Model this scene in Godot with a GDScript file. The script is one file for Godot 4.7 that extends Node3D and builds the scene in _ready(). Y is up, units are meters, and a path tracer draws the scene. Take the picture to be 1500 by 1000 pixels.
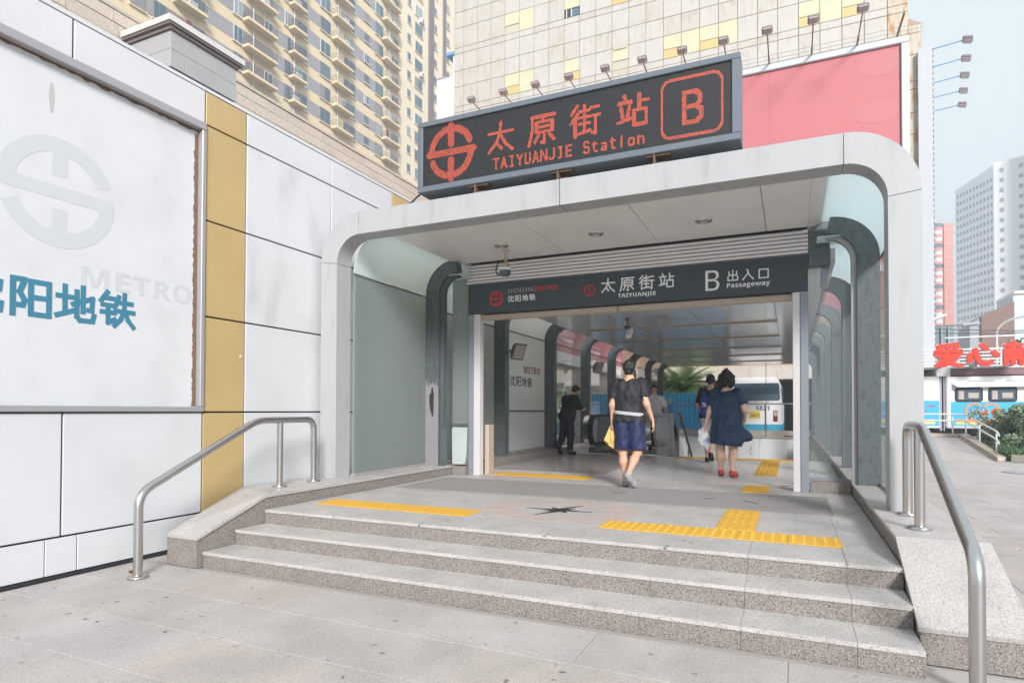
extends Node3D

var used := {}
var gpos := {}
var mats := {}
var rng := RandomNumberGenerator.new()
var boxes := {}

func _ready() -> void:
	rng.seed = 77
	setup_view()
	make_materials()
	build_ground()
	build_metro_wall()
	build_steps()
	build_entrance()
	build_signs()
	build_fixtures()
	build_escalator()
	build_backdrop()
	build_towers()
	build_far_end()
	build_right_side()
	build_handrails()
	build_floor_items()
	build_people()

func setup_view() -> void:
	var f := 903.75
	var cam := Camera3D.new()
	cam.name = "camera"
	cam.projection = Camera3D.PROJECTION_FRUSTUM
	cam.near = 0.1
	cam.far = 1500.0
	cam.size = 1000.0 / f * 0.1
	cam.frustum_offset = Vector2(0, (586.26 - 500.0) / f * 0.1)
	cam.position = Vector3(0, 1.52, 0)
	cam.basis = Basis(Vector3.UP, deg_to_rad(24.46)) * Basis(Vector3.RIGHT, deg_to_rad(0.94)) * Basis(Vector3.BACK, deg_to_rad(0.15))
	add_child(cam)
	cam.current = true
	var env := Environment.new()
	env.background_mode = Environment.BG_SKY
	var sm := ProceduralSkyMaterial.new()
	sm.sky_top_color = Color(0.865, 0.905, 0.925)
	sm.sky_horizon_color = Color(0.935, 0.95, 0.955)
	sm.sky_curve = 0.16
	sm.ground_horizon_color = Color(0.80, 0.82, 0.83)
	sm.ground_bottom_color = Color(0.5, 0.49, 0.47)
	sm.sky_energy_multiplier = 0.56
	sm.sun_angle_max = 30.0
	var sky := Sky.new()
	sky.sky_material = sm
	env.sky = sky
	env.tonemap_mode = Environment.TONE_MAPPER_LINEAR
	env.tonemap_exposure = 4.5
	env.sdfgi_enabled = true
	env.ssao_enabled = true
	env.ssil_enabled = true
	env.fog_enabled = true
	env.fog_light_color = Color(0.86, 0.91, 0.96)
	env.fog_density = 0.0022
	var we := WorldEnvironment.new()
	we.name = "world_environment"
	we.environment = env
	add_child(we)
	var sun := DirectionalLight3D.new()
	sun.name = "sun"
	sun.light_energy = 0.5
	sun.light_color = Color(1.0, 0.985, 0.985)
	sun.light_angular_distance = 16.0
	sun.shadow_enabled = true
	sun.basis = Basis.looking_at(Vector3(-0.46, -0.43, -0.70).normalized(), Vector3.UP)
	add_child(sun)

# ------------------------------------------------------------------ helpers
func lin(r: float, g: float, b: float) -> Color:
	return Color(r, g, b).linear_to_srgb()

func numbered(s: String) -> String:
	used[s] = used.get(s, 0) + 1
	return s if used[s] == 1 else "%s_%03d" % [s, used[s] - 1]

func tag(o: Node, label: String, category: String, group := "", kind := "") -> Node:
	if label: o.set_meta("label", label)
	if category: o.set_meta("category", category)
	if group: o.set_meta("group", group)
	if kind: o.set_meta("kind", kind)
	return o

func thing(called: String, label: String, category: String, at := Vector3.ZERO, group := "", kind := "") -> Node3D:
	var o := Node3D.new()
	o.name = numbered(called)
	o.position = at
	add_child(o)
	gpos[o] = at
	tag(o, label, category, group, kind)
	return o

func mesh_of(x: Variant) -> Mesh:
	if x is SurfaceTool:
		x.generate_normals()
		return x.commit()
	return x

# a part given in world coordinates
func wp(parent: Node3D, called: String, x: Variant, m: Material) -> MeshInstance3D:
	var o := MeshInstance3D.new()
	o.name = called
	o.mesh = mesh_of(x)
	o.material_override = m
	o.position = -gpos[parent]
	parent.add_child(o, true)
	gpos[o] = Vector3.ZERO
	return o

# a part whose mesh is centred on its own origin
func pp(parent: Node3D, called: String, x: Variant, m: Material, at: Vector3, b := Basis.IDENTITY) -> MeshInstance3D:
	var o := MeshInstance3D.new()
	o.name = called
	o.mesh = mesh_of(x)
	o.material_override = m
	o.transform = Transform3D(b, at - gpos[parent])
	parent.add_child(o, true)
	gpos[o] = at
	return o

func copy_thing(o: Node3D, at: Vector3, label := "") -> Node3D:
	var c: Node3D = o.duplicate()
	var base := String(o.name)
	c.name = numbered(base)
	c.position = at
	add_child(c)
	gpos[c] = at
	if label: c.set_meta("label", label)
	return c

func S() -> SurfaceTool:
	var s := SurfaceTool.new()
	s.begin(Mesh.PRIMITIVE_TRIANGLES)
	s.set_smooth_group(-1)
	return s

func q4(s: SurfaceTool, a: Vector3, b: Vector3, c: Vector3, d: Vector3) -> void:
	for v in [a, c, b, a, d, c]:
		s.add_vertex(v)

func t3(s: SurfaceTool, a: Vector3, b: Vector3, c: Vector3) -> void:
	for v in [a, c, b]:
		s.add_vertex(v)

# quad turned away from a centre
func qo(s: SurfaceTool, a: Vector3, b: Vector3, c: Vector3, d: Vector3, o: Vector3) -> void:
	if (b - a).cross(c - a).dot((a + c) * 0.5 - o) < 0.0: q4(s, a, d, c, b)
	else: q4(s, a, b, c, d)

func to3(s: SurfaceTool, a: Vector3, b: Vector3, c: Vector3, o: Vector3) -> void:
	if (b - a).cross(c - a).dot((a + b + c) / 3.0 - o) < 0.0: t3(s, a, c, b)
	else: t3(s, a, b, c)

func bx(s: SurfaceTool, c: Vector3, size: Vector3, bev := 0.0, b := Basis.IDENTITY) -> void:
	var h := size * 0.5
	var P := func(v: Vector3) -> Vector3: return c + b * v
	var e := minf(bev, minf(h.x, minf(h.y, h.z)) * 0.9)
	for ax in 3:
		var u := (ax + 1) % 3
		var w := (ax + 2) % 3
		for sg in [-1.0, 1.0]:
			var k := []
			for st in [[-1, -1], [1, -1], [1, 1], [-1, 1]]:
				var v := Vector3.ZERO
				v[ax] = sg * h[ax]
				v[u] = st[0] * (h[u] - e)
				v[w] = st[1] * (h[w] - e)
				k.append(P.call(v))
			qo(s, k[0], k[1], k[2], k[3], c)
		if e > 0.0:
			for s1 in [-1.0, 1.0]:
				for s2 in [-1.0, 1.0]:
					var k := []
					for st in [[-1, 0], [1, 0], [1, 1], [-1, 1]]:
						var v := Vector3.ZERO
						v[ax] = st[0] * (h[ax] - e)
						v[u] = s1 * (h[u] - (e if st[1] == 0 else 0.0))
						v[w] = s2 * (h[w] - (0.0 if st[1] == 0 else e))
						k.append(P.call(v))
					qo(s, k[0], k[1], k[2], k[3], c)
	if e > 0.0:
		for sx in [-1.0, 1.0]:
			for sy in [-1.0, 1.0]:
				for sz in [-1.0, 1.0]:
					to3(s, P.call(Vector3(sx * h.x, sy * (h.y - e), sz * (h.z - e))), P.call(Vector3(sx * (h.x - e), sy * h.y, sz * (h.z - e))), P.call(Vector3(sx * (h.x - e), sy * (h.y - e), sz * h.z)), c)

func box_mesh(size: Vector3, bev := 0.0) -> Mesh:
	var key := "%.4f %.4f %.4f %.4f" % [size.x, size.y, size.z, bev]
	if not boxes.has(key):
		var s := S()
		bx(s, Vector3.ZERO, size, bev)
		boxes[key] = mesh_of(s)
	return boxes[key]

# box from corner to corner, as a part
func bp(parent: Node3D, called: String, a: Vector3, b: Vector3, m: Material, bev := 0.0) -> MeshInstance3D:
	return pp(parent, called, box_mesh((b - a).abs(), bev), m, (a + b) * 0.5)

func b2(s: SurfaceTool, a: Vector3, b: Vector3, bev := 0.0) -> void:
	bx(s, (a + b) * 0.5, (b - a).abs(), bev)

# extrude a polygon lying in (x, y) of t from z0 to z1
func prism(s: SurfaceTool, poly: PackedVector2Array, z0: float, z1: float, t := Transform3D.IDENTITY) -> void:
	if Geometry2D.is_polygon_clockwise(poly):
		poly = poly.duplicate()
		poly.reverse()
	var ix := Geometry2D.triangulate_polygon(poly)
	for i in range(0, ix.size(), 3):
		var a := poly[ix[i]]
		var b := poly[ix[i + 1]]
		var c := poly[ix[i + 2]]
		if (b - a).cross(c - a) < 0.0:
			var w := b
			b = c
			c = w
		t3(s, t * Vector3(a.x, a.y, z1), t * Vector3(b.x, b.y, z1), t * Vector3(c.x, c.y, z1))
		t3(s, t * Vector3(a.x, a.y, z0), t * Vector3(c.x, c.y, z0), t * Vector3(b.x, b.y, z0))
	for i in poly.size():
		var a := poly[i]
		var b := poly[(i + 1) % poly.size()]
		q4(s, t * Vector3(a.x, a.y, z0), t * Vector3(b.x, b.y, z0), t * Vector3(b.x, b.y, z1), t * Vector3(a.x, a.y, z1))

func tube(s: SurfaceTool, pts: Array, r: float, n := 12, caps := true) -> void:
	var rings := []
	var nrm := Vector3.ZERO
	for i in pts.size():
		var p: Vector3 = pts[i]
		var din: Vector3 = (p - pts[i - 1]).normalized() if i > 0 else (pts[1] - p).normalized()
		var dout: Vector3 = (pts[i + 1] - p).normalized() if i < pts.size() - 1 else din
		var tg := (din + dout).normalized()
		if nrm == Vector3.ZERO:
			nrm = tg.cross(Vector3.UP if absf(tg.y) < 0.9 else Vector3.RIGHT).normalized()
		nrm = (nrm - tg * nrm.dot(tg)).normalized()
		var bn := tg.cross(nrm)
		var ring := []
		var bend := (dout - din)
		var sc := 1.0 / maxf(0.5, tg.dot(din))
		for k in n:
			var a := TAU * k / n
			var v := nrm * cos(a) + bn * sin(a)
			if bend.length() > 0.01:
				var bd := bend.normalized()
				v += bd * v.dot(bd) * (sc - 1.0)
			ring.append(p + v * r)
		rings.append(ring)
	s.set_smooth_group(0)
	for i in rings.size() - 1:
		var mid: Vector3 = (pts[i] + pts[i + 1]) * 0.5
		for k in n:
			qo(s, rings[i][k], rings[i][(k + 1) % n], rings[i + 1][(k + 1) % n], rings[i + 1][k], mid)
	s.set_smooth_group(-1)
	if caps:
		for e in [0, rings.size() - 1]:
			var inside: Vector3 = pts[1] if e == 0 else pts[pts.size() - 2]
			for k in range(1, n - 1):
				to3(s, rings[e][0], rings[e][k], rings[e][k + 1], inside)

# round the corners of a path
func rounded(pts: Array, r: float, n := 6) -> Array:
	var out := [pts[0]]
	for i in range(1, pts.size() - 1):
		var p: Vector3 = pts[i]
		var a: Vector3 = (pts[i - 1] - p)
		var b: Vector3 = (pts[i + 1] - p)
		var l := minf(r, minf(a.length(), b.length()) * 0.48)
		var p0 := p + a.normalized() * l
		var p1 := p + b.normalized() * l
		for k in n + 1:
			var t := float(k) / n
			out.append(p0.lerp(p, t).lerp(p.lerp(p1, t), t))
	out.append(pts[pts.size() - 1])
	return out

func lathe(s: SurfaceTool, prof: Array, n := 20, t := Transform3D.IDENTITY, smooth := true) -> void:
	s.set_smooth_group(0 if smooth else -1)
	for i in prof.size() - 1:
		var p: Vector2 = prof[i]
		var r: Vector2 = prof[i + 1]
		for k in n:
			var a := TAU * k / n
			var b := TAU * (k + 1) / n
			var v0 := Vector3(cos(a) * p.x, p.y, sin(a) * p.x)
			var v1 := Vector3(cos(b) * p.x, p.y, sin(b) * p.x)
			var v2 := Vector3(cos(b) * r.x, r.y, sin(b) * r.x)
			var v3 := Vector3(cos(a) * r.x, r.y, sin(a) * r.x)
			if r.x > 0.0: t3(s, t * v0, t * v3, t * v2)
			if p.x > 0.0: t3(s, t * v0, t * v2, t * v1)
	s.set_smooth_group(-1)

# points of a rounded portal: up the left side, over the top, down the right side
func arch_pts(x0: float, x1: float, yb: float, yt: float, r: float, n := 8) -> Array:
	var o := [Vector2(x0, yb)]
	for k in n + 1:
		var a := PI - PI / 2 * k / n
		o.append(Vector2(x0 + r + cos(a) * r, yt - r + sin(a) * r))
	for k in n + 1:
		var a := PI / 2 - PI / 2 * k / n
		o.append(Vector2(x1 - r + cos(a) * r, yt - r + sin(a) * r))
	o.append(Vector2(x1, yb))
	return o

# solid between two matched paths from z0 to z1 (z1 nearer the viewer)
func band(s: SurfaceTool, po: Array, pi: Array, z0: float, z1: float, smooth := true) -> void:
	for i in po.size() - 1:
		var a: Vector2 = po[i]
		var b: Vector2 = po[i + 1]
		var c: Vector2 = pi[i + 1]
		var d: Vector2 = pi[i]
		var o := Vector3((a.x + b.x + c.x + d.x) / 4, (a.y + b.y + c.y + d.y) / 4, (z0 + z1) / 2)
		s.set_smooth_group(-1)
		qo(s, Vector3(a.x, a.y, z1), Vector3(b.x, b.y, z1), Vector3(c.x, c.y, z1), Vector3(d.x, d.y, z1), o)
		qo(s, Vector3(a.x, a.y, z0), Vector3(b.x, b.y, z0), Vector3(c.x, c.y, z0), Vector3(d.x, d.y, z0), o)
		s.set_smooth_group(1 if smooth else -1)
		qo(s, Vector3(a.x, a.y, z0), Vector3(b.x, b.y, z0), Vector3(b.x, b.y, z1), Vector3(a.x, a.y, z1), o)
		s.set_smooth_group(2 if smooth else -1)
		qo(s, Vector3(d.x, d.y, z0), Vector3(c.x, c.y, z0), Vector3(c.x, c.y, z1), Vector3(d.x, d.y, z1), o)
	s.set_smooth_group(-1)
	for e in [0, po.size() - 1]:
		var a: Vector2 = po[e]
		var d: Vector2 = pi[e]
		var w: Vector2 = po[1] if e == 0 else po[po.size() - 2]
		qo(s, Vector3(a.x, a.y, z0), Vector3(d.x, d.y, z0), Vector3(d.x, d.y, z1), Vector3(a.x, a.y, z1), Vector3(w.x, w.y, (z0 + z1) / 2))

# ------------------------------------------------------------------ lettering
const GLYPH := {
	"tai": "0.5,3.3 9.5,3.3|5,0.3 4.8,3.3 3.6,6.3 0.6,9.6|5,4 6.6,7 9.5,9.6|4,7.2 5.3,8.7",
	"yuan": "1.2,1 9.6,1|1.5,1 1.4,5.5 0.3,9.7|5.6,1.2 5,2.6|3,2.7 8.7,2.7 8.7,6 3,6 3,2.7|3,4.35 8.7,4.35|5.8,6 5.8,9.5 4.8,9.2|3.8,6.9 2.4,9|7.6,6.9 9.3,8.9",
	"jie": "2.4,0.3 0.4,2.6|2.7,2.6 0.3,5.4|1.7,4.4 1.7,9.7|3.1,2 6.4,2|4.75,0.4 4.75,4|2.9,4 6.6,4|3.1,6 6.4,6|4.75,4.6 4.75,8.6|2.9,9 6.7,8.3|7,1.4 9.6,1.4|6.8,4 9.8,4|8.5,4 8.5,9.6 7.4,9.2",
	"zhan": "2.3,0.3 2.8,1.8|0.4,2.3 4.6,2.3|1.2,3.6 1.8,7|3.9,3.5 3.1,7|0.3,8 4.7,7.2|7,0.4 7,4.8|7,2.5 9.7,2.5|5.3,4.9 9.2,4.9 9.2,9.3 5.3,9.3 5.3,4.9",
	"shen": "1,0.8 2.2,2|0.4,3.6 1.7,4.8|0.4,9 2.3,6|3.4,4.3 3.4,2.3 9.4,2.3 9.2,4.2|6.3,0.4 6.2,4.5 5.2,7.3 2.8,9.6|6.6,4.5 6.6,8.5 7.2,9.2 9.4,9.2 9.6,7.4",
	"yang": "1,0.8 1,9.7|1,0.8 3.6,0.8 2.5,4 3.6,6 3.2,7.3 1.8,7.3|5,1 9.2,1 9.2,9.3 5,9.3 5,1|5,5 9.2,5",
	"di": "0.4,3.4 4,3.4|2.2,0.6 2.2,7.8|0.2,8.6 4.2,7|4.2,5.2 9.3,3 9.1,6.4 8.2,6.3|6.8,0.3 6.8,7|5.2,1.6 5.2,8.4 6,9.3 9.3,9.3 9.7,7.6",
	"tie": "2.2,0.3 0.4,3|1.4,2 4.2,2|0.8,4 4.2,4|0.6,6 4.3,6|2.4,4 2.4,8.9 4.3,7.8|5.4,1.2 4.6,3.6|5.2,2.8 9.2,2.8|4.4,5.3 9.8,5.3|7.1,0.4 7,5.3 6,7.6 4.2,9.6|7.3,5.5 8.2,7.7 9.8,9.6",
	"chu": "5,0.4 5,9.2|1.8,1.4 1.8,4.6 8.2,4.6|8.2,1.4 8.2,4.6|1,5.8 1,9.2 9,9.2|9,5.8 9,9.2",
	"ru": "3.8,0.6 5,1.6 4.8,4 0.6,9.5|5,2.6 6.4,6 9.5,9.5",
	"kou": "1.4,1.5 8.6,1.5 8.6,9 1.4,9 1.4,1.5",
	"ai": "8.2,0.3 1.5,1.2|1.8,1.8 2.6,2.9|4.6,1.5 5.2,2.7|8,1.4 7,2.9|0.6,4.8 0.8,3.4 9.4,3.4 9.1,4.8|1.5,5.4 8.6,5.2|4.4,4 3.4,7 0.8,9.7|3.5,6.8 7.8,6.6 5.8,8.6 2.6,9.8|3.9,7.2 6.4,9 9.5,9.8",
	"xin": "1.0,5.2 0.7,7.8|2.7,3.2 3.5,7.4 5,9 7.0,9.2 7.8,8.4|5.0,1.2 6.3,2.7|9.0,4.4 9.9,5.8",
	"xian": "0.6,1.7 5.6,1.7|3.1,0.3 3.1,3.4|0.7,9.6 0.7,3.6 5.5,3.6 5.5,9.4|2.1,4.5 2.5,5.4|4.2,4.5 3.7,5.4|1.6,5.9 4.7,5.9|1.6,7.2 4.7,7.2|3.1,5.9 3.1,9.4|5.9,3.4 9.8,3.4|7.8,0.4 7.7,4 7,6.6 5.9,9.6|7.9,4 8.6,7 9.8,9.5|8.7,0.9 9.4,2",
	"yong": "1.8,1 1.7,6 0.6,9.6|1.8,1 8.6,1 8.6,9.4 7.6,9.2|1.8,3.8 8.6,3.8|1.8,6.4 8.6,6.4|5.2,1 5.2,9.5",
	"T": "0,0.5 7,0.5|3.5,0.5 3.5,10", "A": "0,10 3.5,0.3 7,10|1.4,6.6 5.6,6.6", "I": "3.5,0.3 3.5,10|1.5,0.3 5.5,0.3|1.5,9.7 5.5,9.7", "Y": "0,0.3 3.5,5 7,0.3|3.5,5 3.5,10",
	"U": "0.4,0.3 0.4,8 2,9.6 5,9.6 6.6,8 6.6,0.3", "N": "0.4,10 0.4,0.3 6.6,9.7 6.6,0.3", "J": "5.5,0.3 5.5,8 4,9.7 1.5,9.7 0.3,8", "E": "6.6,0.4 0.5,0.4 0.5,9.7 6.6,9.7|0.5,5 5.5,5",
	"S": "6.6,1.8 5,0.4 2,0.4 0.5,1.8 0.5,3.4 2,4.8 5,5 6.6,6.5 6.6,8.2 5,9.7 2,9.7 0.4,8.2", "t": "2.5,1.5 2.5,8.6 3.5,9.7 5.5,9.7|0.5,3.6 5.5,3.6", "a": "1,4.2 5,4 5.8,5 5.8,9.8|5.8,6.6 1.6,6.8 0.6,8.2 1.6,9.7 5.8,8.8",
	"i": "3,3.6 3,9.8|3,0.8 3,1.6", "o": "2,3.8 5,3.8 6.4,5.4 6.4,8 5,9.7 2,9.7 0.6,8 0.6,5.4 2,3.8", "n": "0.6,3.4 0.6,9.8|0.6,5 2.4,3.8 5,3.8 6,5 6,9.8",
	"B": "0.8,0.4 0.8,9.7|0.8,0.4 4.8,0.4 6.2,1.6 6.2,3.6 4.8,4.8 0.8,4.8|4.8,4.8 6.6,6.2 6.6,8.4 5,9.7 0.8,9.7",
}

func strokes(g: String) -> Array:
	var out := []
	for st in GLYPH[g].split("|"):
		var line := []
		for p in st.split(" "):
			var c: PackedStringArray = p.split(",")
			line.append(Vector2(float(c[0]), float(c[1])))
		out.append(line)
	return out

# the round mark: an upper arc tied to the bar at the left, a lower arc tied to it at the right, two short posts. Unit circle, y down, as [points, width]
func mark_lines() -> Array:
	var out := []
	var up := []
	for k in 25:
		var a := deg_to_rad(lerpf(188.0, 338.0, k / 24.0))
		up.append(Vector2(cos(a), sin(a)) * 0.87)
	var dn := []
	for k in 25:
		var a := deg_to_rad(lerpf(8.0, 158.0, k / 24.0))
		dn.append(Vector2(cos(a), sin(a)) * 0.87)
	out.append([up, 0.28])
	out.append([dn, 0.28])
	out.append([[Vector2(-0.98, 0.0), Vector2(0.98, 0.0)], 0.24])
	out.append([[Vector2(0, -0.98), Vector2(0, -0.3)], 0.26])
	out.append([[Vector2(0, 0.3), Vector2(0, 0.98)], 0.26])
	return out

# flat strokes as thin raised bars; t maps (x right, y up, z out)
func ink(s: SurfaceTool, lines: Array, w: float, depth: float, t: Transform3D, endcap := true) -> void:
	var lift := 0.0
	for l in lines:
		for i in l.size() - 1:
			var a: Vector2 = l[i]
			var b: Vector2 = l[i + 1]
			var d := (b - a).normalized()
			var n := Vector2(-d.y, d.x) * w * 0.5
			if endcap:
				a -= d * w * 0.42
				b += d * w * 0.42
			lift += depth * 0.02
			var z := depth + lift
			var P := [a + n, b + n, b - n, a - n]
			var f := []
			var g := []
			for p in P:
				f.append(t * Vector3(p.x, p.y, z))
				g.append(t * Vector3(p.x, p.y, 0.0))
			var o: Vector3 = (f[0] + f[2] + g[0] + g[2]) * 0.25
			qo(s, f[0], f[1], f[2], f[3], o)
			for k in 4:
				qo(s, f[k], f[(k + 1) % 4], g[(k + 1) % 4], g[k], o)

# glyph of height h, lower left corner at the origin of t
func glyph(s: SurfaceTool, g: String, h: float, w: float, depth: float, t: Transform3D, sx := 1.0) -> void:
	var lines := []
	for l in strokes(g):
		var o := []
		for p in l:
			o.append(Vector2(p.x * sx, 10.0 - p.y) * h * 0.1)
		lines.append(o)
	ink(s, lines, w, depth, t)

func mark(s: SurfaceTool, r: float, depth: float, t: Transform3D) -> void:
	for k in mark_lines().slice(0, 2).size():
		var l: Array = mark_lines()[k][0]
		var pl := PackedVector2Array()
		for p in l: pl.append(Vector2(p.x, -p.y) * r * 1.149)
		for i in l.size(): pl.append(Vector2(l[l.size() - 1 - i].x, -l[l.size() - 1 - i].y) * r * 0.828)
		prism(s, pl, 0.0, depth, t)
	for e in mark_lines().slice(2):
		var p: Vector2 = e[0][0] * r
		var q: Vector2 = e[0][1] * r
		var w: float = e[1] * r * 0.5
		var pl := PackedVector2Array([Vector2(minf(p.x, q.x), -maxf(p.y, q.y)) - (Vector2(w, 0) if p.x == q.x else Vector2(0, w)), Vector2(maxf(p.x, q.x), -minf(p.y, q.y)) + (Vector2(w, 0) if p.x == q.x else Vector2(0, w))])
		pl = PackedVector2Array([pl[0], Vector2(pl[1].x, pl[0].y), pl[1], Vector2(pl[0].x, pl[1].y)])
		prism(s, pl, 0.0, depth * (1.12 if p.x == q.x else 1.25), t)

# round ended strokes for bulky letters
func ink_round(s: SurfaceTool, lines: Array, w: float, depth: float, t: Transform3D) -> void:
	var lift := 0.0
	for l in lines:
		for i in l.size() - 1:
			var p: Vector2 = l[i]
			var q: Vector2 = l[i + 1]
			var an := (q - p).angle()
			var pl := PackedVector2Array()
			for k in 9: pl.append(q + Vector2.from_angle(an - PI / 2 + PI * k / 8.0) * w * 0.5)
			for k in 9: pl.append(p + Vector2.from_angle(an + PI / 2 + PI * k / 8.0) * w * 0.5)
			lift += 0.0012
			prism(s, pl, 0.0, depth + lift, t)

# words in a stock typeface, left edge at the start of t, cap height h, stretched to a width if one is given
func words(text: String, h: float, t: Transform3D, width := 0.0, bold := false, depth := 0.003) -> Mesh:
	var tm := TextMesh.new()
	var f := SystemFont.new()
	f.font_names = PackedStringArray(["Droid Sans"])
	f.font_weight = 700 if bold else 400
	tm.font = f
	tm.text = text
	tm.font_size = 64
	tm.pixel_size = 0.01
	tm.depth = 0.02
	tm.curve_step = 2.0
	tm.horizontal_alignment = HORIZONTAL_ALIGNMENT_LEFT
	var arr := tm.get_mesh_arrays()
	var vs: PackedVector3Array = arr[Mesh.ARRAY_VERTEX]
	var ns: PackedVector3Array = arr[Mesh.ARRAY_NORMAL]
	var bb := AABB(vs[0], Vector3.ZERO)
	for v in vs: bb = bb.expand(v)
	var cap := 0.01 * 64 * 0.714
	var k := h / cap
	var kx := k if width == 0.0 else width / bb.size.x
	for i in vs.size():
		var v := vs[i]
		vs[i] = t * Vector3((v.x - bb.position.x) * kx, (v.y - bb.position.y) * k, (v.z + 0.01) / 0.02 * depth)
		ns[i] = (t.basis * ns[i]).normalized()
	arr[Mesh.ARRAY_VERTEX] = vs
	arr[Mesh.ARRAY_NORMAL] = ns
	arr[Mesh.ARRAY_TANGENT] = null
	arr[Mesh.ARRAY_TEX_UV] = null
	arr[Mesh.ARRAY_TEX_UV2] = null
	var am := ArrayMesh.new()
	am.add_surface_from_arrays(Mesh.PRIMITIVE_TRIANGLES, arr)
	return am

# frames for lettering: on a face looking along +z, and on one looking along +x
func face_z(p: Vector3) -> Transform3D:
	return Transform3D(Basis.IDENTITY, p)

func face_x(p: Vector3) -> Transform3D:
	return Transform3D(Basis(Vector3(0, 0, -1), Vector3(0, 1, 0), Vector3(1, 0, 0)), p)

# ------------------------------------------------------------------ materials
func ramp(cols: Array, offs: Array, constant := false) -> Gradient:
	var g := Gradient.new()
	g.colors = PackedColorArray(cols)
	g.offsets = PackedFloat32Array(offs)
	if constant: g.interpolation_mode = Gradient.GRADIENT_INTERPOLATE_CONSTANT
	return g

func ntex(sd: int, freq: float, g: Gradient, cell := false, oct := 4, size := 512) -> NoiseTexture2D:
	var n := FastNoiseLite.new()
	n.seed = sd
	n.frequency = freq
	if cell:
		n.noise_type = FastNoiseLite.TYPE_CELLULAR
		n.cellular_return_type = FastNoiseLite.RETURN_CELL_VALUE
		n.cellular_jitter = 1.0
		n.fractal_type = FastNoiseLite.FRACTAL_NONE
	else:
		n.noise_type = FastNoiseLite.TYPE_SIMPLEX_SMOOTH
		n.fractal_octaves = oct
	var t := NoiseTexture2D.new()
	t.width = size
	t.height = size
	t.seamless = true
	t.generate_mipmaps = false
	t.noise = n
	t.color_ramp = g
	return t

func gr(v: float) -> Color:
	return Color(v, v, v)

func mt(key: String, col: Color, rough := 0.6, metal := 0.0, tex: Texture2D = null, metres := 1.0) -> StandardMaterial3D:
	var m := StandardMaterial3D.new()
	m.resource_name = key
	m.albedo_color = col
	m.roughness = rough
	m.metallic = metal
	if tex:
		m.albedo_texture = tex
		m.uv1_triplanar = true
		m.uv1_world_triplanar = true
		m.uv1_scale = Vector3.ONE / metres
	mats[key] = m
	return m

func worn(m: StandardMaterial3D, tex: Texture2D, scale: Vector3) -> void:
	m.detail_enabled = true
	m.detail_blend_mode = BaseMaterial3D.BLEND_MODE_MUL
	m.detail_albedo = tex
	m.detail_uv_layer = BaseMaterial3D.DETAIL_UV_2
	m.uv2_triplanar = true
	m.uv2_world_triplanar = true
	m.uv2_scale = scale

func relief(m: StandardMaterial3D, tex: Texture2D, cm: float) -> void:
	m.heightmap_enabled = true
	m.heightmap_texture = tex
	m.heightmap_scale = cm

func glass(key: String, col: Color, a: float, rough := 0.05) -> StandardMaterial3D:
	var m := mt(key, col, rough)
	m.albedo_color.a = a
	m.transparency = BaseMaterial3D.TRANSPARENCY_ALPHA
	return m

func spotted(sd: int, metres: float, count: int) -> ImageTexture:
	var n := FastNoiseLite.new()
	n.seed = sd
	n.frequency = 0.004
	n.fractal_octaves = 5
	var im := n.get_seamless_image(1024, 1024)
	im.convert(Image.FORMAT_RGB8)
	im.adjust_bcs(1.0, 0.055, 1.0)
	im.adjust_bcs(1.87, 1.0, 1.0)
	var r := RandomNumberGenerator.new()
	r.seed = sd
	for i in count:
		var c := Vector2(r.randf(), r.randf()) * 1024.0
		var px := 1024.0 / metres
		var rx := px * r.randf_range(0.006, 0.027)
		var ry := rx * r.randf_range(0.35, 0.8)
		var k := r.randf_range(0.58, 0.92)
		var an := r.randf() * PI
		for y in range(int(-rx) - 2, int(rx) + 3):
			for x in range(int(-rx) - 2, int(rx) + 3):
				var v := Vector2(x, y).rotated(an)
				var d := Vector2(v.x / rx, v.y / ry).length()
				d += 0.4 * sin(x * 1.7 + i) * cos(y * 1.3)
				if d < 1.0:
					var ix := posmod(int(c.x) + x, 1024)
					var iy := posmod(int(c.y) + y, 1024)
					var o := im.get_pixel(ix, iy)
					var f := lerpf(1.0, k, clampf((1.0 - d) * 4.0, 0.0, 1.0))
					im.set_pixel(ix, iy, Color(o.r * f, o.g * f * 0.995, o.b * f * 0.985))
	return ImageTexture.create_from_image(im)

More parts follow.
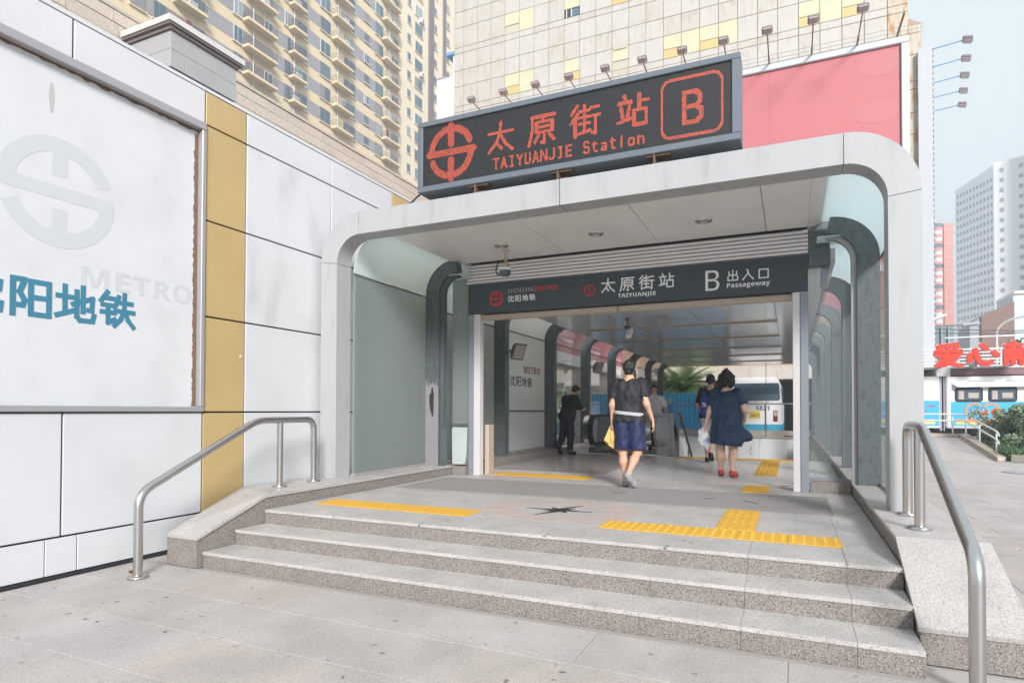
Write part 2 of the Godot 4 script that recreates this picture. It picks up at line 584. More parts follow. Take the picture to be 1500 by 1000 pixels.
func make_materials() -> void:
	var mottle := ntex(5, 0.006, ramp([gr(0.955), gr(0.985), gr(1.0)], [0.0, 0.45, 1.0]), false, 5)
	var streak := ntex(9, 0.012, ramp([gr(0.91), gr(0.98), gr(1.0), gr(1.0)], [0.0, 0.28, 0.5, 1.0]), false, 5)
	var grain := ntex(3, 0.2, ramp([gr(0.93), gr(1.0)], [0.0, 1.0]), false, 3)
	var bumpy := ntex(13, 0.12, ramp([gr(0.0), gr(1.0)], [0.0, 1.0]), false, 4)
	var spots := spotted(31, 3.4, 95)
	var dirt := spotted(47, 2.3, 26)
	var gcols := [lin(0.085, 0.077, 0.07), lin(0.17, 0.153, 0.138), lin(0.25, 0.222, 0.196), lin(0.30, 0.259, 0.225), lin(0.345, 0.312, 0.282)]
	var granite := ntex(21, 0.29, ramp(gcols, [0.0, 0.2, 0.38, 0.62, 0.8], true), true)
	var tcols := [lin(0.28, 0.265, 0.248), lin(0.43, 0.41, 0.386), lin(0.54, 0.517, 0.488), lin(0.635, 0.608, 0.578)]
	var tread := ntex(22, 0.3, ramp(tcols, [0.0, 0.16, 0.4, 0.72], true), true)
	var pcols := [lin(0.40, 0.365, 0.345), lin(0.47, 0.435, 0.415), lin(0.52, 0.485, 0.465), lin(0.57, 0.54, 0.52)]
	var paving := ntex(23, 0.3, ramp(pcols, [0.0, 0.25, 0.5, 0.8], true), true)
	var icols := [lin(0.46, 0.45, 0.44), lin(0.6, 0.59, 0.58), lin(0.69, 0.68, 0.665), lin(0.78, 0.77, 0.755)]
	var inner := ntex(24, 0.21, ramp(icols, [0.0, 0.2, 0.5, 0.8], true), true)
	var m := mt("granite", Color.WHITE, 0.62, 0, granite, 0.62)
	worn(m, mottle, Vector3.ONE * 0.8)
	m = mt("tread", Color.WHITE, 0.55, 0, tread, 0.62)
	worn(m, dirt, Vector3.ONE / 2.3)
	for i in 4:
		m = mt("paving%d" % i, [gr(1.0), Color(1.0, 0.985, 0.97), Color(0.975, 0.97, 0.965), Color(0.985, 0.98, 0.975)][i], 0.72, 0, paving, 0.7)
		worn(m, spots, Vector3.ONE / 3.4)
	mt("joint", lin(0.33, 0.305, 0.285), 0.9)
	m = mt("far_paving", lin(0.53, 0.5, 0.475), 0.8, 0, grain, 1.5)
	worn(m, spots, Vector3.ONE / 3.4)
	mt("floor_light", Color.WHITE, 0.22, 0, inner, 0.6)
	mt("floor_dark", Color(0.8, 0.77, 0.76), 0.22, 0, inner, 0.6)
	m = mt("white_panel", lin(0.65, 0.663, 0.672), 0.38, 0, grain, 0.5)
	worn(m, mottle, Vector3.ONE * 0.3)
	m = mt("stained_panel", lin(0.64, 0.652, 0.66), 0.4, 0, grain, 0.5)
	worn(m, ntex(19, 0.01, ramp([gr(0.9), gr(0.965), gr(1.0), gr(1.0)], [0.0, 0.25, 0.5, 1.0]), false, 5), Vector3(0.3, 0.12, 0.3))
	m = mt("sheet", lin(0.66, 0.678, 0.684), 0.55, 0, grain, 0.4)
	worn(m, mottle, Vector3.ONE * 0.5)
	m = mt("gold_panel", lin(0.535, 0.39, 0.175), 0.42, 0, ntex(61, 0.25, ramp([gr(0.9), gr(1.0)], [0.0, 1.0]), false, 3), 0.3)
	worn(m, mottle, Vector3.ONE * 0.4)
	mt("black", lin(0.025, 0.027, 0.03), 0.6)
	mt("seal", lin(0.085, 0.105, 0.115), 0.7)
	m = mt("frame_grey", lin(0.40, 0.39, 0.40), 0.45, 0.3, grain, 0.4)
	m = mt("rust", lin(0.2, 0.14, 0.1), 0.85, 0, ntex(62, 0.03, ramp([lin(0.35, 0.3, 0.27), lin(1, 0.85, 0.7), gr(1.0)], [0.0, 0.5, 1.0]), false, 5), 0.5)
	mt("teal_ink", lin(0.04, 0.185, 0.275), 0.5)
	mt("faded_ink", lin(0.52, 0.538, 0.546), 0.55)
	mt("smudge", lin(0.45, 0.43, 0.42), 0.7)
	m = mt("cladding", lin(0.41, 0.415, 0.418), 0.4, 0.0, grain, 0.3)
	worn(m, streak, Vector3(0.6, 0.15, 0.6))
	m = mt("soffit", lin(0.90, 0.875, 0.85), 0.32, 0.0, grain, 0.25)
	worn(m, mottle, Vector3.ONE * 0.35)
	m = mt("ceiling", lin(0.92, 0.92, 0.92), 0.14, 0.25, grain, 0.5)
	m = mt("rib", lin(0.125, 0.145, 0.147), 0.42, 0.2, ntex(63, 0.02, ramp([gr(0.88), gr(0.95), gr(1.0)], [0.0, 0.5, 1.0]), false, 6), 0.9)
	worn(m, ntex(64, 0.02, ramp([gr(0.82), gr(1.0), gr(1.0)], [0.0, 0.4, 1.0]), false, 5), Vector3(1.3, 0.4, 1.3))
	m = mt("scuffed", lin(0.27, 0.265, 0.27), 0.5, 0.1, mottle, 0.8)
	mt("header", lin(0.043, 0.055, 0.062), 0.38)
	mt("louvre", lin(0.8, 0.785, 0.775), 0.4, 0.0)
	mt("beige_metal", lin(0.5, 0.41, 0.32), 0.5, 0.2)
	mt("jamb_blue", lin(0.27, 0.29, 0.325), 0.4, 0.3)
	mt("jamb_white", lin(0.7, 0.685, 0.67), 0.4, 0.2, grain, 0.3)
	m = mt("frosted", lin(0.26, 0.285, 0.275), 0.2)
	m.backlight_enabled = true
	m.backlight = Color(0.97, 1.0, 0.985)
	m.albedo_color.a = 0.9
	m.transparency = BaseMaterial3D.TRANSPARENCY_ALPHA
	m = mt("frosted_mid", lin(0.72, 0.75, 0.73), 0.25)
	m.backlight_enabled = true
	m.backlight = Color(0.8, 0.82, 0.8)
	m.albedo_color.a = 0.7
	m.transparency = BaseMaterial3D.TRANSPARENCY_ALPHA
	mt("tower_window", lin(0.3, 0.34, 0.38), 0.5)
	m = mt("frosted_light", lin(0.80, 0.86, 0.835), 0.35)
	m.backlight_enabled = true
	m.backlight = Color(0.9, 0.94, 0.92)
	m.albedo_color.a = 0.85
	m.transparency = BaseMaterial3D.TRANSPARENCY_ALPHA
	glass("clear", lin(0.5, 0.68, 0.68), 0.04, 0.02)
	m = mt("tinted", lin(0.80, 0.88, 0.89), 0.3)
	m.backlight_enabled = true
	m.backlight = Color(0.9, 0.95, 0.96)
	m.albedo_color.a = 0.88
	m.transparency = BaseMaterial3D.TRANSPARENCY_ALPHA
	mt("frosted_board", lin(0.45, 0.51, 0.475), 0.45, 0, mottle, 0.8)
	m = mt("steel", lin(0.60, 0.585, 0.57), 0.27, 1.0, grain, 0.12)
	mt("dark_steel", lin(0.16, 0.165, 0.17), 0.4, 0.8)
	mt("led_frame", lin(0.15, 0.178, 0.205), 0.42, 0.2, grain, 0.3)
	mt("rusty_iron", lin(0.28, 0.17, 0.11), 0.8, 0.1, ntex(67, 0.06, ramp([gr(0.5), gr(1.0)], [0.0, 1.0]), false, 4), 0.3)
	mt("ink_white", lin(0.78, 0.79, 0.79), 0.5)
	mt("ink_grey", lin(0.34, 0.34, 0.35), 0.5)
	mt("ink_red", lin(0.55, 0.02, 0.03), 0.45)
	mt("tactile", lin(0.70, 0.40, 0.045), 0.6, 0, ntex(68, 0.03, ramp([Color(0.9, 0.88, 0.84), gr(1.0)], [0.0, 0.6]), false, 4), 0.8)
	mt("cream_stone", lin(0.58, 0.51, 0.425), 0.7, 0, ntex(69, 0.04, ramp([gr(0.86), gr(1.0)], [0.0, 1.0]), false, 4), 1.2)
	mt("cream_stone_b", lin(0.62, 0.545, 0.455), 0.7, 0, ntex(70, 0.04, ramp([gr(0.86), gr(1.0)], [0.0, 1.0]), false, 4), 1.2)
	mt("mortar", lin(0.4, 0.35, 0.3), 0.9)
	mt("grey_tile", lin(0.37, 0.37, 0.37), 0.5, 0, mottle, 2.0)
	mt("grey_cap", lin(0.6, 0.58, 0.55), 0.6, 0, mottle, 2.0)
	m = mt("facade", lin(0.46, 0.432, 0.38), 0.5, 0, mottle, 3.0)
	worn(m, ntex(71, 0.015, ramp([Color(0.93, 0.89, 0.83), gr(1.0), gr(1.0)], [0.0, 0.45, 1.0]), false, 5), Vector3(0.35, 0.09, 0.35))
	m = mt("facade_b", lin(0.48, 0.455, 0.412), 0.5, 0, mottle, 3.0)
	worn(m, ntex(72, 0.015, ramp([Color(0.94, 0.91, 0.87), gr(1.0), gr(1.0)], [0.0, 0.4, 1.0]), false, 5), Vector3(0.35, 0.09, 0.35))
	m = mt("facade_rusty", lin(0.48, 0.435, 0.365), 0.55, 0, mottle, 3.0)
	worn(m, ntex(73, 0.012, ramp([Color(0.9, 0.68, 0.45), Color(0.98, 0.92, 0.82), gr(1.0)], [0.12, 0.36, 0.7]), false, 5), Vector3(0.6, 0.12, 0.6))
	mt("facade_joint", lin(0.38, 0.27, 0.19), 0.9)
	mt("yellow_tile", lin(0.53, 0.515, 0.345), 0.5, 0, mottle, 2.0)
	mt("orange_tile", lin(0.53, 0.42, 0.18), 0.5, 0, mottle, 2.0)
	mt("vent_tile", lin(0.46, 0.41, 0.33), 0.6)
	mt("window_glass", lin(0.07, 0.11, 0.14), 0.06)
	mt("window_blue", lin(0.09, 0.15, 0.18), 0.08)
	mt("window_pale", lin(0.25, 0.29, 0.29), 0.25)
	mt("window_grey", lin(0.2, 0.2, 0.2), 0.15)
	mt("window_frame", lin(0.6, 0.6, 0.58), 0.5)
	mt("tower_cream", lin(0.62, 0.505, 0.33), 0.7, 0, mottle, 9.0)
	mt("tower_pale", lin(0.64, 0.555, 0.41), 0.7, 0, mottle, 9.0)
	mt("tower_grey", lin(0.27, 0.26, 0.27), 0.7, 0, mottle, 9.0)
	mt("tower_brown", lin(0.22, 0.19, 0.18), 0.7, 0, mottle, 5.0)
	mt("tower_strip", lin(0.15, 0.12, 0.12), 0.6)
	mt("iron", lin(0.08, 0.075, 0.07), 0.6)
	mt("ac_white", lin(0.68, 0.67, 0.65), 0.5)
	mt("billboard_pink", lin(0.46, 0.14, 0.15), 0.6)
	mt("billboard_disc", lin(0.463, 0.153, 0.16), 0.6)
	mt("billboard_frame", lin(0.5, 0.517, 0.535), 0.5)
	mt("lamp_grey", lin(0.21, 0.17, 0.17), 0.5)
	mt("lamp_lens", lin(0.42, 0.36, 0.36), 0.2)
	mt("blue_arm", lin(0.1, 0.3, 0.5), 0.5)
	mt("red_tower", lin(0.58, 0.24, 0.17), 0.8)
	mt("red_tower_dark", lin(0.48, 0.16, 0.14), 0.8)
	mt("red_tower_band", lin(0.66, 0.5, 0.4), 0.8)
	mt("white_tower", lin(0.78, 0.765, 0.745), 0.8)
	mt("white_tower_side", lin(0.80, 0.81, 0.82), 0.8)
	mt("brick", lin(0.30, 0.19, 0.15), 0.85, 0, ntex(74, 0.2, ramp([gr(0.75), gr(1.0)], [0.0, 1.0]), false, 2), 8.0)
	mt("slate", lin(0.34, 0.35, 0.38), 0.8)
	mt("pale_blue", lin(0.55, 0.62, 0.68), 0.7)
	mt("teal_wall", lin(0.17, 0.23, 0.24), 0.5)
	mt("bus_white", lin(0.76, 0.76, 0.75), 0.3)
	mt("bus_blue", lin(0.06, 0.35, 0.52), 0.3)
	mt("van_blue", lin(0.06, 0.42, 0.70), 0.4)
	mt("rubber", lin(0.02, 0.02, 0.02), 0.75)
	mt("plate_yellow", lin(0.8, 0.52, 0.03), 0.5)
	mt("tail_red", lin(0.16, 0.03, 0.02), 0.25)
	mt("stripe_orange", lin(0.8, 0.26, 0.08), 0.5)
	mt("stripe_yellow", lin(0.82, 0.68, 0.2), 0.5)
	mt("stripe_green", lin(0.28, 0.58, 0.35), 0.5)
	mt("hoarding", lin(0.11, 0.58, 0.98), 0.45, 0, mottle, 1.4)
	mt("letter_red", lin(0.85, 0.03, 0.006), 0.45)
	mt("maroon", lin(0.22, 0.12, 0.13), 0.6)
	mt("coping", lin(0.46, 0.40, 0.34), 0.8, 0, mottle, 1.0)
	mt("plaster", lin(0.74, 0.76, 0.75), 0.6, 0, mottle, 2.0)
	mt("white_rail", lin(0.72, 0.73, 0.74), 0.4, 0.3)
	mt("leaf_silver", lin(0.33, 0.39, 0.29), 0.6)
	mt("leaf_green", lin(0.07, 0.15, 0.045), 0.6)
	mt("leaf_pale", lin(0.36, 0.41, 0.30), 0.6)
	mt("leaf_dark", lin(0.04, 0.085, 0.03), 0.6)
	mt("frond", lin(0.36, 0.46, 0.27), 0.55)
	mt("frond_b", lin(0.2, 0.31, 0.12), 0.55)
	for k in ["leaf_silver", "leaf_green", "leaf_pale", "leaf_dark", "frond", "frond_b"]:
		mats[k].backlight_enabled = true
		mats[k].backlight = Color(0.25, 0.3, 0.15)
		mats[k].cull_mode = BaseMaterial3D.CULL_DISABLED
	mt("bark", lin(0.12, 0.09, 0.065), 0.9)
	mt("car_grey", lin(0.30, 0.33, 0.36), 0.25, 0.4)
	mt("skin", lin(0.58, 0.33, 0.22), 0.55)
	mt("skin_pale", lin(0.66, 0.42, 0.31), 0.55)
	for k in ["skin", "skin_pale"]:
		mats[k].subsurf_scatter_enabled = true
		mats[k].subsurf_scatter_strength = 0.05
	mt("hair", lin(0.012, 0.010, 0.010), 0.5)
	mt("cloth_black", lin(0.012, 0.012, 0.014), 0.6)
	mt("cloth_coal", lin(0.011, 0.012, 0.014), 0.7)
	mt("cloth_navy", lin(0.012, 0.02, 0.07), 0.6)
	mt("dress_navy", lin(0.005, 0.026, 0.068), 0.65)
	mt("cloth_grey", lin(0.42, 0.42, 0.44), 0.7)
	mt("cloth_pale", lin(0.62, 0.62, 0.64), 0.7)
	mt("metro_red", lin(0.36, 0.17, 0.14), 0.6)
	mt("denim", lin(0.035, 0.038, 0.045), 0.75, 0, ntex(75, 0.02, ramp([gr(0.55), gr(1.0)], [0.2, 0.8]), false, 4), 0.5)
	mt("pack_blue", lin(0.03, 0.06, 0.30), 0.6)
	mt("shoe_red", lin(0.56, 0.06, 0.03), 0.5)
	mt("shoe_grey", lin(0.30, 0.29, 0.29), 0.6)
	mt("sole", lin(0.06, 0.06, 0.06), 0.8)
	mt("bag_yellow", lin(0.66, 0.46, 0.14), 0.6)
	m = mt("plastic_white", lin(0.72, 0.75, 0.78), 0.3)
	m.backlight_enabled = true
	m.backlight = Color(0.4, 0.4, 0.4)
	mt("leaf_brown", lin(0.25, 0.08, 0.03), 0.7)
	mt("mat_a", lin(0.27, 0.255, 0.245), 0.7, 0, mottle, 1.3)
	mt("mat_b", lin(0.17, 0.16, 0.155), 0.8)
	mt("star", lin(0.028, 0.026, 0.026), 0.35)
	mt("pink_granite", Color(0.97, 0.915, 0.895), 0.55, 0, tread, 0.62)
	mt("sign_purple", lin(0.45, 0.45, 0.58), 0.5)

func M(k: String) -> StandardMaterial3D:
	return mats[k]

# six-sided solid from four lower and four upper corners, both in the same turn
func hexa(s: SurfaceTool, lo: Array, hi: Array) -> void:
	var o := Vector3.ZERO
	for v in lo + hi: o += v / 8.0
	qo(s, lo[0], lo[1], lo[2], lo[3], o)
	qo(s, hi[0], hi[1], hi[2], hi[3], o)
	for k in 4:
		qo(s, lo[k], lo[(k + 1) % 4], hi[(k + 1) % 4], hi[k], o)

# ------------------------------------------------------------------ ground
func build_ground() -> void:
	var s := S()
	# one sheet with an opening for the stairwell
	var xs := [-900.0, -5.25, 0.72, 900.0]
	var zs := [-900.0, -27.6, -14.9, 900.0]
	for i in 3:
		for j in 3:
			if i == 1 and j == 1: continue
			q4(s, Vector3(xs[i], -0.012, zs[j + 1]), Vector3(xs[i + 1], -0.012, zs[j + 1]), Vector3(xs[i + 1], -0.012, zs[j]), Vector3(xs[i], -0.012, zs[j]))
	var g := thing("ground", "pale grey paved ground around the station entrance", "ground", Vector3.ZERO, "", "structure")
	wp(g, "sheet", s, M("far_paving"))
	var p := thing("pavement", "pinkish grey granite pavement with dark gum spots in front of the steps", "pavement", Vector3.ZERO, "", "structure")
	s = S()
	b2(s, Vector3(-6.0, -0.02, -4.2), Vector3(8.6, -0.006, 0.4))
	b2(s, Vector3(1.28, -0.02, -14.6), Vector3(8.6, -0.006, -4.205))
	wp(p, "joint_bed", s, M("joint"))
	# slabs laid in rows along x, half-bond
	var L := 1.19
	var D := 0.59
	var row := 0
	var z := -0.0
	while z > -14.4:
		var x0 := -5.98 if z > -4.0 else 1.29
		var x := x0 - (L * 0.5 if row % 2 else 0.0)
		if z <= -4.0: x = x0 - fposmod(x0 + 5.98 + (L * 0.5 if row % 2 else 0.0), L)
		while x < 8.4:
			var a := maxf(x, x0)
			var b := minf(x + L, 8.5)
			var zz := z - D
			if b - a > 0.1:
				var far := maxf(absf(z), absf(x))
				var k := rng.randi() % 4
				var n := bp(p, "paving_slab", Vector3(a + 0.002, -0.03, zz + 0.002), Vector3(b - 0.002, 0.0, z - 0.002), M("paving%d" % k), 0.002)
				n.position.y += rng.randf_range(-0.0006, 0.0004)
			x += L
		z -= D
		row += 1

# ------------------------------------------------------------------ metro wall on the left
func build_metro_wall() -> void:
	var w := thing("clad_wall", "white and gold clad metro wall with a large faded sign sheet", "wall", Vector3(-6.02, 0, -5))
	var X := -6.02
	var T := 0.03
	var s := S()
	b2(s, Vector3(X - 0.9, 0.0, -10.6), Vector3(X - 0.125, 5.12, 0.8))
	wp(w, "backing", s, M("seal"))
	s = S()
	b2(s, Vector3(X - 0.9, 5.125, -10.6), Vector3(X + 0.0, 5.16, 0.8))
	wp(w, "coping", s, M("white_panel"))
	var rows := [[0.03, 0.37], [0.37, 1.4925], [1.4925, 2.5704], [2.5704, 3.6579], [3.6579, 4.7406], [4.7406, 5.122]]
	var g := 0.009
	var panel := func(called: String, z0: float, z1: float, r: int, m: String) -> void:
		var gz := 0.004 if called == "plinth_panel" else g
		var lo: float = rows[r][0]
		var hi: float = rows[r][1]
		bp(w, called, Vector3(X - T, lo + g, minf(z0, z1) + gz), Vector3(X + rng.randf_range(-0.001, 0.001), hi - g, maxf(z0, z1) - gz), M(m), 0.004)
	# plinth row
	var pz := [0.8, -0.6, -1.3, -2.2, -2.9, -3.27, -3.54, -4.86, -5.5, -7.0, -8.4, -10.6]
	for i in pz.size() - 1: panel.call("plinth_panel", pz[i], pz[i + 1], 0, "white_panel")
	var lz := [0.8, -0.5, -1.95, -3.4, -4.855]
	for i in lz.size() - 1: panel.call("panel", lz[i], lz[i + 1], 1, "white_panel")
	lz = [0.8, -0.55, -2.0, -3.446, -4.855]
	for i in lz.size() - 1: panel.call("panel", lz[i], lz[i + 1], 5, "white_panel")
	for r in range(1, 6): panel.call("gold_panel", -4.855, -5.433, r, "gold_panel")
	for r in range(1, 6):
		panel.call("panel", -5.433, -6.94, r, "stained_panel" if r in [3, 4] else "white_panel")
		panel.call("panel", -6.94, -8.42, r, "white_panel")
		panel.call("gold_panel", -8.42, -9.0, r, "gold_panel")
		panel.call("panel", -9.0, -10.6, r, "white_panel")
	# the recessed sheet with its frame
	s = S()
	b2(s, Vector3(X - 0.12, 1.5, -4.84), Vector3(X - 0.055, 4.73, 0.8))
	var sheet := wp(w, "sign_sheet", s, M("sheet"))
	tag(sheet, "white sign sheet with faded round mark and teal lettering", "")
	s = S()
	b2(s, Vector3(X - 0.05, 4.655, -4.85), Vector3(X + 0.03, 4.738, 0.8), 0.006)
	wp(w, "frame", s, M("frame_grey"))
	s = S()
	b2(s, Vector3(X - 0.05, 1.497, -4.85), Vector3(X + 0.03, 1.553, 0.8), 0.006)
	wp(w, "frame", s, M("frame_grey"))
	s = S()
	b2(s, Vector3(X - 0.05, 1.555, -4.852), Vector3(X + 0.028, 4.653, -4.80), 0.006)
	wp(w, "frame", s, M("frame_grey"))
	# rusty edge of the sheet: ragged strip
	s = S()
	var n := FastNoiseLite.new()
	n.seed = 4
	n.frequency = 6.0
	n.fractal_octaves = 5
	var N := 120
	var top := PackedVector2Array([Vector2(-0.8, 4.7), Vector2(4.82, 4.7)])
	for i in N + 1:
		var zz := lerpf(4.82, -0.8, float(i) / N)
		top.append(Vector2(zz, 4.642 - 0.02 * absf(n.get_noise_1d(zz)) - (0.012 if n.get_noise_1d(zz * 4.0) > 0.1 else 0.0)))
	prism(s, top, 0.0, 0.004, Transform3D(Basis(Vector3(0, 0, -1), Vector3.UP, Vector3.RIGHT), Vector3(X - 0.055, 0, 0)))
	wp(w, "rust_edge", s, M("rust"))
	s = S()
	var side := PackedVector2Array([Vector2(4.82, 4.6), Vector2(4.82, 1.56)])
	for i in N + 1:
		var yy := lerpf(1.56, 4.6, float(i) / N)
		side.append(Vector2(4.765 - 0.02 * absf(n.get_noise_1d(yy + 20.0)) - (0.008 if n.get_noise_1d(yy * 5.0) > 0.1 else 0.0), yy))
	prism(s, side, 0.0, 0.005, Transform3D(Basis(Vector3(0, 0, -1), Vector3.UP, Vector3.RIGHT), Vector3(X - 0.055, 0, 0)))
	wp(w, "rust_edge", s, M("rust"))
	# lettering on the sheet
	var X2 := X - 0.054
	s = S()
	mark(s, 0.5, 0.0006, face_x(Vector3(X2, 3.49, -3.38)))
	wp(w, "faded_mark", s, M("faded_ink"))
	var gx := {"shen": -2.60, "yang": -2.985, "di": -3.36, "tie": -3.745}
	for k in ["shen", "yang", "di", "tie"]:
		s = S()
		glyph(s, k, 0.345, 0.046, 0.0025, face_x(Vector3(X2, 2.33, gx[k])))
		wp(w, "character", s, M("teal_ink"))
	wp(w, "faded_lettering", words("METRO", 0.19, face_x(Vector3(X2, 2.685, -3.57)), 1.17, true, 0.0015), M("faded_ink"))
	s = S()
	var sm := PackedVector2Array()
	for i in 14:
		var a := TAU * i / 14
		sm.append(Vector2(cos(a) * 0.025 * (1.0 + 0.5 * n.get_noise_1d(i * 3.1)), sin(a) * 0.14))
	prism(s, sm, 0.0, 0.001, face_x(Vector3(X2, 4.33, -3.3)))
	wp(w, "smudge", s, M("smudge"))
	s = S()
	b2(s, Vector3(X - 0.06, 0.0, -10.6), Vector3(X - 0.012, 0.028, 0.8))
	wp(w, "shadow_gap", s, M("black"))
	s = S()
	lathe(s, [Vector2(0.0, 0.004), Vector2(0.012, 0.004), Vector2(0.014, 0.0)], 12, Transform3D(Basis(Vector3.BACK, -PI / 2), Vector3(X, 2.16, -5.37)))
	wp(w, "bolt_cap", s, M("ink_white"))

# ------------------------------------------------------------------ steps, landing, cheeks
const RISE := 0.148
const TOP := 0.444
var joints := [-5.195, -4.89, -4.235, -3.58, -2.925, -2.27, -1.62, -0.964, -0.31, 0.346, 0.69]

func build_steps() -> void:
	var st := thing("granite_steps", "three broad speckled granite steps up to the station landing", "steps", Vector3(-2.2, 0, -4.6))
	var zf := [-4.2126, -4.595, -4.978]
	for i in 3:
		var y0: float = RISE * i
		var zb: float = zf[i + 1] if i < 2 else -5.2
		for k in joints.size() - 1:
			var a: float = joints[k] + 0.0007
			var b: float = joints[k + 1] - 0.0007
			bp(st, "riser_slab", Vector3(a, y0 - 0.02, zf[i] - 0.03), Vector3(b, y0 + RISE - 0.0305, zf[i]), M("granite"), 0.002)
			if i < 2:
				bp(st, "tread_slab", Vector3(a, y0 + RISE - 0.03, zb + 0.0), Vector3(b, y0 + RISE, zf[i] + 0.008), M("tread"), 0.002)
		var s := S()
		b2(s, Vector3(-5.2, 0, zb - 0.4), Vector3(0.695, y0 + RISE - 0.034, zf[i] - 0.032))
		wp(st, "core", s, M("joint"))
	var ld := thing("landing", "grey granite landing under the canopy", "landing", Vector3(-2.2, 0, -7), "", "structure")
	var s := S()
	b2(s, Vector3(-5.2, -0.3, -14.88), Vector3(0.7, TOP - 0.034, -5.05))
	wp(ld, "bed", s, M("joint"))
	var z := -4.970
	var row := 0
	while z > -14.8:
		var zn := maxf(z - 0.655, -14.88)
		for k in joints.size() - 1:
			var a: float = joints[k] + 0.001
			var b: float = joints[k + 1] - 0.001
			var m := "tread"
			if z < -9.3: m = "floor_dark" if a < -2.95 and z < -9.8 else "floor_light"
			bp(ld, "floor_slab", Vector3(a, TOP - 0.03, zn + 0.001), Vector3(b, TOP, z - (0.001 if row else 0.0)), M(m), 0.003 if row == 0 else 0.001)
		z = zn
		row += 1
	# left cheek
	var c := thing("cheek_wall", "low granite cheek wall beside the steps by the white clad wall", "low wall", Vector3(-5.6, 0, -5), "granite cheek walls of the steps")
	s = S()
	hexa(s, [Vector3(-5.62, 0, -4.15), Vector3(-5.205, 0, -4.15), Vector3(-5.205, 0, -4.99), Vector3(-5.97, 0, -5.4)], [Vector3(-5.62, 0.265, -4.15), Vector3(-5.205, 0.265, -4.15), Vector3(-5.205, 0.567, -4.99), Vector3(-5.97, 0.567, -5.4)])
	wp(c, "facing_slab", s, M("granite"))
	s = S()
	b2(s, Vector3(-5.97, 0, -9.0), Vector3(-5.205, 0.567, -5.402))
	hexa(s, [Vector3(-5.97, 0, -5.402), Vector3(-5.205, 0, -4.992), Vector3(-5.205, 0, -5.402), Vector3(-5.96, 0, -5.403)], [Vector3(-5.97, 0.567, -5.402), Vector3(-5.205, 0.567, -4.992), Vector3(-5.205, 0.567, -5.402), Vector3(-5.96, 0.567, -5.403)])
	wp(c, "facing_slab", s, M("granite"))
	s = S()
	hexa(s, [Vector3(-5.63, 0.268, -4.14), Vector3(-5.19, 0.268, -4.14), Vector3(-5.19, 0.57, -4.99), Vector3(-5.985, 0.57, -5.4)], [Vector3(-5.63, 0.298, -4.135), Vector3(-5.19, 0.298, -4.135), Vector3(-5.19, 0.602, -4.985), Vector3(-5.985, 0.602, -5.395)])
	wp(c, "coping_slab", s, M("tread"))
	s = S()
	hexa(s, [Vector3(-5.985, 0.57, -5.402), Vector3(-5.19, 0.57, -4.992), Vector3(-5.19, 0.57, -6.1), Vector3(-5.985, 0.57, -6.1)], [Vector3(-5.985, 0.6, -5.397), Vector3(-5.19, 0.6, -4.988), Vector3(-5.19, 0.6, -6.1), Vector3(-5.985, 0.6, -6.1)])
	wp(c, "coping_slab", s, M("tread"))
	for k in 2: bp(c, "coping_slab", Vector3(-5.985, 0.57, -6.103 - 1.45 * (k + 1)), Vector3(-5.19, 0.6, -6.103 - 1.45 * k - 0.003), M("tread"), 0.002)
	# right cheek
	var d := thing("cheek_wall", "broad granite cheek wall with a sloping slab on the right of the steps", "low wall", Vector3(1, 0, -5), "granite cheek walls of the steps")
	var xa := 0.70
	var xb := 1.25
	s = S()
	hexa(s, [Vector3(xa, 0, -4.44), Vector3(xb, 0, -4.44), Vector3(xb, 0, -5.33), Vector3(xa, 0, -5.33)], [Vector3(xa, 0.19, -4.44), Vector3(xb, 0.19, -4.44), Vector3(xb, 0.57, -5.33), Vector3(xa, 0.57, -5.33)])
	wp(d, "facing_slab", s, M("granite"))
	s = S()
	b2(s, Vector3(xa, 0, -28.0), Vector3(xb, 0.567, -5.332))
	wp(d, "facing_slab", s, M("granite"))
	s = S()
	hexa(s, [Vector3(xa - 0.012, 0.192, -4.43), Vector3(xb + 0.012, 0.192, -4.43), Vector3(xb + 0.012, 0.571, -5.33), Vector3(xa - 0.012, 0.571, -5.33)], [Vector3(xa - 0.012, 0.222, -4.42), Vector3(xb + 0.012, 0.222, -4.42), Vector3(xb + 0.012, 0.602, -5.325), Vector3(xa - 0.012, 0.602, -5.325)])
	wp(d, "coping_slab", s, M("tread"))
	for k in 6: bp(d, "coping_slab", Vector3(xa - 0.012, 0.57, -5.333 - 1.5 * (k + 1)), Vector3(xb + 0.012, 0.6, -5.333 - 1.5 * k - 0.003), M("tread"), 0.002)

# ------------------------------------------------------------------ the entrance pavilion
const ZF := -6.65
const RIBS := [-8.8, -11.4, -14.25, -17.1, -19.95, -22.8, -25.65, -28.3]

func sub(p: Array, a: int, b: int) -> Array:
	return p.slice(a, b + 1)

# a sheet following path points, thick t, from z0 to z1
func skin(s: SurfaceTool, path: Array, out_dir: float, t: float, z0: float, z1: float) -> void:
	var inner := []
	for i in path.size():
		var a: Vector2 = path[maxi(i - 1, 0)]
		var b: Vector2 = path[mini(i + 1, path.size() - 1)]
		var d := (b - a).normalized()
		inner.append(path[i] + Vector2(d.y, -d.x) * t * out_dir)
	band(s, path, inner, z0, z1)

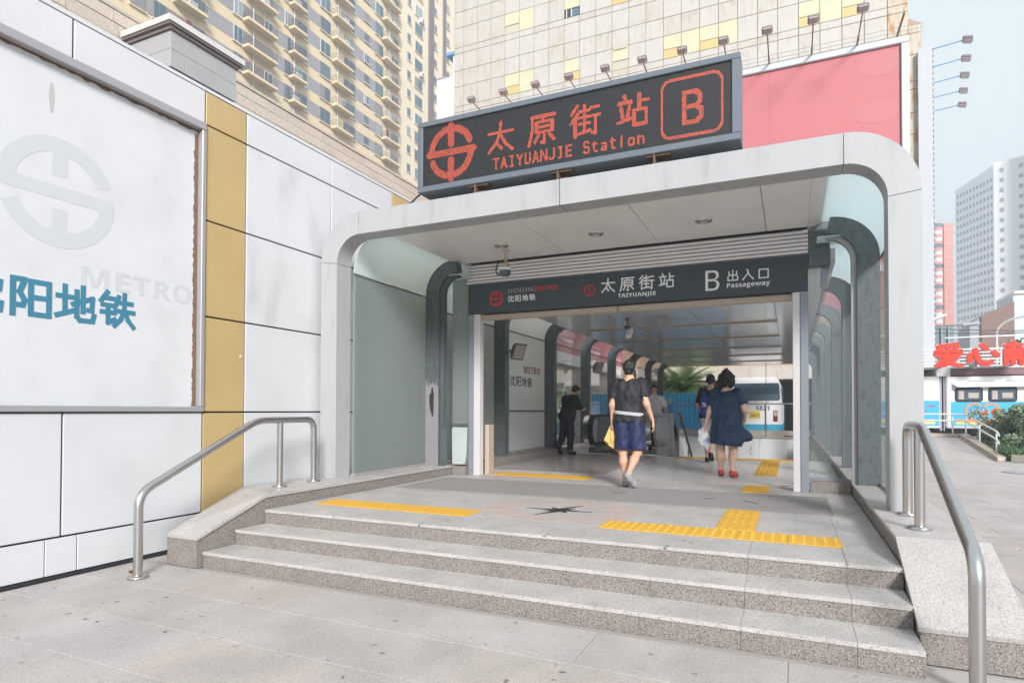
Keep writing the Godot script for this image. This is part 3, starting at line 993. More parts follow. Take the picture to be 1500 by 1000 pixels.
func build_entrance() -> void:
	var e := thing("station_entrance", "metro station entrance pavilion with grey rounded portal and glass sides", "station entrance", Vector3(-2.4, 0, -8))
	var n := 10
	var po := arch_pts(-5.93, 1.09, 0.6, 4.185, 0.63, n)
	var pi := arch_pts(-5.66, 0.82, 0.6, 3.885, 0.36, n)
	var g := 0.006
	var zb := ZF - 0.29
	var s := S()
	band(s, [Vector2(-5.93, 0.6), Vector2(-5.93, 3.555 - g)], [Vector2(-5.66, 0.6), Vector2(-5.66, 3.525 - g)], zb, ZF)
	wp(e, "post_panel", s, M("cladding"))
	s = S()
	band(s, [Vector2(1.09, 0.6), Vector2(1.09, 3.555 - g)], [Vector2(0.82, 0.6), Vector2(0.82, 3.525 - g)], zb, ZF)
	wp(e, "post_panel", s, M("cladding"))
	s = S()
	band(s, sub(po, 1, n + 1), sub(pi, 1, n + 1), zb, ZF)
	wp(e, "corner_panel", s, M("cladding"))
	s = S()
	band(s, sub(po, n + 2, 2 * n + 2), sub(pi, n + 2, 2 * n + 2), zb, ZF)
	wp(e, "corner_panel", s, M("cladding"))
	for k in [[-5.30 + g, -2.43 - g], [-2.43 + g, 0.46 - g]]:
		s = S()
		band(s, [Vector2(k[0], 4.185), Vector2(k[1], 4.185)], [Vector2(k[0], 3.885), Vector2(k[1], 3.885)], zb, ZF)
		wp(e, "beam_panel", s, M("cladding"))
	s = S()
	band(s, arch_pts(-5.92, 1.08, 0.6, 4.175, 0.62, n), arch_pts(-5.67, 0.83, 0.6, 3.895, 0.37, n), zb + 0.012, ZF - 0.012)
	wp(e, "joint_core", s, M("seal"))
	# soffit under the front canopy
	var sx := [-5.13, -4.63, -3.2, -1.772, -0.31, 0.2]
	var zs0 := -9.05
	for i in sx.size() - 1:
		bp(e, "soffit_panel", Vector3(sx[i] + 0.004, 3.97, zs0), Vector3(sx[i + 1] - 0.004, 3.995, zb - 0.012), M("soffit"), 0.003)
	s = S()
	var cp := [Vector2(0.2, 3.97)]
	for k in range(0, 9):
		var a := -PI / 2 + PI / 2 * k / 8.0
		cp.append(Vector2(0.24 + cos(a) * 0.2, 4.17 + sin(a) * 0.2))
	skin(s, cp, -1.0, 0.02, zs0, zb - 0.012)
	wp(e, "soffit_edge", s, M("soffit"))
	s = S()
	b2(s, Vector3(-5.1, 4.0, -9.4), Vector3(0.2, 4.17, zb - 0.004))
	wp(e, "canopy_roof", s, M("seal"))
	# ribs and glass
	var ho := arch_pts(-5.597, 0.997, 0.6, 3.997, 0.55, n)
	var hi := arch_pts(-5.345, 0.745, 0.6, 3.79, 0.34, n)
	var io := arch_pts(-5.597, 0.997, 0.6, 3.747, 0.5, n)
	var ii := arch_pts(-5.345, 0.745, 0.6, 3.54, 0.29, n)
	for i in RIBS.size():
		var z: float = RIBS[i]
		var o := ho if i == 0 else io
		var j := hi if i == 0 else ii
		for side in 2:
			s = S()
			var a := 0 if side == 0 else n + 2
			band(s, sub(o, a, a + n + 1), sub(j, a, a + n + 1), z - 0.2, z)
			var rb := wp(e, "rib", s, M("rib"))
			if i == 0:
				s = S()
				var f := arch_pts(-5.343, 0.743, 0.6, 3.788, 0.338, n)
				var f2 := arch_pts(-5.285, 0.685, 0.6, 3.73, 0.28, n)
				band(s, sub(f, a, a + n + 1), sub(f2, a, a + n + 1), z - 0.17, z - 0.06)
				wp(rb, "inner_frame", s, M("frame_grey") if side == 1 else M("rib"))
	# scuffed lower part of the front left rib
	s = S()
	var fn := FastNoiseLite.new()
	fn.frequency = 0.22
	var cv := PackedVector2Array([Vector2(-5.596, 0.602), Vector2(-5.346, 0.602)])
	for i in 26:
		var u := i / 25.0
		cv.append(Vector2(-5.346 - 0.25 * u, 1.95 + 0.22 * fn.get_noise_1d(u * 60.0) + 0.1 * fn.get_noise_1d(u * 300.0)))
	prism(s, cv, -8.81, -8.797)
	wp(e, "rib_cover", s, M("scuffed"))
	s = S()
	var sc := PackedVector2Array()
	for i in 40:
		var a := TAU * i / 40
		var w := 1.0 + 0.55 * fn.get_noise_2d(cos(a) * 3.0, sin(a) * 3.0)
		sc.append(Vector2(-5.47 + cos(a) * 0.042 * w, 1.66 + sin(a) * 0.22 * w))
	prism(s, sc, -8.7965, -8.795)
	wp(e, "black_stain", s, M("black"))
	var edges := [zb] + RIBS
	for i in edges.size() - 1:
		var z1: float = edges[i]
		var z0: float = edges[i + 1]
		var top := 4.0 if i == 0 else 3.75
		var r := 0.55 if i == 0 else 0.5
		var gl := arch_pts(-5.612, 1.012, 0.6, top + 0.012, r + 0.012, n)
		for side in 2:
			var m := "clear"
			var mc := "tinted"
			if side == 0:
				m = ["frosted", "frosted", "frosted_mid"][i] if i < 3 else "clear"
				mc = "frosted_light" if i < 3 else "clear"
			elif i > 1: mc = "clear"
			s = S()
			var y1 := 3.415 if i == 0 else 3.24
			if side == 0: skin(s, [Vector2(-5.612, 0.63), Vector2(-5.612, y1)], 1.0, 0.012, z0 + 0.004 - (0.2 if i == 0 else 0.0), z1 - 0.004)
			else: skin(s, [Vector2(1.012, y1), Vector2(1.012, 0.63)], 1.0, 0.012, z0 + 0.004 - (0.2 if i == 0 else 0.0), z1 - 0.004)
			wp(e, "glass_pane", s, M(m))
			s = S()
			var a := 1 if side == 0 else n + 2
			var cu := sub(gl, a, a + n)
			if side == 0: cu.append(Vector2(-4.9, top + 0.012))
			else: cu.push_front(Vector2(0.3, top + 0.012))
			skin(s, cu, 1.0, 0.012, z0 + 0.004 - (0.2 if i == 0 else 0.0), z1 - 0.004)
			wp(e, "curved_pane", s, M(mc))
			s = S()
			var xg := -5.606 if side == 0 else 1.006
			b2(s, Vector3(xg - 0.009, y1 - 0.003, z0 + 0.004), Vector3(xg + 0.009, y1 + 0.022, z1 - 0.004))
			wp(e, "glazing_seal", s, M("seal"))
			s = S()
			b2(s, Vector3(xg - 0.03, 0.602, z0 + 0.004), Vector3(xg + 0.03, 0.635, z1 - 0.004))
			wp(e, "sill_rail", s, M("frame_grey"))
	# low frosted ledge line inside the second bay on the left and lettering on its pane
	s = S()
	b2(s, Vector3(-5.59, 1.49, -14.2), Vector3(-5.57, 1.525, -11.65))
	wp(e, "pane_rail", s, M("seal"))
	wp(e, "pane_lettering", words("METRO", 0.16, face_x(Vector3(-5.598, 2.38, -12.96)), 0.98, true, 0.002), M("metro_red"))
	var gz := -12.2
	for k in ["shen", "yang", "di", "tie"]:
		s = S()
		glyph(s, k, 0.235, 0.024, 0.002, face_x(Vector3(-5.598, 2.06, gz)), 1.2)
		wp(e, "pane_character", s, M("seal"))
		gz -= 0.32
	# plinth curbs inside the glass
	for k in 5:
		bp(e, "curb_slab", Vector3(-5.56, TOP, -8.99 - 1.18 * (k + 1)), Vector3(-5.205, 0.598, -8.99 - 1.18 * k - 0.004), M("granite"), 0.004)
	bp(e, "curb_slab", Vector3(-5.2, TOP, -9.2), Vector3(-4.96, 0.585, -9.02), M("granite"), 0.004)
	bp(e, "curb_slab", Vector3(0.21, TOP, -9.28), Vector3(0.686, 0.595, -9.1), M("granite"), 0.004)
	# header: ribbed louvre, box, shutter housing, jambs
	for k in 6:
		var y := 3.635 + k * 0.054
		s = S()
		var pr := PackedVector2Array([Vector2(0, 0), Vector2(0.05, 0.006), Vector2(0.056, 0.016), Vector2(0.056, 0.03), Vector2(0.05, 0.04), Vector2(0.0, 0.046)])
		prism(s, pr, -4.985, 0.2, Transform3D(Basis(Vector3.BACK, Vector3.UP, Vector3.LEFT), Vector3(-4.785, y, -9.17)))
		wp(e, "louvre_slat", s, M("louvre"))
	s = S()
	b2(s, Vector3(-4.98, 3.13, -9.4), Vector3(0.198, 3.966, -9.172))
	wp(e, "header_box", s, M("louvre"))
	s = S()
	b2(s, Vector3(-4.735, 3.035, -9.33), Vector3(-2.42, 3.126, -9.20), 0.008)
	b2(s, Vector3(-2.41, 3.035, -9.33), Vector3(0.006, 3.126, -9.20), 0.008)
	wp(e, "shutter_housing", s, M("beige_metal"))
	s = S()
	b2(s, Vector3(-4.7, 3.113, -9.195), Vector3(-0.02, 3.1285, -9.17))
	wp(e, "header_gap", s, M("black"))
	bp(e, "door_jamb", Vector3(-4.944, TOP, -9.24), Vector3(-4.853, 3.124, -9.10), M("jamb_blue"), 0.004)
	bp(e, "door_jamb", Vector3(-4.8515, TOP, -9.25), Vector3(-4.737, 3.124, -9.115), M("jamb_white"), 0.004)
	bp(e, "door_jamb", Vector3(0.008, TOP, -9.25), Vector3(0.1, 3.124, -9.115), M("jamb_white"), 0.004)
	bp(e, "door_jamb", Vector3(0.1015, TOP, -9.24), Vector3(0.2, 3.124, -9.10), M("jamb_blue"), 0.004)
	bp(e, "transom_panel", Vector3(0.203, 3.45, -9.26), Vector3(0.46, 4.165, -9.12), M("rib"), 0.004)
	bp(e, "transom_panel", Vector3(0.36, 3.2, -9.5), Vector3(0.44, 3.44, -9.2), M("jamb_blue"), 0.004)
	bp(e, "transom_pane", Vector3(-5.3, 3.745, -9.2), Vector3(-4.95, 3.99, -9.12), M("frosted_light"))
	# narrow side panes
	bp(e, "side_pane", Vector3(-5.28, 1.29, -9.16), Vector3(-4.948, 3.74, -9.15), M("frosted"))
	bp(e, "side_pane_rail", Vector3(-5.28, 1.26, -9.17), Vector3(-4.948, 1.285, -9.13), M("seal"))
	bp(e, "lower_side_pane", Vector3(-5.28, 0.6, -9.16), Vector3(-4.948, 1.255, -9.15), M("frosted"))
	s = S()
	prism(s, PackedVector2Array([Vector2(-5.26, 0.61), Vector2(-5.02, 0.615), Vector2(-4.985, 0.8), Vector2(-4.975, 1.23), Vector2(-5.24, 1.235), Vector2(-5.27, 1.2)]), -9.135, -9.12)
	wp(e, "loose_board", s, M("frosted_board"))
	bp(e, "side_pane", Vector3(0.205, 0.635, -9.2), Vector3(0.684, 3.74, -9.19), M("clear"))
	bp(e, "side_pane_rail", Vector3(0.203, 0.598, -9.22), Vector3(0.684, 0.633, -9.17), M("jamb_blue"))
	bp(e, "shutter_rail", Vector3(-4.735, TOP, -9.5), Vector3(-4.66, 1.28, -9.3), M("beige_metal"), 0.004)
	# interior ceiling
	var cz := [-9.4, -12.2, -15.0, -17.9, -20.8, -23.7, -26.5, -28.3]
	var cx := [-4.98, -3.4, -1.85, -0.3, 0.46]
	for i in cz.size() - 1:
		for k in cx.size() - 1:
			bp(e, "ceiling_panel", Vector3(cx[k] + 0.004, 3.5, cz[i + 1] + 0.004), Vector3(cx[k + 1] - 0.004, 3.52, cz[i] - 0.004), M("ceiling"), 0.002)
	s = S()
	b2(s, Vector3(-5.0, 3.525, -28.3), Vector3(0.48, 3.77, -9.41))
	wp(e, "roof", s, M("seal"))
	for side in 2:
		s = S()
		var xe := -5.05 if side == 0 else 0.47
		b2(s, Vector3(xe, 3.55, -28.3), Vector3(xe + 0.07, 3.74, -9.42))
		wp(e, "roof_edge", s, M("jamb_white"))
	for k in 5:
		var z := -14.6 - 2.86 * k
		bp(e, "light_channel", Vector3(-4.6, 3.465, z - 0.022), Vector3(-0.3, 3.497, z + 0.022), M("beige_metal"), 0.005)

# ------------------------------------------------------------------ signs
func led_image() -> Array:
	var W := 320
	var H := 64
	var on := PackedByteArray()
	on.resize(W * H)
	var put := func(lines: Array, w: float, box: Rect2, gw: float) -> void:
		for l in lines:
			for i in l.size() - 1:
				var a: Vector2 = box.position + Vector2(l[i].x / gw, l[i].y / 10.0) * box.size
				var b: Vector2 = box.position + Vector2(l[i + 1].x / gw, l[i + 1].y / 10.0) * box.size
				var lo := a.min(b) - Vector2.ONE * w
				var hi := a.max(b) + Vector2.ONE * w
				for y in range(maxi(0, int(lo.y)), mini(H, int(hi.y) + 1)):
					for x in range(maxi(0, int(lo.x)), mini(W, int(hi.x) + 1)):
						var p := Vector2(x + 0.5, y + 0.5)
						if p.distance_to(Geometry2D.get_closest_point_to_segment(p, a, b)) < w * 0.5:
							on[y * W + x] = 1
	# round mark
	for e in mark_lines():
		var l := []
		for p in e[0]: l.append((p + Vector2.ONE) * 5.0)
		put.call([l], 7.2, Rect2(7, 3, 56, 57), 10.0)
	var gx := {"tai": 79, "yuan": 125, "jie": 170, "zhan": 217}
	for k in gx: put.call(strokes(k), 3.35, Rect2(gx[k], 11, 30, 31), 10.0)
	var x := 86.0
	for ch in ["T", "A", "I", "Y", "U", "A", "N", "J", "I", "E", " ", "S", "t", "a", "t", "i", "o", "n"]:
		if ch != " ": put.call(strokes(ch), 2.0, Rect2(x, 47.5, 6.0, 11), 7.0)
		x += 8.85
	# B in its rounded box
	var bl := []
	var r := 8.0
	var R := Rect2(259, 6.5, 53, 52)
	for q in 4:
		var c: Vector2 = [R.position + Vector2(R.size.x - r, r), R.end - Vector2(r, r), R.position + Vector2(r, R.size.y - r), R.position + Vector2(r, r)][q]
		for k in 7:
			var a := -PI / 2 + PI / 2 * q + PI / 2 * k / 6.0
			bl.append(c + Vector2(cos(a), sin(a)) * r)
	bl.append(bl[0])
	put.call([bl], 2.6, Rect2(0, 0, 10, 10), 10.0)
	put.call(strokes("B"), 4.6, Rect2(277, 19, 18, 29), 7.0)
	var K := 4
	var al := Image.create(W * K, H * K, false, Image.FORMAT_RGB8)
	var em := Image.create(W * K, H * K, false, Image.FORMAT_RGB8)
	al.fill(Color(0.2, 0.21, 0.22))
	em.fill(Color.BLACK)
	var rr := RandomNumberGenerator.new()
	rr.seed = 8
	for y in H:
		for xx in W:
			var lit := on[y * W + xx] == 1
			var k := rr.randf_range(0.75, 1.0)
			if lit and rr.randf() < 0.06: k *= 0.65
			if lit and xx < 66 and int(xx * 0.9 + y * 0.55 + 3.0 * sin(y * 0.7)) % 5 == 0: k *= 0.6
			var v := rr.randf_range(0.10, 0.135)
			if y % 16 == 0 or xx % 32 == 0: v *= 0.86
			al.fill_rect(Rect2i(xx * K, y * K, K, K), Color(v, v * 1.02, v * 1.05))
			al.fill_rect(Rect2i(xx * K + 1, y * K + 1, 2, 2), Color(v + 0.045, v + 0.045, v + 0.05) if not lit else Color(0.5, 0.14, 0.09))
			if lit:
				em.fill_rect(Rect2i(xx * K, y * K, 3, 3), Color(1.0 * k, 0.42 * k, 0.28 * k))
	return [ImageTexture.create_from_image(al), ImageTexture.create_from_image(em)]

func build_signs() -> void:
	# LED board on the canopy
	var b := thing("led_sign", "large dark LED station sign with red dot lettering on the canopy edge", "LED sign", Vector3(-2.42, 4.185, -6.78))
	var x0 := -4.366
	var x1 := -0.468
	var y0 := 4.30
	var y1 := 5.2
	var zf := -6.65
	var zk := -6.97
	var s := S()
	b2(s, Vector3(x0 + 0.002, y0 + 0.002, zk), Vector3(x1 - 0.002, y1 - 0.002, zf - 0.03))
	wp(b, "cabinet", s, M("header"))
	var f := 0.085
	s = S()
	for k in [[x0, y0, x1, y0 + f * 0.85], [x0, y1 - f * 0.75, x1, y1], [x0, y0 + f * 0.85, x0 + f * 0.85, y1 - f * 0.75], [x1 - f, y0 + f * 0.85, x1, y1 - f * 0.75]]:
		var c := Vector3((k[0] + k[2]) / 2, (k[1] + k[3]) / 2, (zf + zk) / 2 + 0.02)
		bx(s, c, Vector3(k[2] - k[0], k[3] - k[1], zf - zk - 0.04), 0.006)
	wp(b, "frame", s, M("led_frame"))
	var tex := led_image()
	var m := StandardMaterial3D.new()
	m.resource_name = "led_matrix"
	m.albedo_texture = tex[0]
	m.roughness = 0.45
	m.emission_enabled = true
	m.emission = Color.WHITE
	m.emission_operator = BaseMaterial3D.EMISSION_OP_MULTIPLY
	m.emission_texture = tex[1]
	m.emission_energy_multiplier = 0.38
	s = S()
	var a := Vector3(x0 + f * 0.85, y0 + f * 0.85, zf - 0.024)
	var c := Vector3(x1 - f, y1 - f * 0.75, zf - 0.024)
	for v in [[a.x, a.y, 0, 1], [c.x, c.y, 1, 0], [c.x, a.y, 1, 1], [a.x, a.y, 0, 1], [a.x, c.y, 0, 0], [c.x, c.y, 1, 0]]:
		s.set_uv(Vector2(v[2], v[3]))
		s.add_vertex(Vector3(v[0], v[1], a.z))
	wp(b, "screen", s, m)
	for x in [-3.5, -2.42, -1.31]:
		s = S()
		b2(s, Vector3(x - 0.05, 4.187, -6.86), Vector3(x - 0.03, 4.299, -6.66))
		b2(s, Vector3(x - 0.028, 4.187, -6.80), Vector3(x + 0.09, 4.195, -6.655))
		b2(s, Vector3(x - 0.13, 4.277, -6.80), Vector3(x - 0.052, 4.299, -6.68))
		b2(s, Vector3(x - 0.028, 4.277, -6.80), Vector3(x + 0.13, 4.299, -6.68))
		wp(b, "bracket", s, M("rusty_iron"))
	s = S()
	tube(s, rounded([Vector3(-4.33, 4.34, -6.75), Vector3(-4.42, 4.29, -6.73), Vector3(-4.52, 4.2, -6.72), Vector3(-4.75, 4.195, -6.72)], 0.08), 0.012, 8)
	wp(b, "cable", s, M("black"))
	# header sign
	var h := thing("header_sign", "long dark grey station name sign above the doorway", "sign", Vector3(-2.38, 3.125, -9.1))
	bp(h, "board", Vector3(-4.95, 3.128, -9.165), Vector3(0.197, 3.617, -9.1), M("header"), 0.004)
	var z := -9.0998
	s = S()
	mark(s, 0.128, 0.002, face_z(Vector3(-4.428, 3.355, z)))
	wp(h, "round_mark", s, M("ink_red"))
	wp(h, "lettering", words("SHENYANG", 0.07, face_z(Vector3(-4.215, 3.43, z)), 0.48, false, 0.001), M("ink_grey"))
	wp(h, "lettering", words("METRO", 0.07, face_z(Vector3(-3.72, 3.43, z)), 0.37, true, 0.001), M("ink_red"))
	var gx := -4.215
	for k in ["shen", "yang", "di", "tie"]:
		s = S()
		glyph(s, k, 0.105, 0.0125, 0.001, face_z(Vector3(gx, 3.285, z)))
		wp(h, "character", s, M("ink_white"))
		gx += 0.125
	s = S()
	var ring := []
	for k in 33: ring.append(Vector2(cos(TAU * k / 32), sin(TAU * k / 32)) * 0.082)
	ink(s, [ring], 0.016, 0.001, face_z(Vector3(-2.83, 3.365, z)), false)
	ink(s, [[Vector2(0, -0.045), Vector2(0, 0.045)], [Vector2(-0.02, 0.03), Vector2(0, 0.045)], [Vector2(-0.022, -0.047), Vector2(0.022, -0.047)]], 0.014, 0.0012, face_z(Vector3(-2.83, 3.365, z)))
	wp(h, "line_mark", s, M("ink_red"))
	gx = -2.65
	for k in ["tai", "yuan", "jie", "zhan"]:
		s = S()
		glyph(s, k, 0.215, 0.021, 0.001, face_z(Vector3(gx, 3.315, z)), 1.02)
		wp(h, "character", s, M("ink_white"))
		gx += 0.292
	wp(h, "lettering", words("TAIYUANJIE", 0.058, face_z(Vector3(-2.39, 3.205, z)), 0.57, true, 0.001), M("ink_white"))
	wp(h, "lettering", words("B", 0.285, face_z(Vector3(-1.12, 3.225, z)), 0.19, false, 0.001), M("ink_white"))
	gx = -0.83
	for k in ["chu", "ru", "kou"]:
		s = S()
		glyph(s, k, 0.155, 0.0165, 0.001, face_z(Vector3(gx, 3.335, z)), 1.02)
		wp(h, "character", s, M("ink_white"))
		gx += 0.2
	wp(h, "lettering", words("Passageway", 0.062, face_z(Vector3(-0.83, 3.226, z)), 0.56, true, 0.001), M("ink_white"))

# ------------------------------------------------------------------ lamps and cameras at the entrance
func build_fixtures() -> void:
	var d := thing("downlight", "round chrome downlight in the soffit, the left one beside the camera", "downlight", Vector3(-3.93, 3.97, -8.25), "downlights in the canopy soffit")
	var s := S()
	lathe(s, [Vector2(0.06, 0.0), Vector2(0.062, -0.012), Vector2(0.085, -0.02), Vector2(0.105, -0.014), Vector2(0.108, 0.0)], 28)
	pp(d, "trim_ring", s, M("steel"), gpos[d])
	s = S()
	lathe(s, [Vector2(0.0, -0.006), Vector2(0.06, -0.006)], 24)
	pp(d, "lens", s, M("beige_metal"), gpos[d])
	copy_thing(d, Vector3(-2.466, 3.97, -8.215), "round chrome downlight in the soffit, the middle of the three")
	copy_thing(d, Vector3(-1.03, 3.97, -8.215), "round chrome downlight in the soffit, the right one over the letter B")
	# camera hanging from the soffit
	var c := thing("security_camera", "dome shaped security camera hanging on a rod under the canopy", "camera", Vector3(-3.975, 3.97, -8.5))
	s = S()
	lathe(s, [Vector2(0.0, 0.0), Vector2(0.05, 0.0), Vector2(0.05, -0.015), Vector2(0.022, -0.02), Vector2(0.022, -0.19), Vector2(0.036, -0.195), Vector2(0.036, -0.215)], 16)
	pp(c, "mounting_rod", s, M("beige_metal"), gpos[c])
	s = S()
	bx(s, Vector3(0, -0.245, 0.02), Vector3(0.1, 0.06, 0.11), 0.012)
	pp(c, "mount_head", s, M("beige_metal"), gpos[c])
	s = S()
	lathe(s, [Vector2(0.0, -0.275), Vector2(0.092, -0.278), Vector2(0.098, -0.29), Vector2(0.098, -0.315), Vector2(0.085, -0.32)], 22, Transform3D(Basis.IDENTITY, Vector3(0, 0, 0.02)))
	pp(c, "housing", s, M("louvre"), gpos[c])
	s = S()
	lathe(s, [Vector2(0.088, -0.32), Vector2(0.082, -0.37), Vector2(0.055, -0.405), Vector2(0.0, -0.412)], 22, Transform3D(Basis.IDENTITY, Vector3(0, 0, 0.02)))
	pp(c, "dome", s, M("window_glass"), gpos[c])
	s = S()
	tube(s, rounded([Vector3(-0.02, -0.17, 0.0), Vector3(-0.13, -0.19, 0.03), Vector3(-0.16, -0.34, 0.03), Vector3(-0.1, -0.38, 0.03), Vector3(-0.06, -0.36, 0.03)], 0.08), 0.011, 8)
	pp(c, "cable", s, M("black"), gpos[c])
	# second camera deeper inside
	var c2 := thing("security_camera", "small white bullet camera under the inner ceiling", "camera", Vector3(-3.2, 3.5, -13.0))
	s = S()
	lathe(s, [Vector2(0.0, 0.0), Vector2(0.06, 0.0), Vector2(0.055, -0.05), Vector2(0.02, -0.06), Vector2(0.02, -0.22), Vector2(0.0, -0.22)], 14)
	bx(s, Vector3(0, -0.2, 0), Vector3(0.14, 0.07, 0.06), 0.01)
	pp(c2, "bracket", s, M("dark_steel"), gpos[c2])
	s = S()
	bx(s, Vector3(0.05, -0.33, 0.05), Vector3(0.11, 0.1, 0.3), 0.02, Basis(Vector3.RIGHT, 0.7))
	pp(c2, "body", s, M("ink_white"), gpos[c2])
	# hanging box
	var hb := thing("hanging_sign_box", "small grey box sign hung on two rods inside the doorway", "sign", Vector3(-2.49, 3.5, -13.0))
	s = S()
	bx(s, Vector3(0, -0.155, 0), Vector3(0.43, 0.19, 0.06), 0.008)
	pp(hb, "box", s, M("frame_grey"), gpos[hb])
	s = S()
	for x in [-0.1, 0.1]:
		lathe(s, [Vector2(0.0, 0.0), Vector2(0.035, -0.002), Vector2(0.03, -0.02), Vector2(0.009, -0.024), Vector2(0.009, -0.065)], 12, Transform3D(Basis.IDENTITY, Vector3(x, 0, 0)))
	pp(hb, "rod", s, M("frame_grey"), gpos[hb])
	s = S()
	ink(s, [[Vector2(-0.03, 0.01), Vector2(0.03, 0.01)], [Vector2(-0.015, -0.008), Vector2(0.015, -0.008)]], 0.008, 0.001, face_z(Vector3(-2.49, 3.36, -12.97)))
	wp(hb, "label_mark", s, M("ink_white"))
	# floodlights on ribs
	var fl := thing("floodlight", "square grey floodlight on the dark rib left of the lettered pane", "floodlight", Vector3(-5.34, 2.74, -11.5), "floodlights along the left glass")
	s = S()
	tube(s, [Vector3(0, 0.0, 0), Vector3(0.12, 0.0, 0)], 0.035, 10)
	bx(s, Vector3(0.13, 0.0, 0), Vector3(0.05, 0.05, 0.2), 0.006)
	pp(fl, "arm", s, M("frame_grey"), gpos[fl])
	var tilt := Basis(Vector3.UP, 1.25) * Basis(Vector3.RIGHT, 0.35)
	s = S()
	hexa(s, [Vector3(-0.09, -0.09, -0.09), Vector3(0.09, -0.09, -0.09), Vector3(0.09, 0.09, -0.09), Vector3(-0.09, 0.09, -0.09)], [Vector3(-0.17, -0.16, 0.02), Vector3(0.17, -0.16, 0.02), Vector3(0.17, 0.16, 0.02), Vector3(-0.17, 0.16, 0.02)])
	bx(s, Vector3(0, 0, 0.04), Vector3(0.36, 0.34, 0.035), 0.008)
	pp(fl, "housing", s, M("dark_steel"), gpos[fl] + Vector3(0.24, -0.01, 0.02), tilt)
	s = S()
	bx(s, Vector3(0, 0, 0.061), Vector3(0.3, 0.28, 0.006))
	pp(fl, "lens", s, M("lamp_lens"), gpos[fl] + Vector3(0.24, -0.01, 0.02), tilt)
	copy_thing(fl, Vector3(-5.34, 2.78, -17.2), "square grey floodlight on the far dark rib above the escalator")

# ------------------------------------------------------------------ escalator and stairs
func esc_path(r: float, zfar: float) -> Array:
	# (u, v) with u running into the picture and v up
	var c := Vector2(15.45, 1.02)
	var o := [Vector2(16.4, 1.02 - r)]
	for k in 15:
		var a := -PI / 2 - PI * k / 14.0
		o.append(c + Vector2(cos(a), sin(a)) * r)
	o.append(Vector2(17.3, 1.02 + r))
	o.append(Vector2(zfar, 1.02 + r - (zfar - 17.3) * 0.56))
	return o

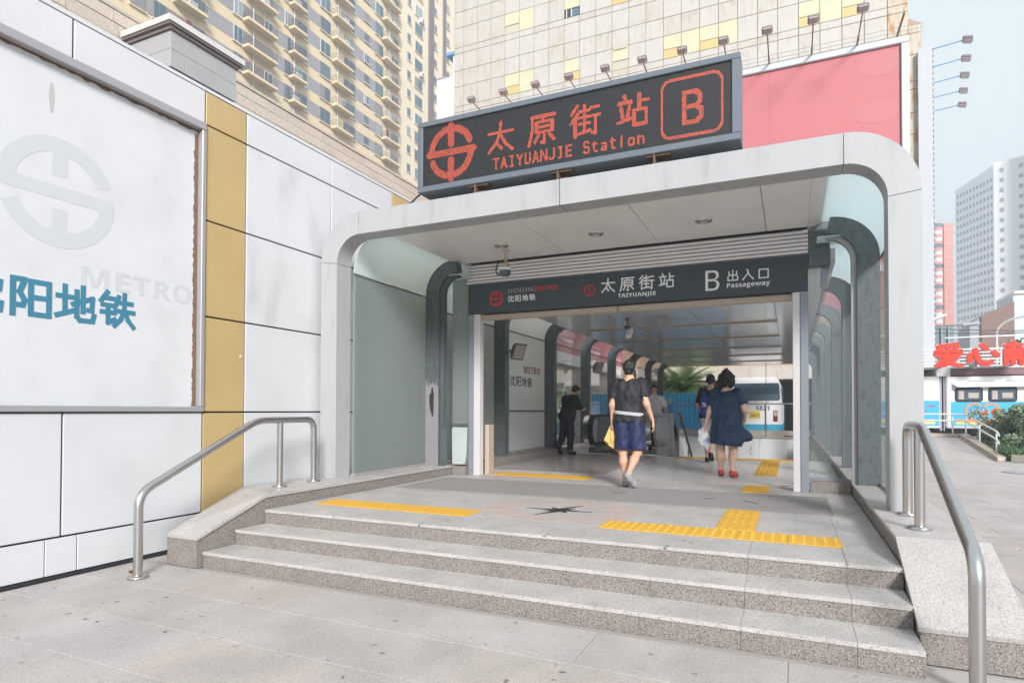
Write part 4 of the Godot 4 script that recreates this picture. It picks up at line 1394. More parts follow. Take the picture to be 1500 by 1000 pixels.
func build_escalator() -> void:
	var e := thing("escalator", "dark escalator with rounded steel ends at the top of the stairwell", "escalator", Vector3(-3.9, TOP, -15.5))
	var B := Basis(Vector3(0, 0, -1), Vector3.UP, Vector3.RIGHT)
	for x in [-4.72, -3.12]:
		var s := S()
		band(s, esc_path(0.40, 24.0), esc_path(0.35, 24.0), -0.055, 0.055)
		pp(e, "handrail", s, M("rubber"), Vector3(x + 0.05, 0, 0), B)
		s = S()
		band(s, esc_path(0.405, 17.0).slice(0, 17), esc_path(0.30, 17.0).slice(0, 17), -0.07, 0.06)
		pp(e, "newel_end", s, M("steel"), Vector3(x - 0.085, 0, 0), B)
		s = S()
		var poly := PackedVector2Array()
		for p in esc_path(0.345, 24.0): poly.append(p)
		poly.append(Vector2(24.0, -3.6))
		poly.append(Vector2(17.4, 0.46))
		poly.append(Vector2(16.4, 0.46))
		prism(s, poly, -0.012, 0.012)
		pp(e, "balustrade", s, M("header"), Vector3(x + 0.02, 0, 0), B)
		s = S()
		prism(s, PackedVector2Array([Vector2(15.3, TOP), Vector2(15.3, 0.58), Vector2(17.3, 0.58), Vector2(24, -3.1), Vector2(24, -3.6), Vector2(17.2, TOP)]), -0.09, 0.09)
		pp(e, "skirt", s, M("dark_steel"), Vector3(x + 0.03, 0, 0), B)
	var s := S()
	prism(s, PackedVector2Array([Vector2(15.28, 0.72), Vector2(15.72, 0.7), Vector2(15.76, 1.25), Vector2(15.6, 1.32), Vector2(15.36, 1.26)]), 0.0, 0.002)
	var st := pp(e, "safety_sticker", s, M("frame_grey"), Vector3(-4.685, 0, 0), B)
	s = S()
	for u in [15.42, 15.6]:
		ink(s, [[Vector2(u, 1.02), Vector2(u, 1.13)], [Vector2(u, 1.16), Vector2(u, 1.17)]], 0.035, 0.001, Transform3D(B, Vector3(-4.6825, 0, 0)))
		ink(s, [[Vector2(u - 0.04, 0.9), Vector2(u + 0.05, 0.9)], [Vector2(u - 0.04, 0.86), Vector2(u + 0.05, 0.86)]], 0.012, 0.001, Transform3D(B, Vector3(-4.6825, 0, 0)))
	wp(st, "pictogram", s, M("black"))
	bp(e, "landing_plate", Vector3(-4.6, TOP, -17.0), Vector3(-3.2, TOP + 0.006, -15.3), M("dark_steel"))
	for k in 12:
		bp(e, "step", Vector3(-4.58, TOP - 0.24 * (k + 1) - 0.1, -17.02 - 0.42 * (k + 1)), Vector3(-3.2, TOP - 0.24 * (k + 1), -17.02 - 0.42 * k), M("dark_steel"), 0.004)
	# glass guard between escalator and stairs
	var gd := thing("glass_guard", "small framed glass guard at the escalator end beside the stairs", "glass guard", Vector3(-2.8, TOP, -15.0))
	var z := -15.0
	s = S()
	b2(s, Vector3(-2.66, TOP, z - 0.03), Vector3(-2.58, 1.46, z + 0.03), 0.005)
	b2(s, Vector3(-3.1, 1.40, z - 0.025), Vector3(-2.665, 1.46, z + 0.025), 0.005)
	b2(s, Vector3(-2.98, TOP, z - 0.025), Vector3(-2.665, 0.66, z + 0.025), 0.005)
	wp(gd, "frame", s, M("frame_grey"))
	s = S()
	var pl := PackedVector2Array([Vector2(-2.67, 0.665), Vector2(-2.67, 1.395), Vector2(-2.95, 1.395)])
	for k in 6:
		var a := PI / 2 + PI / 2 * k / 5.0
		pl.append(Vector2(-2.95 + cos(a) * 0.13, 1.265 + sin(a) * 0.13))
	pl.append(Vector2(-3.06, 0.78))
	pl.append(Vector2(-2.99, 0.665))
	prism(s, pl, z - 0.006, z + 0.006)
	wp(gd, "pane", s, M("clear"))
	# stair flight and its sloping rail
	var sf := thing("stair_flight", "granite stair flight going down behind the yellow warning strip", "stairs", Vector3(-1, TOP, -15.2))
	for k in 22:
		bp(sf, "stair_step", Vector3(-2.5, TOP - 0.16 * (k + 1) - 0.2, -14.9 - 0.3 * (k + 1)), Vector3(0.69, TOP - 0.16 * (k + 1), -14.9 - 0.3 * k), M("floor_light"), 0.003)
	var sr := thing("stair_rail", "sloping dark steel stair rail with glass panels beside the escalator", "handrail", Vector3(-2.52, TOP, -15.0))
	s = S()
	tube(s, [Vector3(-2.5, 1.5, -15.0), Vector3(-2.5, 1.5, -15.3), Vector3(-2.5, -2.3, -21.5)], 0.035, 10)
	wp(sr, "rail", s, M("dark_steel"))
	for k in 4:
		var zz := -15.15 - 1.6 * k
		var yt := 1.5 - maxf(0.0, -15.3 - zz) * 0.613
		s = S()
		b2(s, Vector3(-2.52, yt - 1.05 - 0.2, zz - 0.03), Vector3(-2.48, yt - 0.02, zz + 0.03))
		wp(sr, "post", s, M("dark_steel"))
	s = S()
	var gp := PackedVector2Array([Vector2(15.2, 0.5), Vector2(15.2, 1.4), Vector2(15.32, 1.4), Vector2(21.4, -2.3), Vector2(21.4, -3.2)])
	prism(s, gp, -0.006, 0.006)
	pp(sr, "glass_panel", s, M("clear"), Vector3(-2.5, 0, 0), Basis(Vector3(0, 0, -1), Vector3.UP, Vector3.RIGHT))
	# stairwell walls
	var wl := thing("stairwell_wall", "white tiled far wall of the stairwell below the railing", "wall", Vector3(-2.2, 0, -27.6))
	for k in 6: bp(wl, "wall_panel", Vector3(-5.22 + 0.99 * k + 0.004, -4.5, -27.75), Vector3(-5.22 + 0.99 * (k + 1) - 0.004, 0.40, -27.6), M("plaster"), 0.003)
	bp(wl, "coping", Vector3(-5.3, 0.402, -27.9), Vector3(0.76, 0.47, -27.56), M("coping"), 0.006)
	bp(wl, "side_wall", Vector3(-5.4, -4.5, -27.55), Vector3(-5.22, 0.55, -14.95), M("plaster"))
	bp(wl, "side_wall", Vector3(0.702, -4.5, -27.55), Vector3(0.9, -0.02, -14.95), M("plaster"))
	bp(wl, "pit_floor", Vector3(-5.2, -4.6, -27.5), Vector3(0.7, -4.5, -14.9), M("floor_light"))
	s = S()
	ink(s, [[Vector2(0, 0.1), Vector2(0.08, 0.12)], [Vector2(0.02, 0.0), Vector2(0.08, 0.02)], [Vector2(0.0, -0.12), Vector2(0.0, -0.2), Vector2(0.08, -0.2)], [Vector2(0.06, 0.05), Vector2(0.02, -0.05)]], 0.02, 0.002, face_z(Vector3(-1.62, -0.06, -27.598)))
	wp(wl, "black_mark", s, M("seal"))
	var rl := thing("railing", "thin grey steel railing along the far edge of the stairwell", "railing", Vector3(-2.2, 0.47, -27.7))
	s = S()
	tube(s, [Vector3(-5.2, 1.82, -27.7), Vector3(0.7, 1.82, -27.7)], 0.03, 8)
	wp(rl, "top_rail", s, M("frame_grey"))
	s = S()
	b2(s, Vector3(-5.2, 0.52, -27.72), Vector3(0.7, 0.72, -27.68))
	wp(rl, "bottom_rail", s, M("coping"))
	for k in 5:
		s = S()
		var x := -4.9 + 1.29 * k
		tube(s, [Vector3(x, 0.47, -27.7), Vector3(x, 1.8, -27.7)], 0.022, 8)
		wp(rl, "post", s, M("dark_steel"))
	s = S()
	tube(s, [Vector3(-0.98, 0.47, -27.3), Vector3(-0.98, 3.5, -27.3)], 0.012, 6)
	var cb := wp(rl, "thin_pole", s, M("dark_steel"))

# ------------------------------------------------------------------ behind the portal
func build_backdrop() -> void:
	# cream stone parapet above the clad wall
	var w := thing("stone_wall", "pale cream stone block wall rising above the white clad wall", "wall", Vector3(-9.3, 0, -12))
	bp(w, "core", Vector3(-10.2, 0, -15.6), Vector3(-9.03, 7.36, 2.0), M("mortar"))
	var y := 5.3
	var row := 0
	while y < 7.3:
		var hgt: float = [0.27, 0.21, 0.27, 0.19][row % 4]
		var z := -1.4 + (0.35 if row % 2 else 0.0)
		while z > -15.0:
			var len: float = [0.5, 0.72, 0.42, 0.6][rng.randi() % 4]
			if y > 6.2 or z < -6.0:
				bp(w, "stone_block", Vector3(-9.03, y + 0.003, z - len + 0.003), Vector3(-9.0 + rng.randf_range(-0.006, 0.003), minf(y + hgt, 7.36) - 0.003, z - 0.003), M("cream_stone" if rng.randf() < 0.6 else "cream_stone_b"), 0.004)
			z -= len
		y += hgt
		row += 1
	bp(w, "coping", Vector3(-10.3, 7.363, -15.7), Vector3(-8.985, 7.43, 2.0), M("cream_stone"), 0.01)
	# grey projecting box
	var b := thing("rooftop_box", "grey tiled box bay with stepped cornice projecting over the white wall", "bay", Vector3(-8.4, 6.3, -6.4))
	var z0 := -7.0
	var z1 := -5.87
	bp(b, "core", Vector3(-8.98, 6.39, z0 + 0.01), Vector3(-8.012, 6.9, z1 - 0.012), M("joint"))
	for r in 2:
		for k in 5:
			var d := (z1 - z0) / 5.0
			bp(b, "tile", Vector3(-8.03, 6.385 + 0.26 * r + 0.002, z1 - d * (k + 1) + 0.002), Vector3(-8.0, 6.385 + 0.26 * (r + 1) - 0.002, z1 - d * k - 0.002), M("grey_tile"), 0.002)
		for k in 2: bp(b, "tile", Vector3(-8.97 + 0.47 * k + 0.002, 6.385 + 0.26 * r + 0.002, z1 - 0.02), Vector3(-8.97 + 0.47 * (k + 1) - 0.002, 6.385 + 0.26 * (r + 1) - 0.002, z1 + 0.0), M("grey_tile"), 0.002)
	var s := S()
	b2(s, Vector3(-8.97, 6.907, z0 - 0.03), Vector3(-7.97, 6.935, z1 + 0.03))
	b2(s, Vector3(-8.97, 6.955, z0 - 0.07), Vector3(-7.93, 6.985, z1 + 0.07))
	wp(b, "cornice", s, M("lamp_grey"))
	s = S()
	b2(s, Vector3(-8.97, 6.936, z0 - 0.02), Vector3(-7.985, 6.954, z1 + 0.02))
	b2(s, Vector3(-8.97, 6.986, z0 - 0.09), Vector3(-7.91, 7.07, z1 + 0.09))
	wp(b, "cornice_band", s, M("grey_cap"))
	s = S()
	b2(s, Vector3(-8.97, 6.3, z0 + 0.02), Vector3(-8.06, 6.384, z1 - 0.03))
	wp(b, "glass_strip", s, M("window_blue"))
	# cream tiled building
	var f := thing("tiled_building", "large cream tiled building with yellow window panels behind the billboard", "building", Vector3(-8, 0, -45))
	s = S()
	prism(s, PackedVector2Array([Vector2(-21.3, 3.23), Vector2(6.06, 3.23), Vector2(6.06, 21.35), Vector2(5.02, 22.05), Vector2(5.02, 31.0), Vector2(-21.3, 31.0)]), -52.0, -37.0)
	wp(f, "body", s, M("facade_joint"))
	bp(f, "podium_wall", Vector3(-21, 0, -52), Vector3(6.0, 3.22, -44.0), M("slate"))
	bp(f, "podium_band", Vector3(-21.3, 3.24, -36.99), Vector3(6.06, 3.98, -36.2), M("facade"), 0.02)
	for k in 20: bp(f, "band_joint", Vector3(-21 + 1.35 * k, 3.25, -36.205), Vector3(-20.975 + 1.35 * k, 3.97, -36.193), M("facade_joint"))
	for x in [-20.0, -13.5, -7.0, -3.3, 2.5]: bp(f, "column", Vector3(x, 0, -38.2), Vector3(x + 0.7, 3.22, -37.4), M("facade_b"), 0.03)
	var W := 1.047
	var yel := {"0,0": 2, "0,1": 1, "0,4": 4, "0,7": 3, "1,0": 3, "1,1": 1, "1,4": 3, "1,7": 2, "1,10": 3, "1,11": 1, "1,12": 3, "1,13": 1, "1,17": 3, "1,18": 1, "1,19": 3}
	for st in range(-1, 5):
		var yb := 26.6 - 4.1 * st
		var rows := [[-0.41, 0.0], [-1.61, -0.41], [-2.72, -1.61], [0.0, 1.38]]
		for r in 4:
			for k in range(-4, 23):
				var xa := -17.4 + W * k
				var xb := xa + W
				if k == -4: xa = -21.25
				if k == 22: xb = 6.05
				if k == 21: xb = 5.5
				if k == 22: xa = 5.5
				var lo: float = yb + rows[r][0]
				var hi: float = yb + rows[r][1]
				if xb < 2.7 and hi < 19.0: continue
				if xb < 4.4 and hi < 11.0: continue
				if xa > 4.6 and hi > 21.4: hi = minf(hi, 21.3)
				if hi - lo < 0.05 or lo > 30.0: continue
				var kind: int = yel.get("%d,%d" % [st, k], 0) if r == 3 else 0
				var g := 0.014
				var m := "facade" if (k < 0 or rng.randf() < 0.35) else "facade_b"
				if xa > 3.6: m = "facade_rusty"
				var zz := -36.95 + rng.randf_range(-0.006, 0.006)
				if kind == 0:
					bp(f, "facade_tile", Vector3(xa + g, lo + g, -37.02), Vector3(xb - g, hi - g, zz), M(m), 0.008)
				elif kind == 1:
					bp(f, "yellow_panel", Vector3(xa + g, lo + g, -37.02), Vector3(xb - g, hi - g, zz), M("yellow_tile"), 0.008)
				else:
					var sp := lo + (hi - lo) * 0.4
					bp(f, "yellow_panel", Vector3(xa + g, sp + g, -37.02), Vector3(xb - g, hi - g, zz), M("yellow_tile"), 0.008)
					if kind == 2: bp(f, "vent_panel", Vector3(xa + g, lo + g, -37.02), Vector3(xb - g, sp - g, zz - 0.02), M("vent_tile"), 0.008)
					elif kind == 3: bp(f, "orange_panel", Vector3(xa + g, lo + g, -37.02), Vector3(xb - g, sp - g, zz), M("orange_tile"), 0.008)
					else:
						var wn := bp(f, "window", Vector3(xa + g, lo + g, -37.02), Vector3(xb - g, sp - g, -36.99), M("black"))
						bp(wn, "pane", Vector3(xa + 0.52, lo + 0.05, -36.988), Vector3(xb - 0.05, sp - 0.05, -36.98), M("window_blue"))
						bp(wn, "mullion", Vector3(xa + 0.46, lo + 0.03, -36.988), Vector3(xa + 0.515, sp - 0.03, -36.96), M("ac_white"))
						bp(wn, "mullion", Vector3(xa + 0.14, lo + 0.03, -36.988), Vector3(xa + 0.19, sp - 0.03, -36.96), M("ac_white"))
	bp(f, "wall_vent", Vector3(-9.98, 23.75, -36.93), Vector3(-9.15, 24.1, -36.9), M("vent_tile"))
	# side billboard with five arm lamps, seen edge on
	var sd := thing("side_billboard", "pale billboard seen edge on at the right corner of the tiled building", "billboard", Vector3(6.2, 0, -36.6))
	var dirv := Vector3(0.1755, 0, -0.985).normalized()
	var rt := Vector3(dirv.z * -1.0, 0, dirv.x)
	var bs := Basis(rt, Vector3.UP, -dirv)
	s = S()
	bx(s, Vector3(6.14, 11.0, -36.6) + rt * 0.02 + dirv * 8.0, Vector3(0.62, 17.6, 16.0), 0.02, bs)
	wp(sd, "panel", s, M("billboard_frame"))
	s = S()
	for k in 60: bx(s, Vector3(6.14, 2.5 + 0.29 * k, -36.6) + rt * 0.345 + dirv * 0.03, Vector3(0.035, 0.16, 0.06), 0.0, bs)
	wp(sd, "edge_trim", s, M("lamp_grey"))
	var al: Node3D = null
	for k in 5:
		var base := Vector3(6.14, 19.75, -36.6) + rt * 0.36 + dirv * (0.2 + 1.95 * k)
		if al == null:
			al = thing("arm_lamp", "grey lamp on a blue arm at the edge-on billboard, the highest of five in view", "lamp", base, "arm lamps on the edge-on billboard")
			s = S()
			tube(s, [Vector3.ZERO, rt * 1.25 + Vector3.UP * 0.03], 0.025, 6)
			pp(al, "arm", s, M("blue_arm"), base)
			s = S()
			bx(s, rt * 1.4 + Vector3(0, 0.02, 0), Vector3(0.42, 0.14, 0.5), 0.03, Basis(Vector3.BACK, -0.3) * bs)
			pp(al, "lamp_head", s, M("lamp_grey"), base)
			s = S()
			bx(s, rt * 1.42 + Vector3(-0.02, -0.07, 0), Vector3(0.34, 0.03, 0.42), 0.0, Basis(Vector3.BACK, -0.3) * bs)
			pp(al, "lens", s, M("lamp_lens"), base)
		else:
			copy_thing(al, base, "grey lamp on a blue arm at the edge-on billboard, %s from the top" % ["second", "third", "fourth", "lowest and fifth"][k - 1])
	# pink billboard on the canopy roof
	var p := thing("billboard", "broad pink red billboard with pale frame above the canopy", "billboard", Vector3(-3.9, 4.3, -20.2))
	for k in 4: bp(p, "sheet_panel", Vector3(-10.7 + 3.3725 * k + 0.001, 4.45, -20.25), Vector3(-10.7 + 3.3725 * (k + 1) - 0.001, 11.78, -20.03 + rng.randf_range(-0.001, 0.0)), M("billboard_pink"), 0.003)
	s = S()
	b2(s, Vector3(-10.9, 11.78, -20.4), Vector3(3.0, 11.97, -19.95), 0.02)
	b2(s, Vector3(2.8, 4.4, -20.4), Vector3(3.0, 11.775, -19.95), 0.02)
	b2(s, Vector3(-10.9, 4.4, -20.4), Vector3(-10.7, 11.775, -19.95), 0.02)
	wp(p, "frame", s, M("billboard_frame"))
	for c in [[2.2, 10.0, 0.52], [2.35, 11.35, 0.55]]:
		s = S()
		var pl := PackedVector2Array()
		for k in 28:
			var a := TAU * k / 28
			pl.append(Vector2(clampf(c[0] + cos(a) * c[2] * 1.1, -10.0, 2.785), minf(c[1] + sin(a) * c[2] * 0.62, 11.77)))
		prism(s, pl, -20.029, -20.027)
		wp(p, "printed_disc", s, M("billboard_disc"))
	for x in [-9.5, -4.5, 0.2]: bp(p, "leg", Vector3(x, 3.78, -20.38), Vector3(x + 0.2, 4.42, -20.1), M("frame_grey"))
	s = S()
	for i in 3: tube(s, [Vector3(-3, 12.15 + 0.13 * i, -20.3), Vector3(3.4, 12.15 + 0.13 * i, -20.3)], 0.008, 5)
	wp(p, "wire", s, M("frame_grey"))
	var lp: Node3D = null
	var words_at := ["leftmost of the row", "second from the left", "third from the left", "fourth from the left", "fifth from the left", "sixth from the left, near the middle", "over the boxed letter", "just right of the boxed letter", "first above the open pink panel", "over the middle of the open pink panel", "last upright one at the right"]
	var xs := [-9.88, -8.68, -7.53, -6.39, -5.21, -4.06, -2.89, -1.74, -0.59, 0.56, 1.73]
	for i in xs.size():
		var at := Vector3(xs[i], 11.97, -20.1)
		if lp == null:
			lp = thing("billboard_lamp", "small grey lamp on a thin billboard pole, " + words_at[0], "lamp", at, "lamps along the billboard top")
			s = S()
			tube(s, [Vector3(0, 0, 0), Vector3(0, 0.05, 1.75)], 0.018, 6)
			bx(s, Vector3(0, 0.02, 0.3), Vector3(0.05, 0.05, 0.5), 0.01)
			pp(lp, "pole", s, M("lamp_grey"), at)
			s = S()
			bx(s, Vector3(0, 0.1, 1.78), Vector3(0.28, 0.11, 0.22), 0.03, Basis(Vector3.RIGHT, -0.5))
			pp(lp, "lamp_head", s, M("lamp_grey"), at)
			s = S()
			bx(s, Vector3(0, 0.06, 1.815), Vector3(0.22, 0.05, 0.17), 0.01, Basis(Vector3.RIGHT, -0.5))
			pp(lp, "lens", s, M("lamp_lens"), at)
		else:
			copy_thing(lp, at, "small grey lamp on a thin billboard pole, " + words_at[i])
	var pole := thing("bare_pole", "short dark bare pole at the right end of the billboard top", "pole", Vector3(2.7, 11.97, -20.1))
	s = S()
	tube(s, [Vector3(2.7, 11.97, -20.1), Vector3(2.82, 12.35, -19.5)], 0.03, 6)
	wp(pole, "rod", s, M("lamp_grey"))
	# pale block between the tower and the tiled building
	var t := thing("tiled_block", "pale small-tiled block squeezed between the apartment tower and tiled building", "building", Vector3(-24, 0, -47))
	for k in 16: bp(t, "tile_course", Vector3(-27.6, 22.0 + 0.485 * k + 0.006, -46.0), Vector3(-21.4, 22.0 + 0.485 * (k + 1) - 0.006, -45.0), M("white_tower_side"))
	bp(t, "core", Vector3(-27.55, 0, -46.5), Vector3(-21.4, 29.74, -45.03), M("frame_grey"))
	bp(t, "upper_block", Vector3(-26.6, 29.8, -47.0), Vector3(-21.4, 32.2, -46.0), M("white_tower"))
	bp(t, "teal_eave", Vector3(-27.2, 32.2, -47.2), Vector3(-21.4, 32.45, -45.8), M("blue_arm"))
	bp(t, "parapet", Vector3(-27.65, 29.76, -46.2), Vector3(-26.65, 29.9, -44.95), M("frame_grey"))

# ------------------------------------------------------------------ towers
func build_towers() -> void:
	var X := -54.0
	var t := thing("apartment_tower", "tall cream and grey apartment tower with rows of balconies", "apartment tower", Vector3(-60, 0, -64))
	bp(t, "wall", Vector3(X - 16, 0, -94), Vector3(X, 84, -30), M("tower_cream"))
	var pale := S()
	b2(pale, Vector3(X, 30, -85.2), Vector3(X + 0.04, 84, -77.6))
	b2(pale, Vector3(X, 30, -93.9), Vector3(X + 0.04, 84, -86.75))
	wp(t, "pale_wall", pale, M("tower_pale"))
	for k in [[-85.25, -86.7], [-89.7, -90.6]]:
		bp(t, "dark_strip", Vector3(X, 30, k[1]), Vector3(X + 0.25, 84, k[0]), M("tower_strip"))
	var wins := [[-33.4, -34.6, 0], [-35.6, -37.0, 0], [-37.8, -39.1, 0], [-41.9, -43.3, 0], [-46.8, -48.0, 0], [-51.0, -52.2, 0], [-54.0, -54.95, 0], [-56.1, -57.7, 0], [-60.0, -61.8, 0], [-64.5, -66.8, 0], [-68.7, -69.8, 1], [-71.2, -73.0, 0], [-75.0, -76.8, 0], [-79.2, -80.1, 1], [-81.3, -83.4, 0], [-86.9, -87.8, 1], [-91.0, -91.9, 1]]
	var bal := [[-39.7, -42.9], [-47.9, -52.1], [-54.6, -56.7], [-62.0, -65.4], [-72.6, -76.3]]
	var brown := [[-39.1, -41.9], [-48.0, -51.0], [-54.95, -56.1]]
	var r := RandomNumberGenerator.new()
	r.seed = 12
	for k in range(-8, 7):
		var yc := 53.35 - 2.9 * k
		for gz in [[-36.9, -59.9], [-59.9, -61.95], [-66.0, -72.7]]:
			bp(t, "grey_band", Vector3(X, yc - 0.8, gz[1]), Vector3(X + 0.03, yc + 0.8, gz[0]), M("tower_grey"))
		for b in brown:
			bp(t, "brown_recess", Vector3(X, yc - 0.85, b[1]), Vector3(X + 0.05, yc + 0.85, b[0]), M("tower_brown"))
		for w in wins:
			var small: bool = w[2] == 1
			var hh := 0.6 if small else 0.86
			var yy := yc + (0.15 if small else 0.0)
			var wn := bp(t, "window", Vector3(X, yy - hh, w[1]), Vector3(X + 0.08, yy + hh, w[0]), M("window_frame" if r.randf() < 0.35 else "tower_brown"))
			var pm: String = ["window_blue", "window_blue", "window_glass", "window_glass", "window_pale", "window_grey"][r.randi() % 6]
			var mid: float = lerpf(w[0], w[1], 0.45)
			bp(wn, "pane", Vector3(X + 0.07, yy - hh + 0.07, mid + 0.04), Vector3(X + 0.095, yy + hh - 0.07, w[0] - 0.07), M(pm))
			bp(wn, "pane", Vector3(X + 0.07, yy - hh + 0.07, w[1] + 0.07), Vector3(X + 0.095, yy + hh - 0.07, mid - 0.04), M(pm if r.randf() < 0.7 else "window_glass"))
			bp(wn, "sill", Vector3(X, yy - hh - 0.16, w[1] - 0.15), Vector3(X + 0.2, yy - hh - 0.06, w[0] + 0.15), M("tower_pale"))
		for b in bal:
			var y0 := yc - 1.15
			var bc := bp(t, "balcony", Vector3(X, y0, b[1]), Vector3(X + 1.0, y0 + 0.3, b[0]), M("tower_cream"))
			var s := S()
			for yy in [0.5, 0.76, 1.02]:
				b2(s, Vector3(X + 0.94, y0 + yy, b[1] + 0.03), Vector3(X + 0.97, y0 + yy + 0.045, b[0] - 0.03))
				b2(s, Vector3(X, y0 + yy, b[0] - 0.06), Vector3(X + 0.94, y0 + yy + 0.035, b[0] - 0.03))
			var nn := 7
			for i in nn + 1:
				var zz: float = lerpf(b[0] - 0.045, b[1] + 0.045, float(i) / nn)
				b2(s, Vector3(X + 0.943, y0 + 0.3, zz - 0.018), Vector3(X + 0.967, y0 + 1.02, zz + 0.018))
			wp(bc, "rail", s, M("iron"))
			if r.randf() < 0.42:
				var az: float = lerpf(b[0], b[1], r.randf_range(0.3, 0.75))
				var ac := bp(bc, "air_conditioner", Vector3(X + 0.3, y0 + 0.31, az - 0.42), Vector3(X + 0.7, y0 + 1.0, az + 0.42), M("ac_white"), 0.02)
			elif r.randf() < 0.4:
				bp(bc, "stored_box", Vector3(X + 0.3, y0 + 0.31, b[1] + 0.3), Vector3(X + 0.8, y0 + 0.85, b[1] + 1.0), M("tower_brown"), 0.02)
			if r.randf() < 0.25:
				var lz: float = lerpf(b[1], b[0], r.randf_range(0.3, 0.7))
				bp(bc, "laundry", Vector3(X + 0.5, y0 + 0.75, lz), Vector3(X + 0.54, y0 + 1.75, lz + 0.7), M(["ac_white", "tail_red", "window_pale", "bus_blue"][r.randi() % 4]), 0.01)
		if k in [-4, -1, 2, 5]:
			var ac := bp(t, "air_conditioner", Vector3(X + 0.1, yc - 1.6, -83.4), Vector3(X + 0.6, yc - 0.95, -82.4), M("ac_white"), 0.03)
			bp(ac, "fan_grille", Vector3(X + 0.6, yc - 1.5, -83.1), Vector3(X + 0.62, yc - 1.05, -82.7), M("tower_strip"))
	for zp in [-49.4, -55.5, -63.2, -74.4]:
		var s := S()
		tube(s, [Vector3(X + 0.12, 30, zp), Vector3(X + 0.12, 84, zp)], 0.06, 6)
		wp(t, "drain_pipe", s, M("ac_white"))
	# red brick tower on the right
	var d := thing("brick_tower", "distant red brick tower with a stack of curved bay windows", "tower", Vector3(48, 0, -266))
	var bz := Basis(Vector3.UP, -0.17)
	bp(d, "wall", Vector3(48.9, 0, -275), Vector3(51.6, 67.7, -260), M("red_tower"))
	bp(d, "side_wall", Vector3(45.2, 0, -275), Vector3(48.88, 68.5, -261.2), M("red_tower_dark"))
	for k in 24:
		var y := 68.0 - 2.42 * k
		var s := S()
		lathe(s, [Vector2(0.0, y - 2.4), Vector2(1.75, y - 2.4), Vector2(1.75, y - 1.45), Vector2(0.0, y - 1.45)], 18, Transform3D(Basis.IDENTITY, Vector3(47.1, 0, -261.0)), false)
		var bay := wp(d, "bay_parapet", s, M("red_tower"))
		s = S()
		lathe(s, [Vector2(1.6, y - 1.45), Vector2(1.6, y)], 18, Transform3D(Basis.IDENTITY, Vector3(47.1, 0, -261.0)), false)
		wp(bay, "bay_window", s, M("window_frame") if k % 3 else M("window_blue"))
		if k % 2 == 0: bp(d, "pale_band", Vector3(48.9, y - 2.5, -260.0), Vector3(51.6, y - 2.3, -259.9), M("red_tower_band"))
	# white tower
	var wt := thing("white_tower", "tall white office tower with rows of small square windows", "tower", Vector3(45, 0, -195))
	var A := Vector3(40.28, 0, -200)
	var Bp := Vector3(45.6, 0, -187)
	var C := Vector3(49.0, 0, -181.5)
	var D := Vector3(60, 0, -215)
	var s := S()
	hexa(s, [A, Bp, Vector3(58, 0, -199), D], [A + Vector3.UP * 61.0, Bp + Vector3.UP * 62.5, Vector3(58, 62.5, -199), D + Vector3.UP * 61.0])
	wp(wt, "side_wall", s, M("white_tower_side"))
	var dir2 := Vector3(0.9, 0, 0.44).normalized()
	var n2 := Vector3(-0.44, 0, 0.9).normalized()
	var F0 := Bp + n2 * 0.4
	s = S()
	hexa(s, [F0, F0 + dir2 * 10.5, F0 + dir2 * 10.5 - n2 * 6.0, F0 - n2 * 6.0], [F0 + Vector3.UP * 62.8, F0 + dir2 * 10.5 + Vector3.UP * 62.8, F0 + dir2 * 10.5 - n2 * 6.0 + Vector3.UP * 62.8, F0 - n2 * 6.0 + Vector3.UP * 62.8])
	wp(wt, "front_wall", s, M("white_tower"))
	s = S()
	bx(s, F0 + dir2 * 14.0 + Vector3(0, 33.5, 0), Vector3(11, 67, 8), 0, Basis(dir2, Vector3.UP, n2))
	wp(wt, "stair_core", s, M("white_tower"))
	var sd := (Bp - A).normalized()
	var sn := Vector3(-sd.z, 0, sd.x)
	if sn.x > 0: sn = -sn
	var bs := Basis(sd, Vector3.UP, sd.cross(Vector3.UP))
	var many := S()
	for i in 11:
		for j in 27:
			bx(many, A + sd * (0.9 + 1.22 * i) + sn * 0.03 + Vector3.UP * (59.0 - 2.05 * j), Vector3(0.55, 0.85, 0.08), 0, bs)
	var mm := wp(wt, "side_windows", many, M("tower_window"))
	mm.set_meta("kind", "stuff")
	var wb := Basis(dir2, Vector3.UP, n2)
	for i in 2:
		for j in 26:
			pp(wt, "window", box_mesh(Vector3(0.75, 0.95, 0.1)), M("tower_window"), F0 + dir2 * (1.6 + 3.7 * i) + n2 * 0.04 + Vector3.UP * (60.6 - 2.45 * j), wb)
	# brick block in front of them
	var k := thing("brick_block", "brown brick building with a sloping roof line below the white tower", "building", Vector3(22, 0, -92))
	s = S()
	prism(s, PackedVector2Array([Vector2(20.6, 0), Vector2(23.75, 0), Vector2(23.75, 14.5), Vector2(20.6, 12.95)]), -96.0, -90.0)
	wp(k, "brick_wall", s, M("brick"))
	s = S()
	prism(s, PackedVector2Array([Vector2(19.5, 0), Vector2(20.59, 0), Vector2(20.59, 12.9), Vector2(19.5, 11.9)]), -96.0, -90.3)
	wp(k, "grey_wing", s, M("slate"))
	var pb := thing("pale_building", "pale blue building edge at the far right below the white tower", "building", Vector3(26, 0, -95))
	bp(pb, "wall", Vector3(23.77, 0, -97), Vector3(31.0, 15.4, -90.5), M("pale_blue"))
	bp(pb, "roof_edge", Vector3(23.77, 15.4, -97.2), Vector3(31.2, 15.7, -90.2), M("white_tower"))

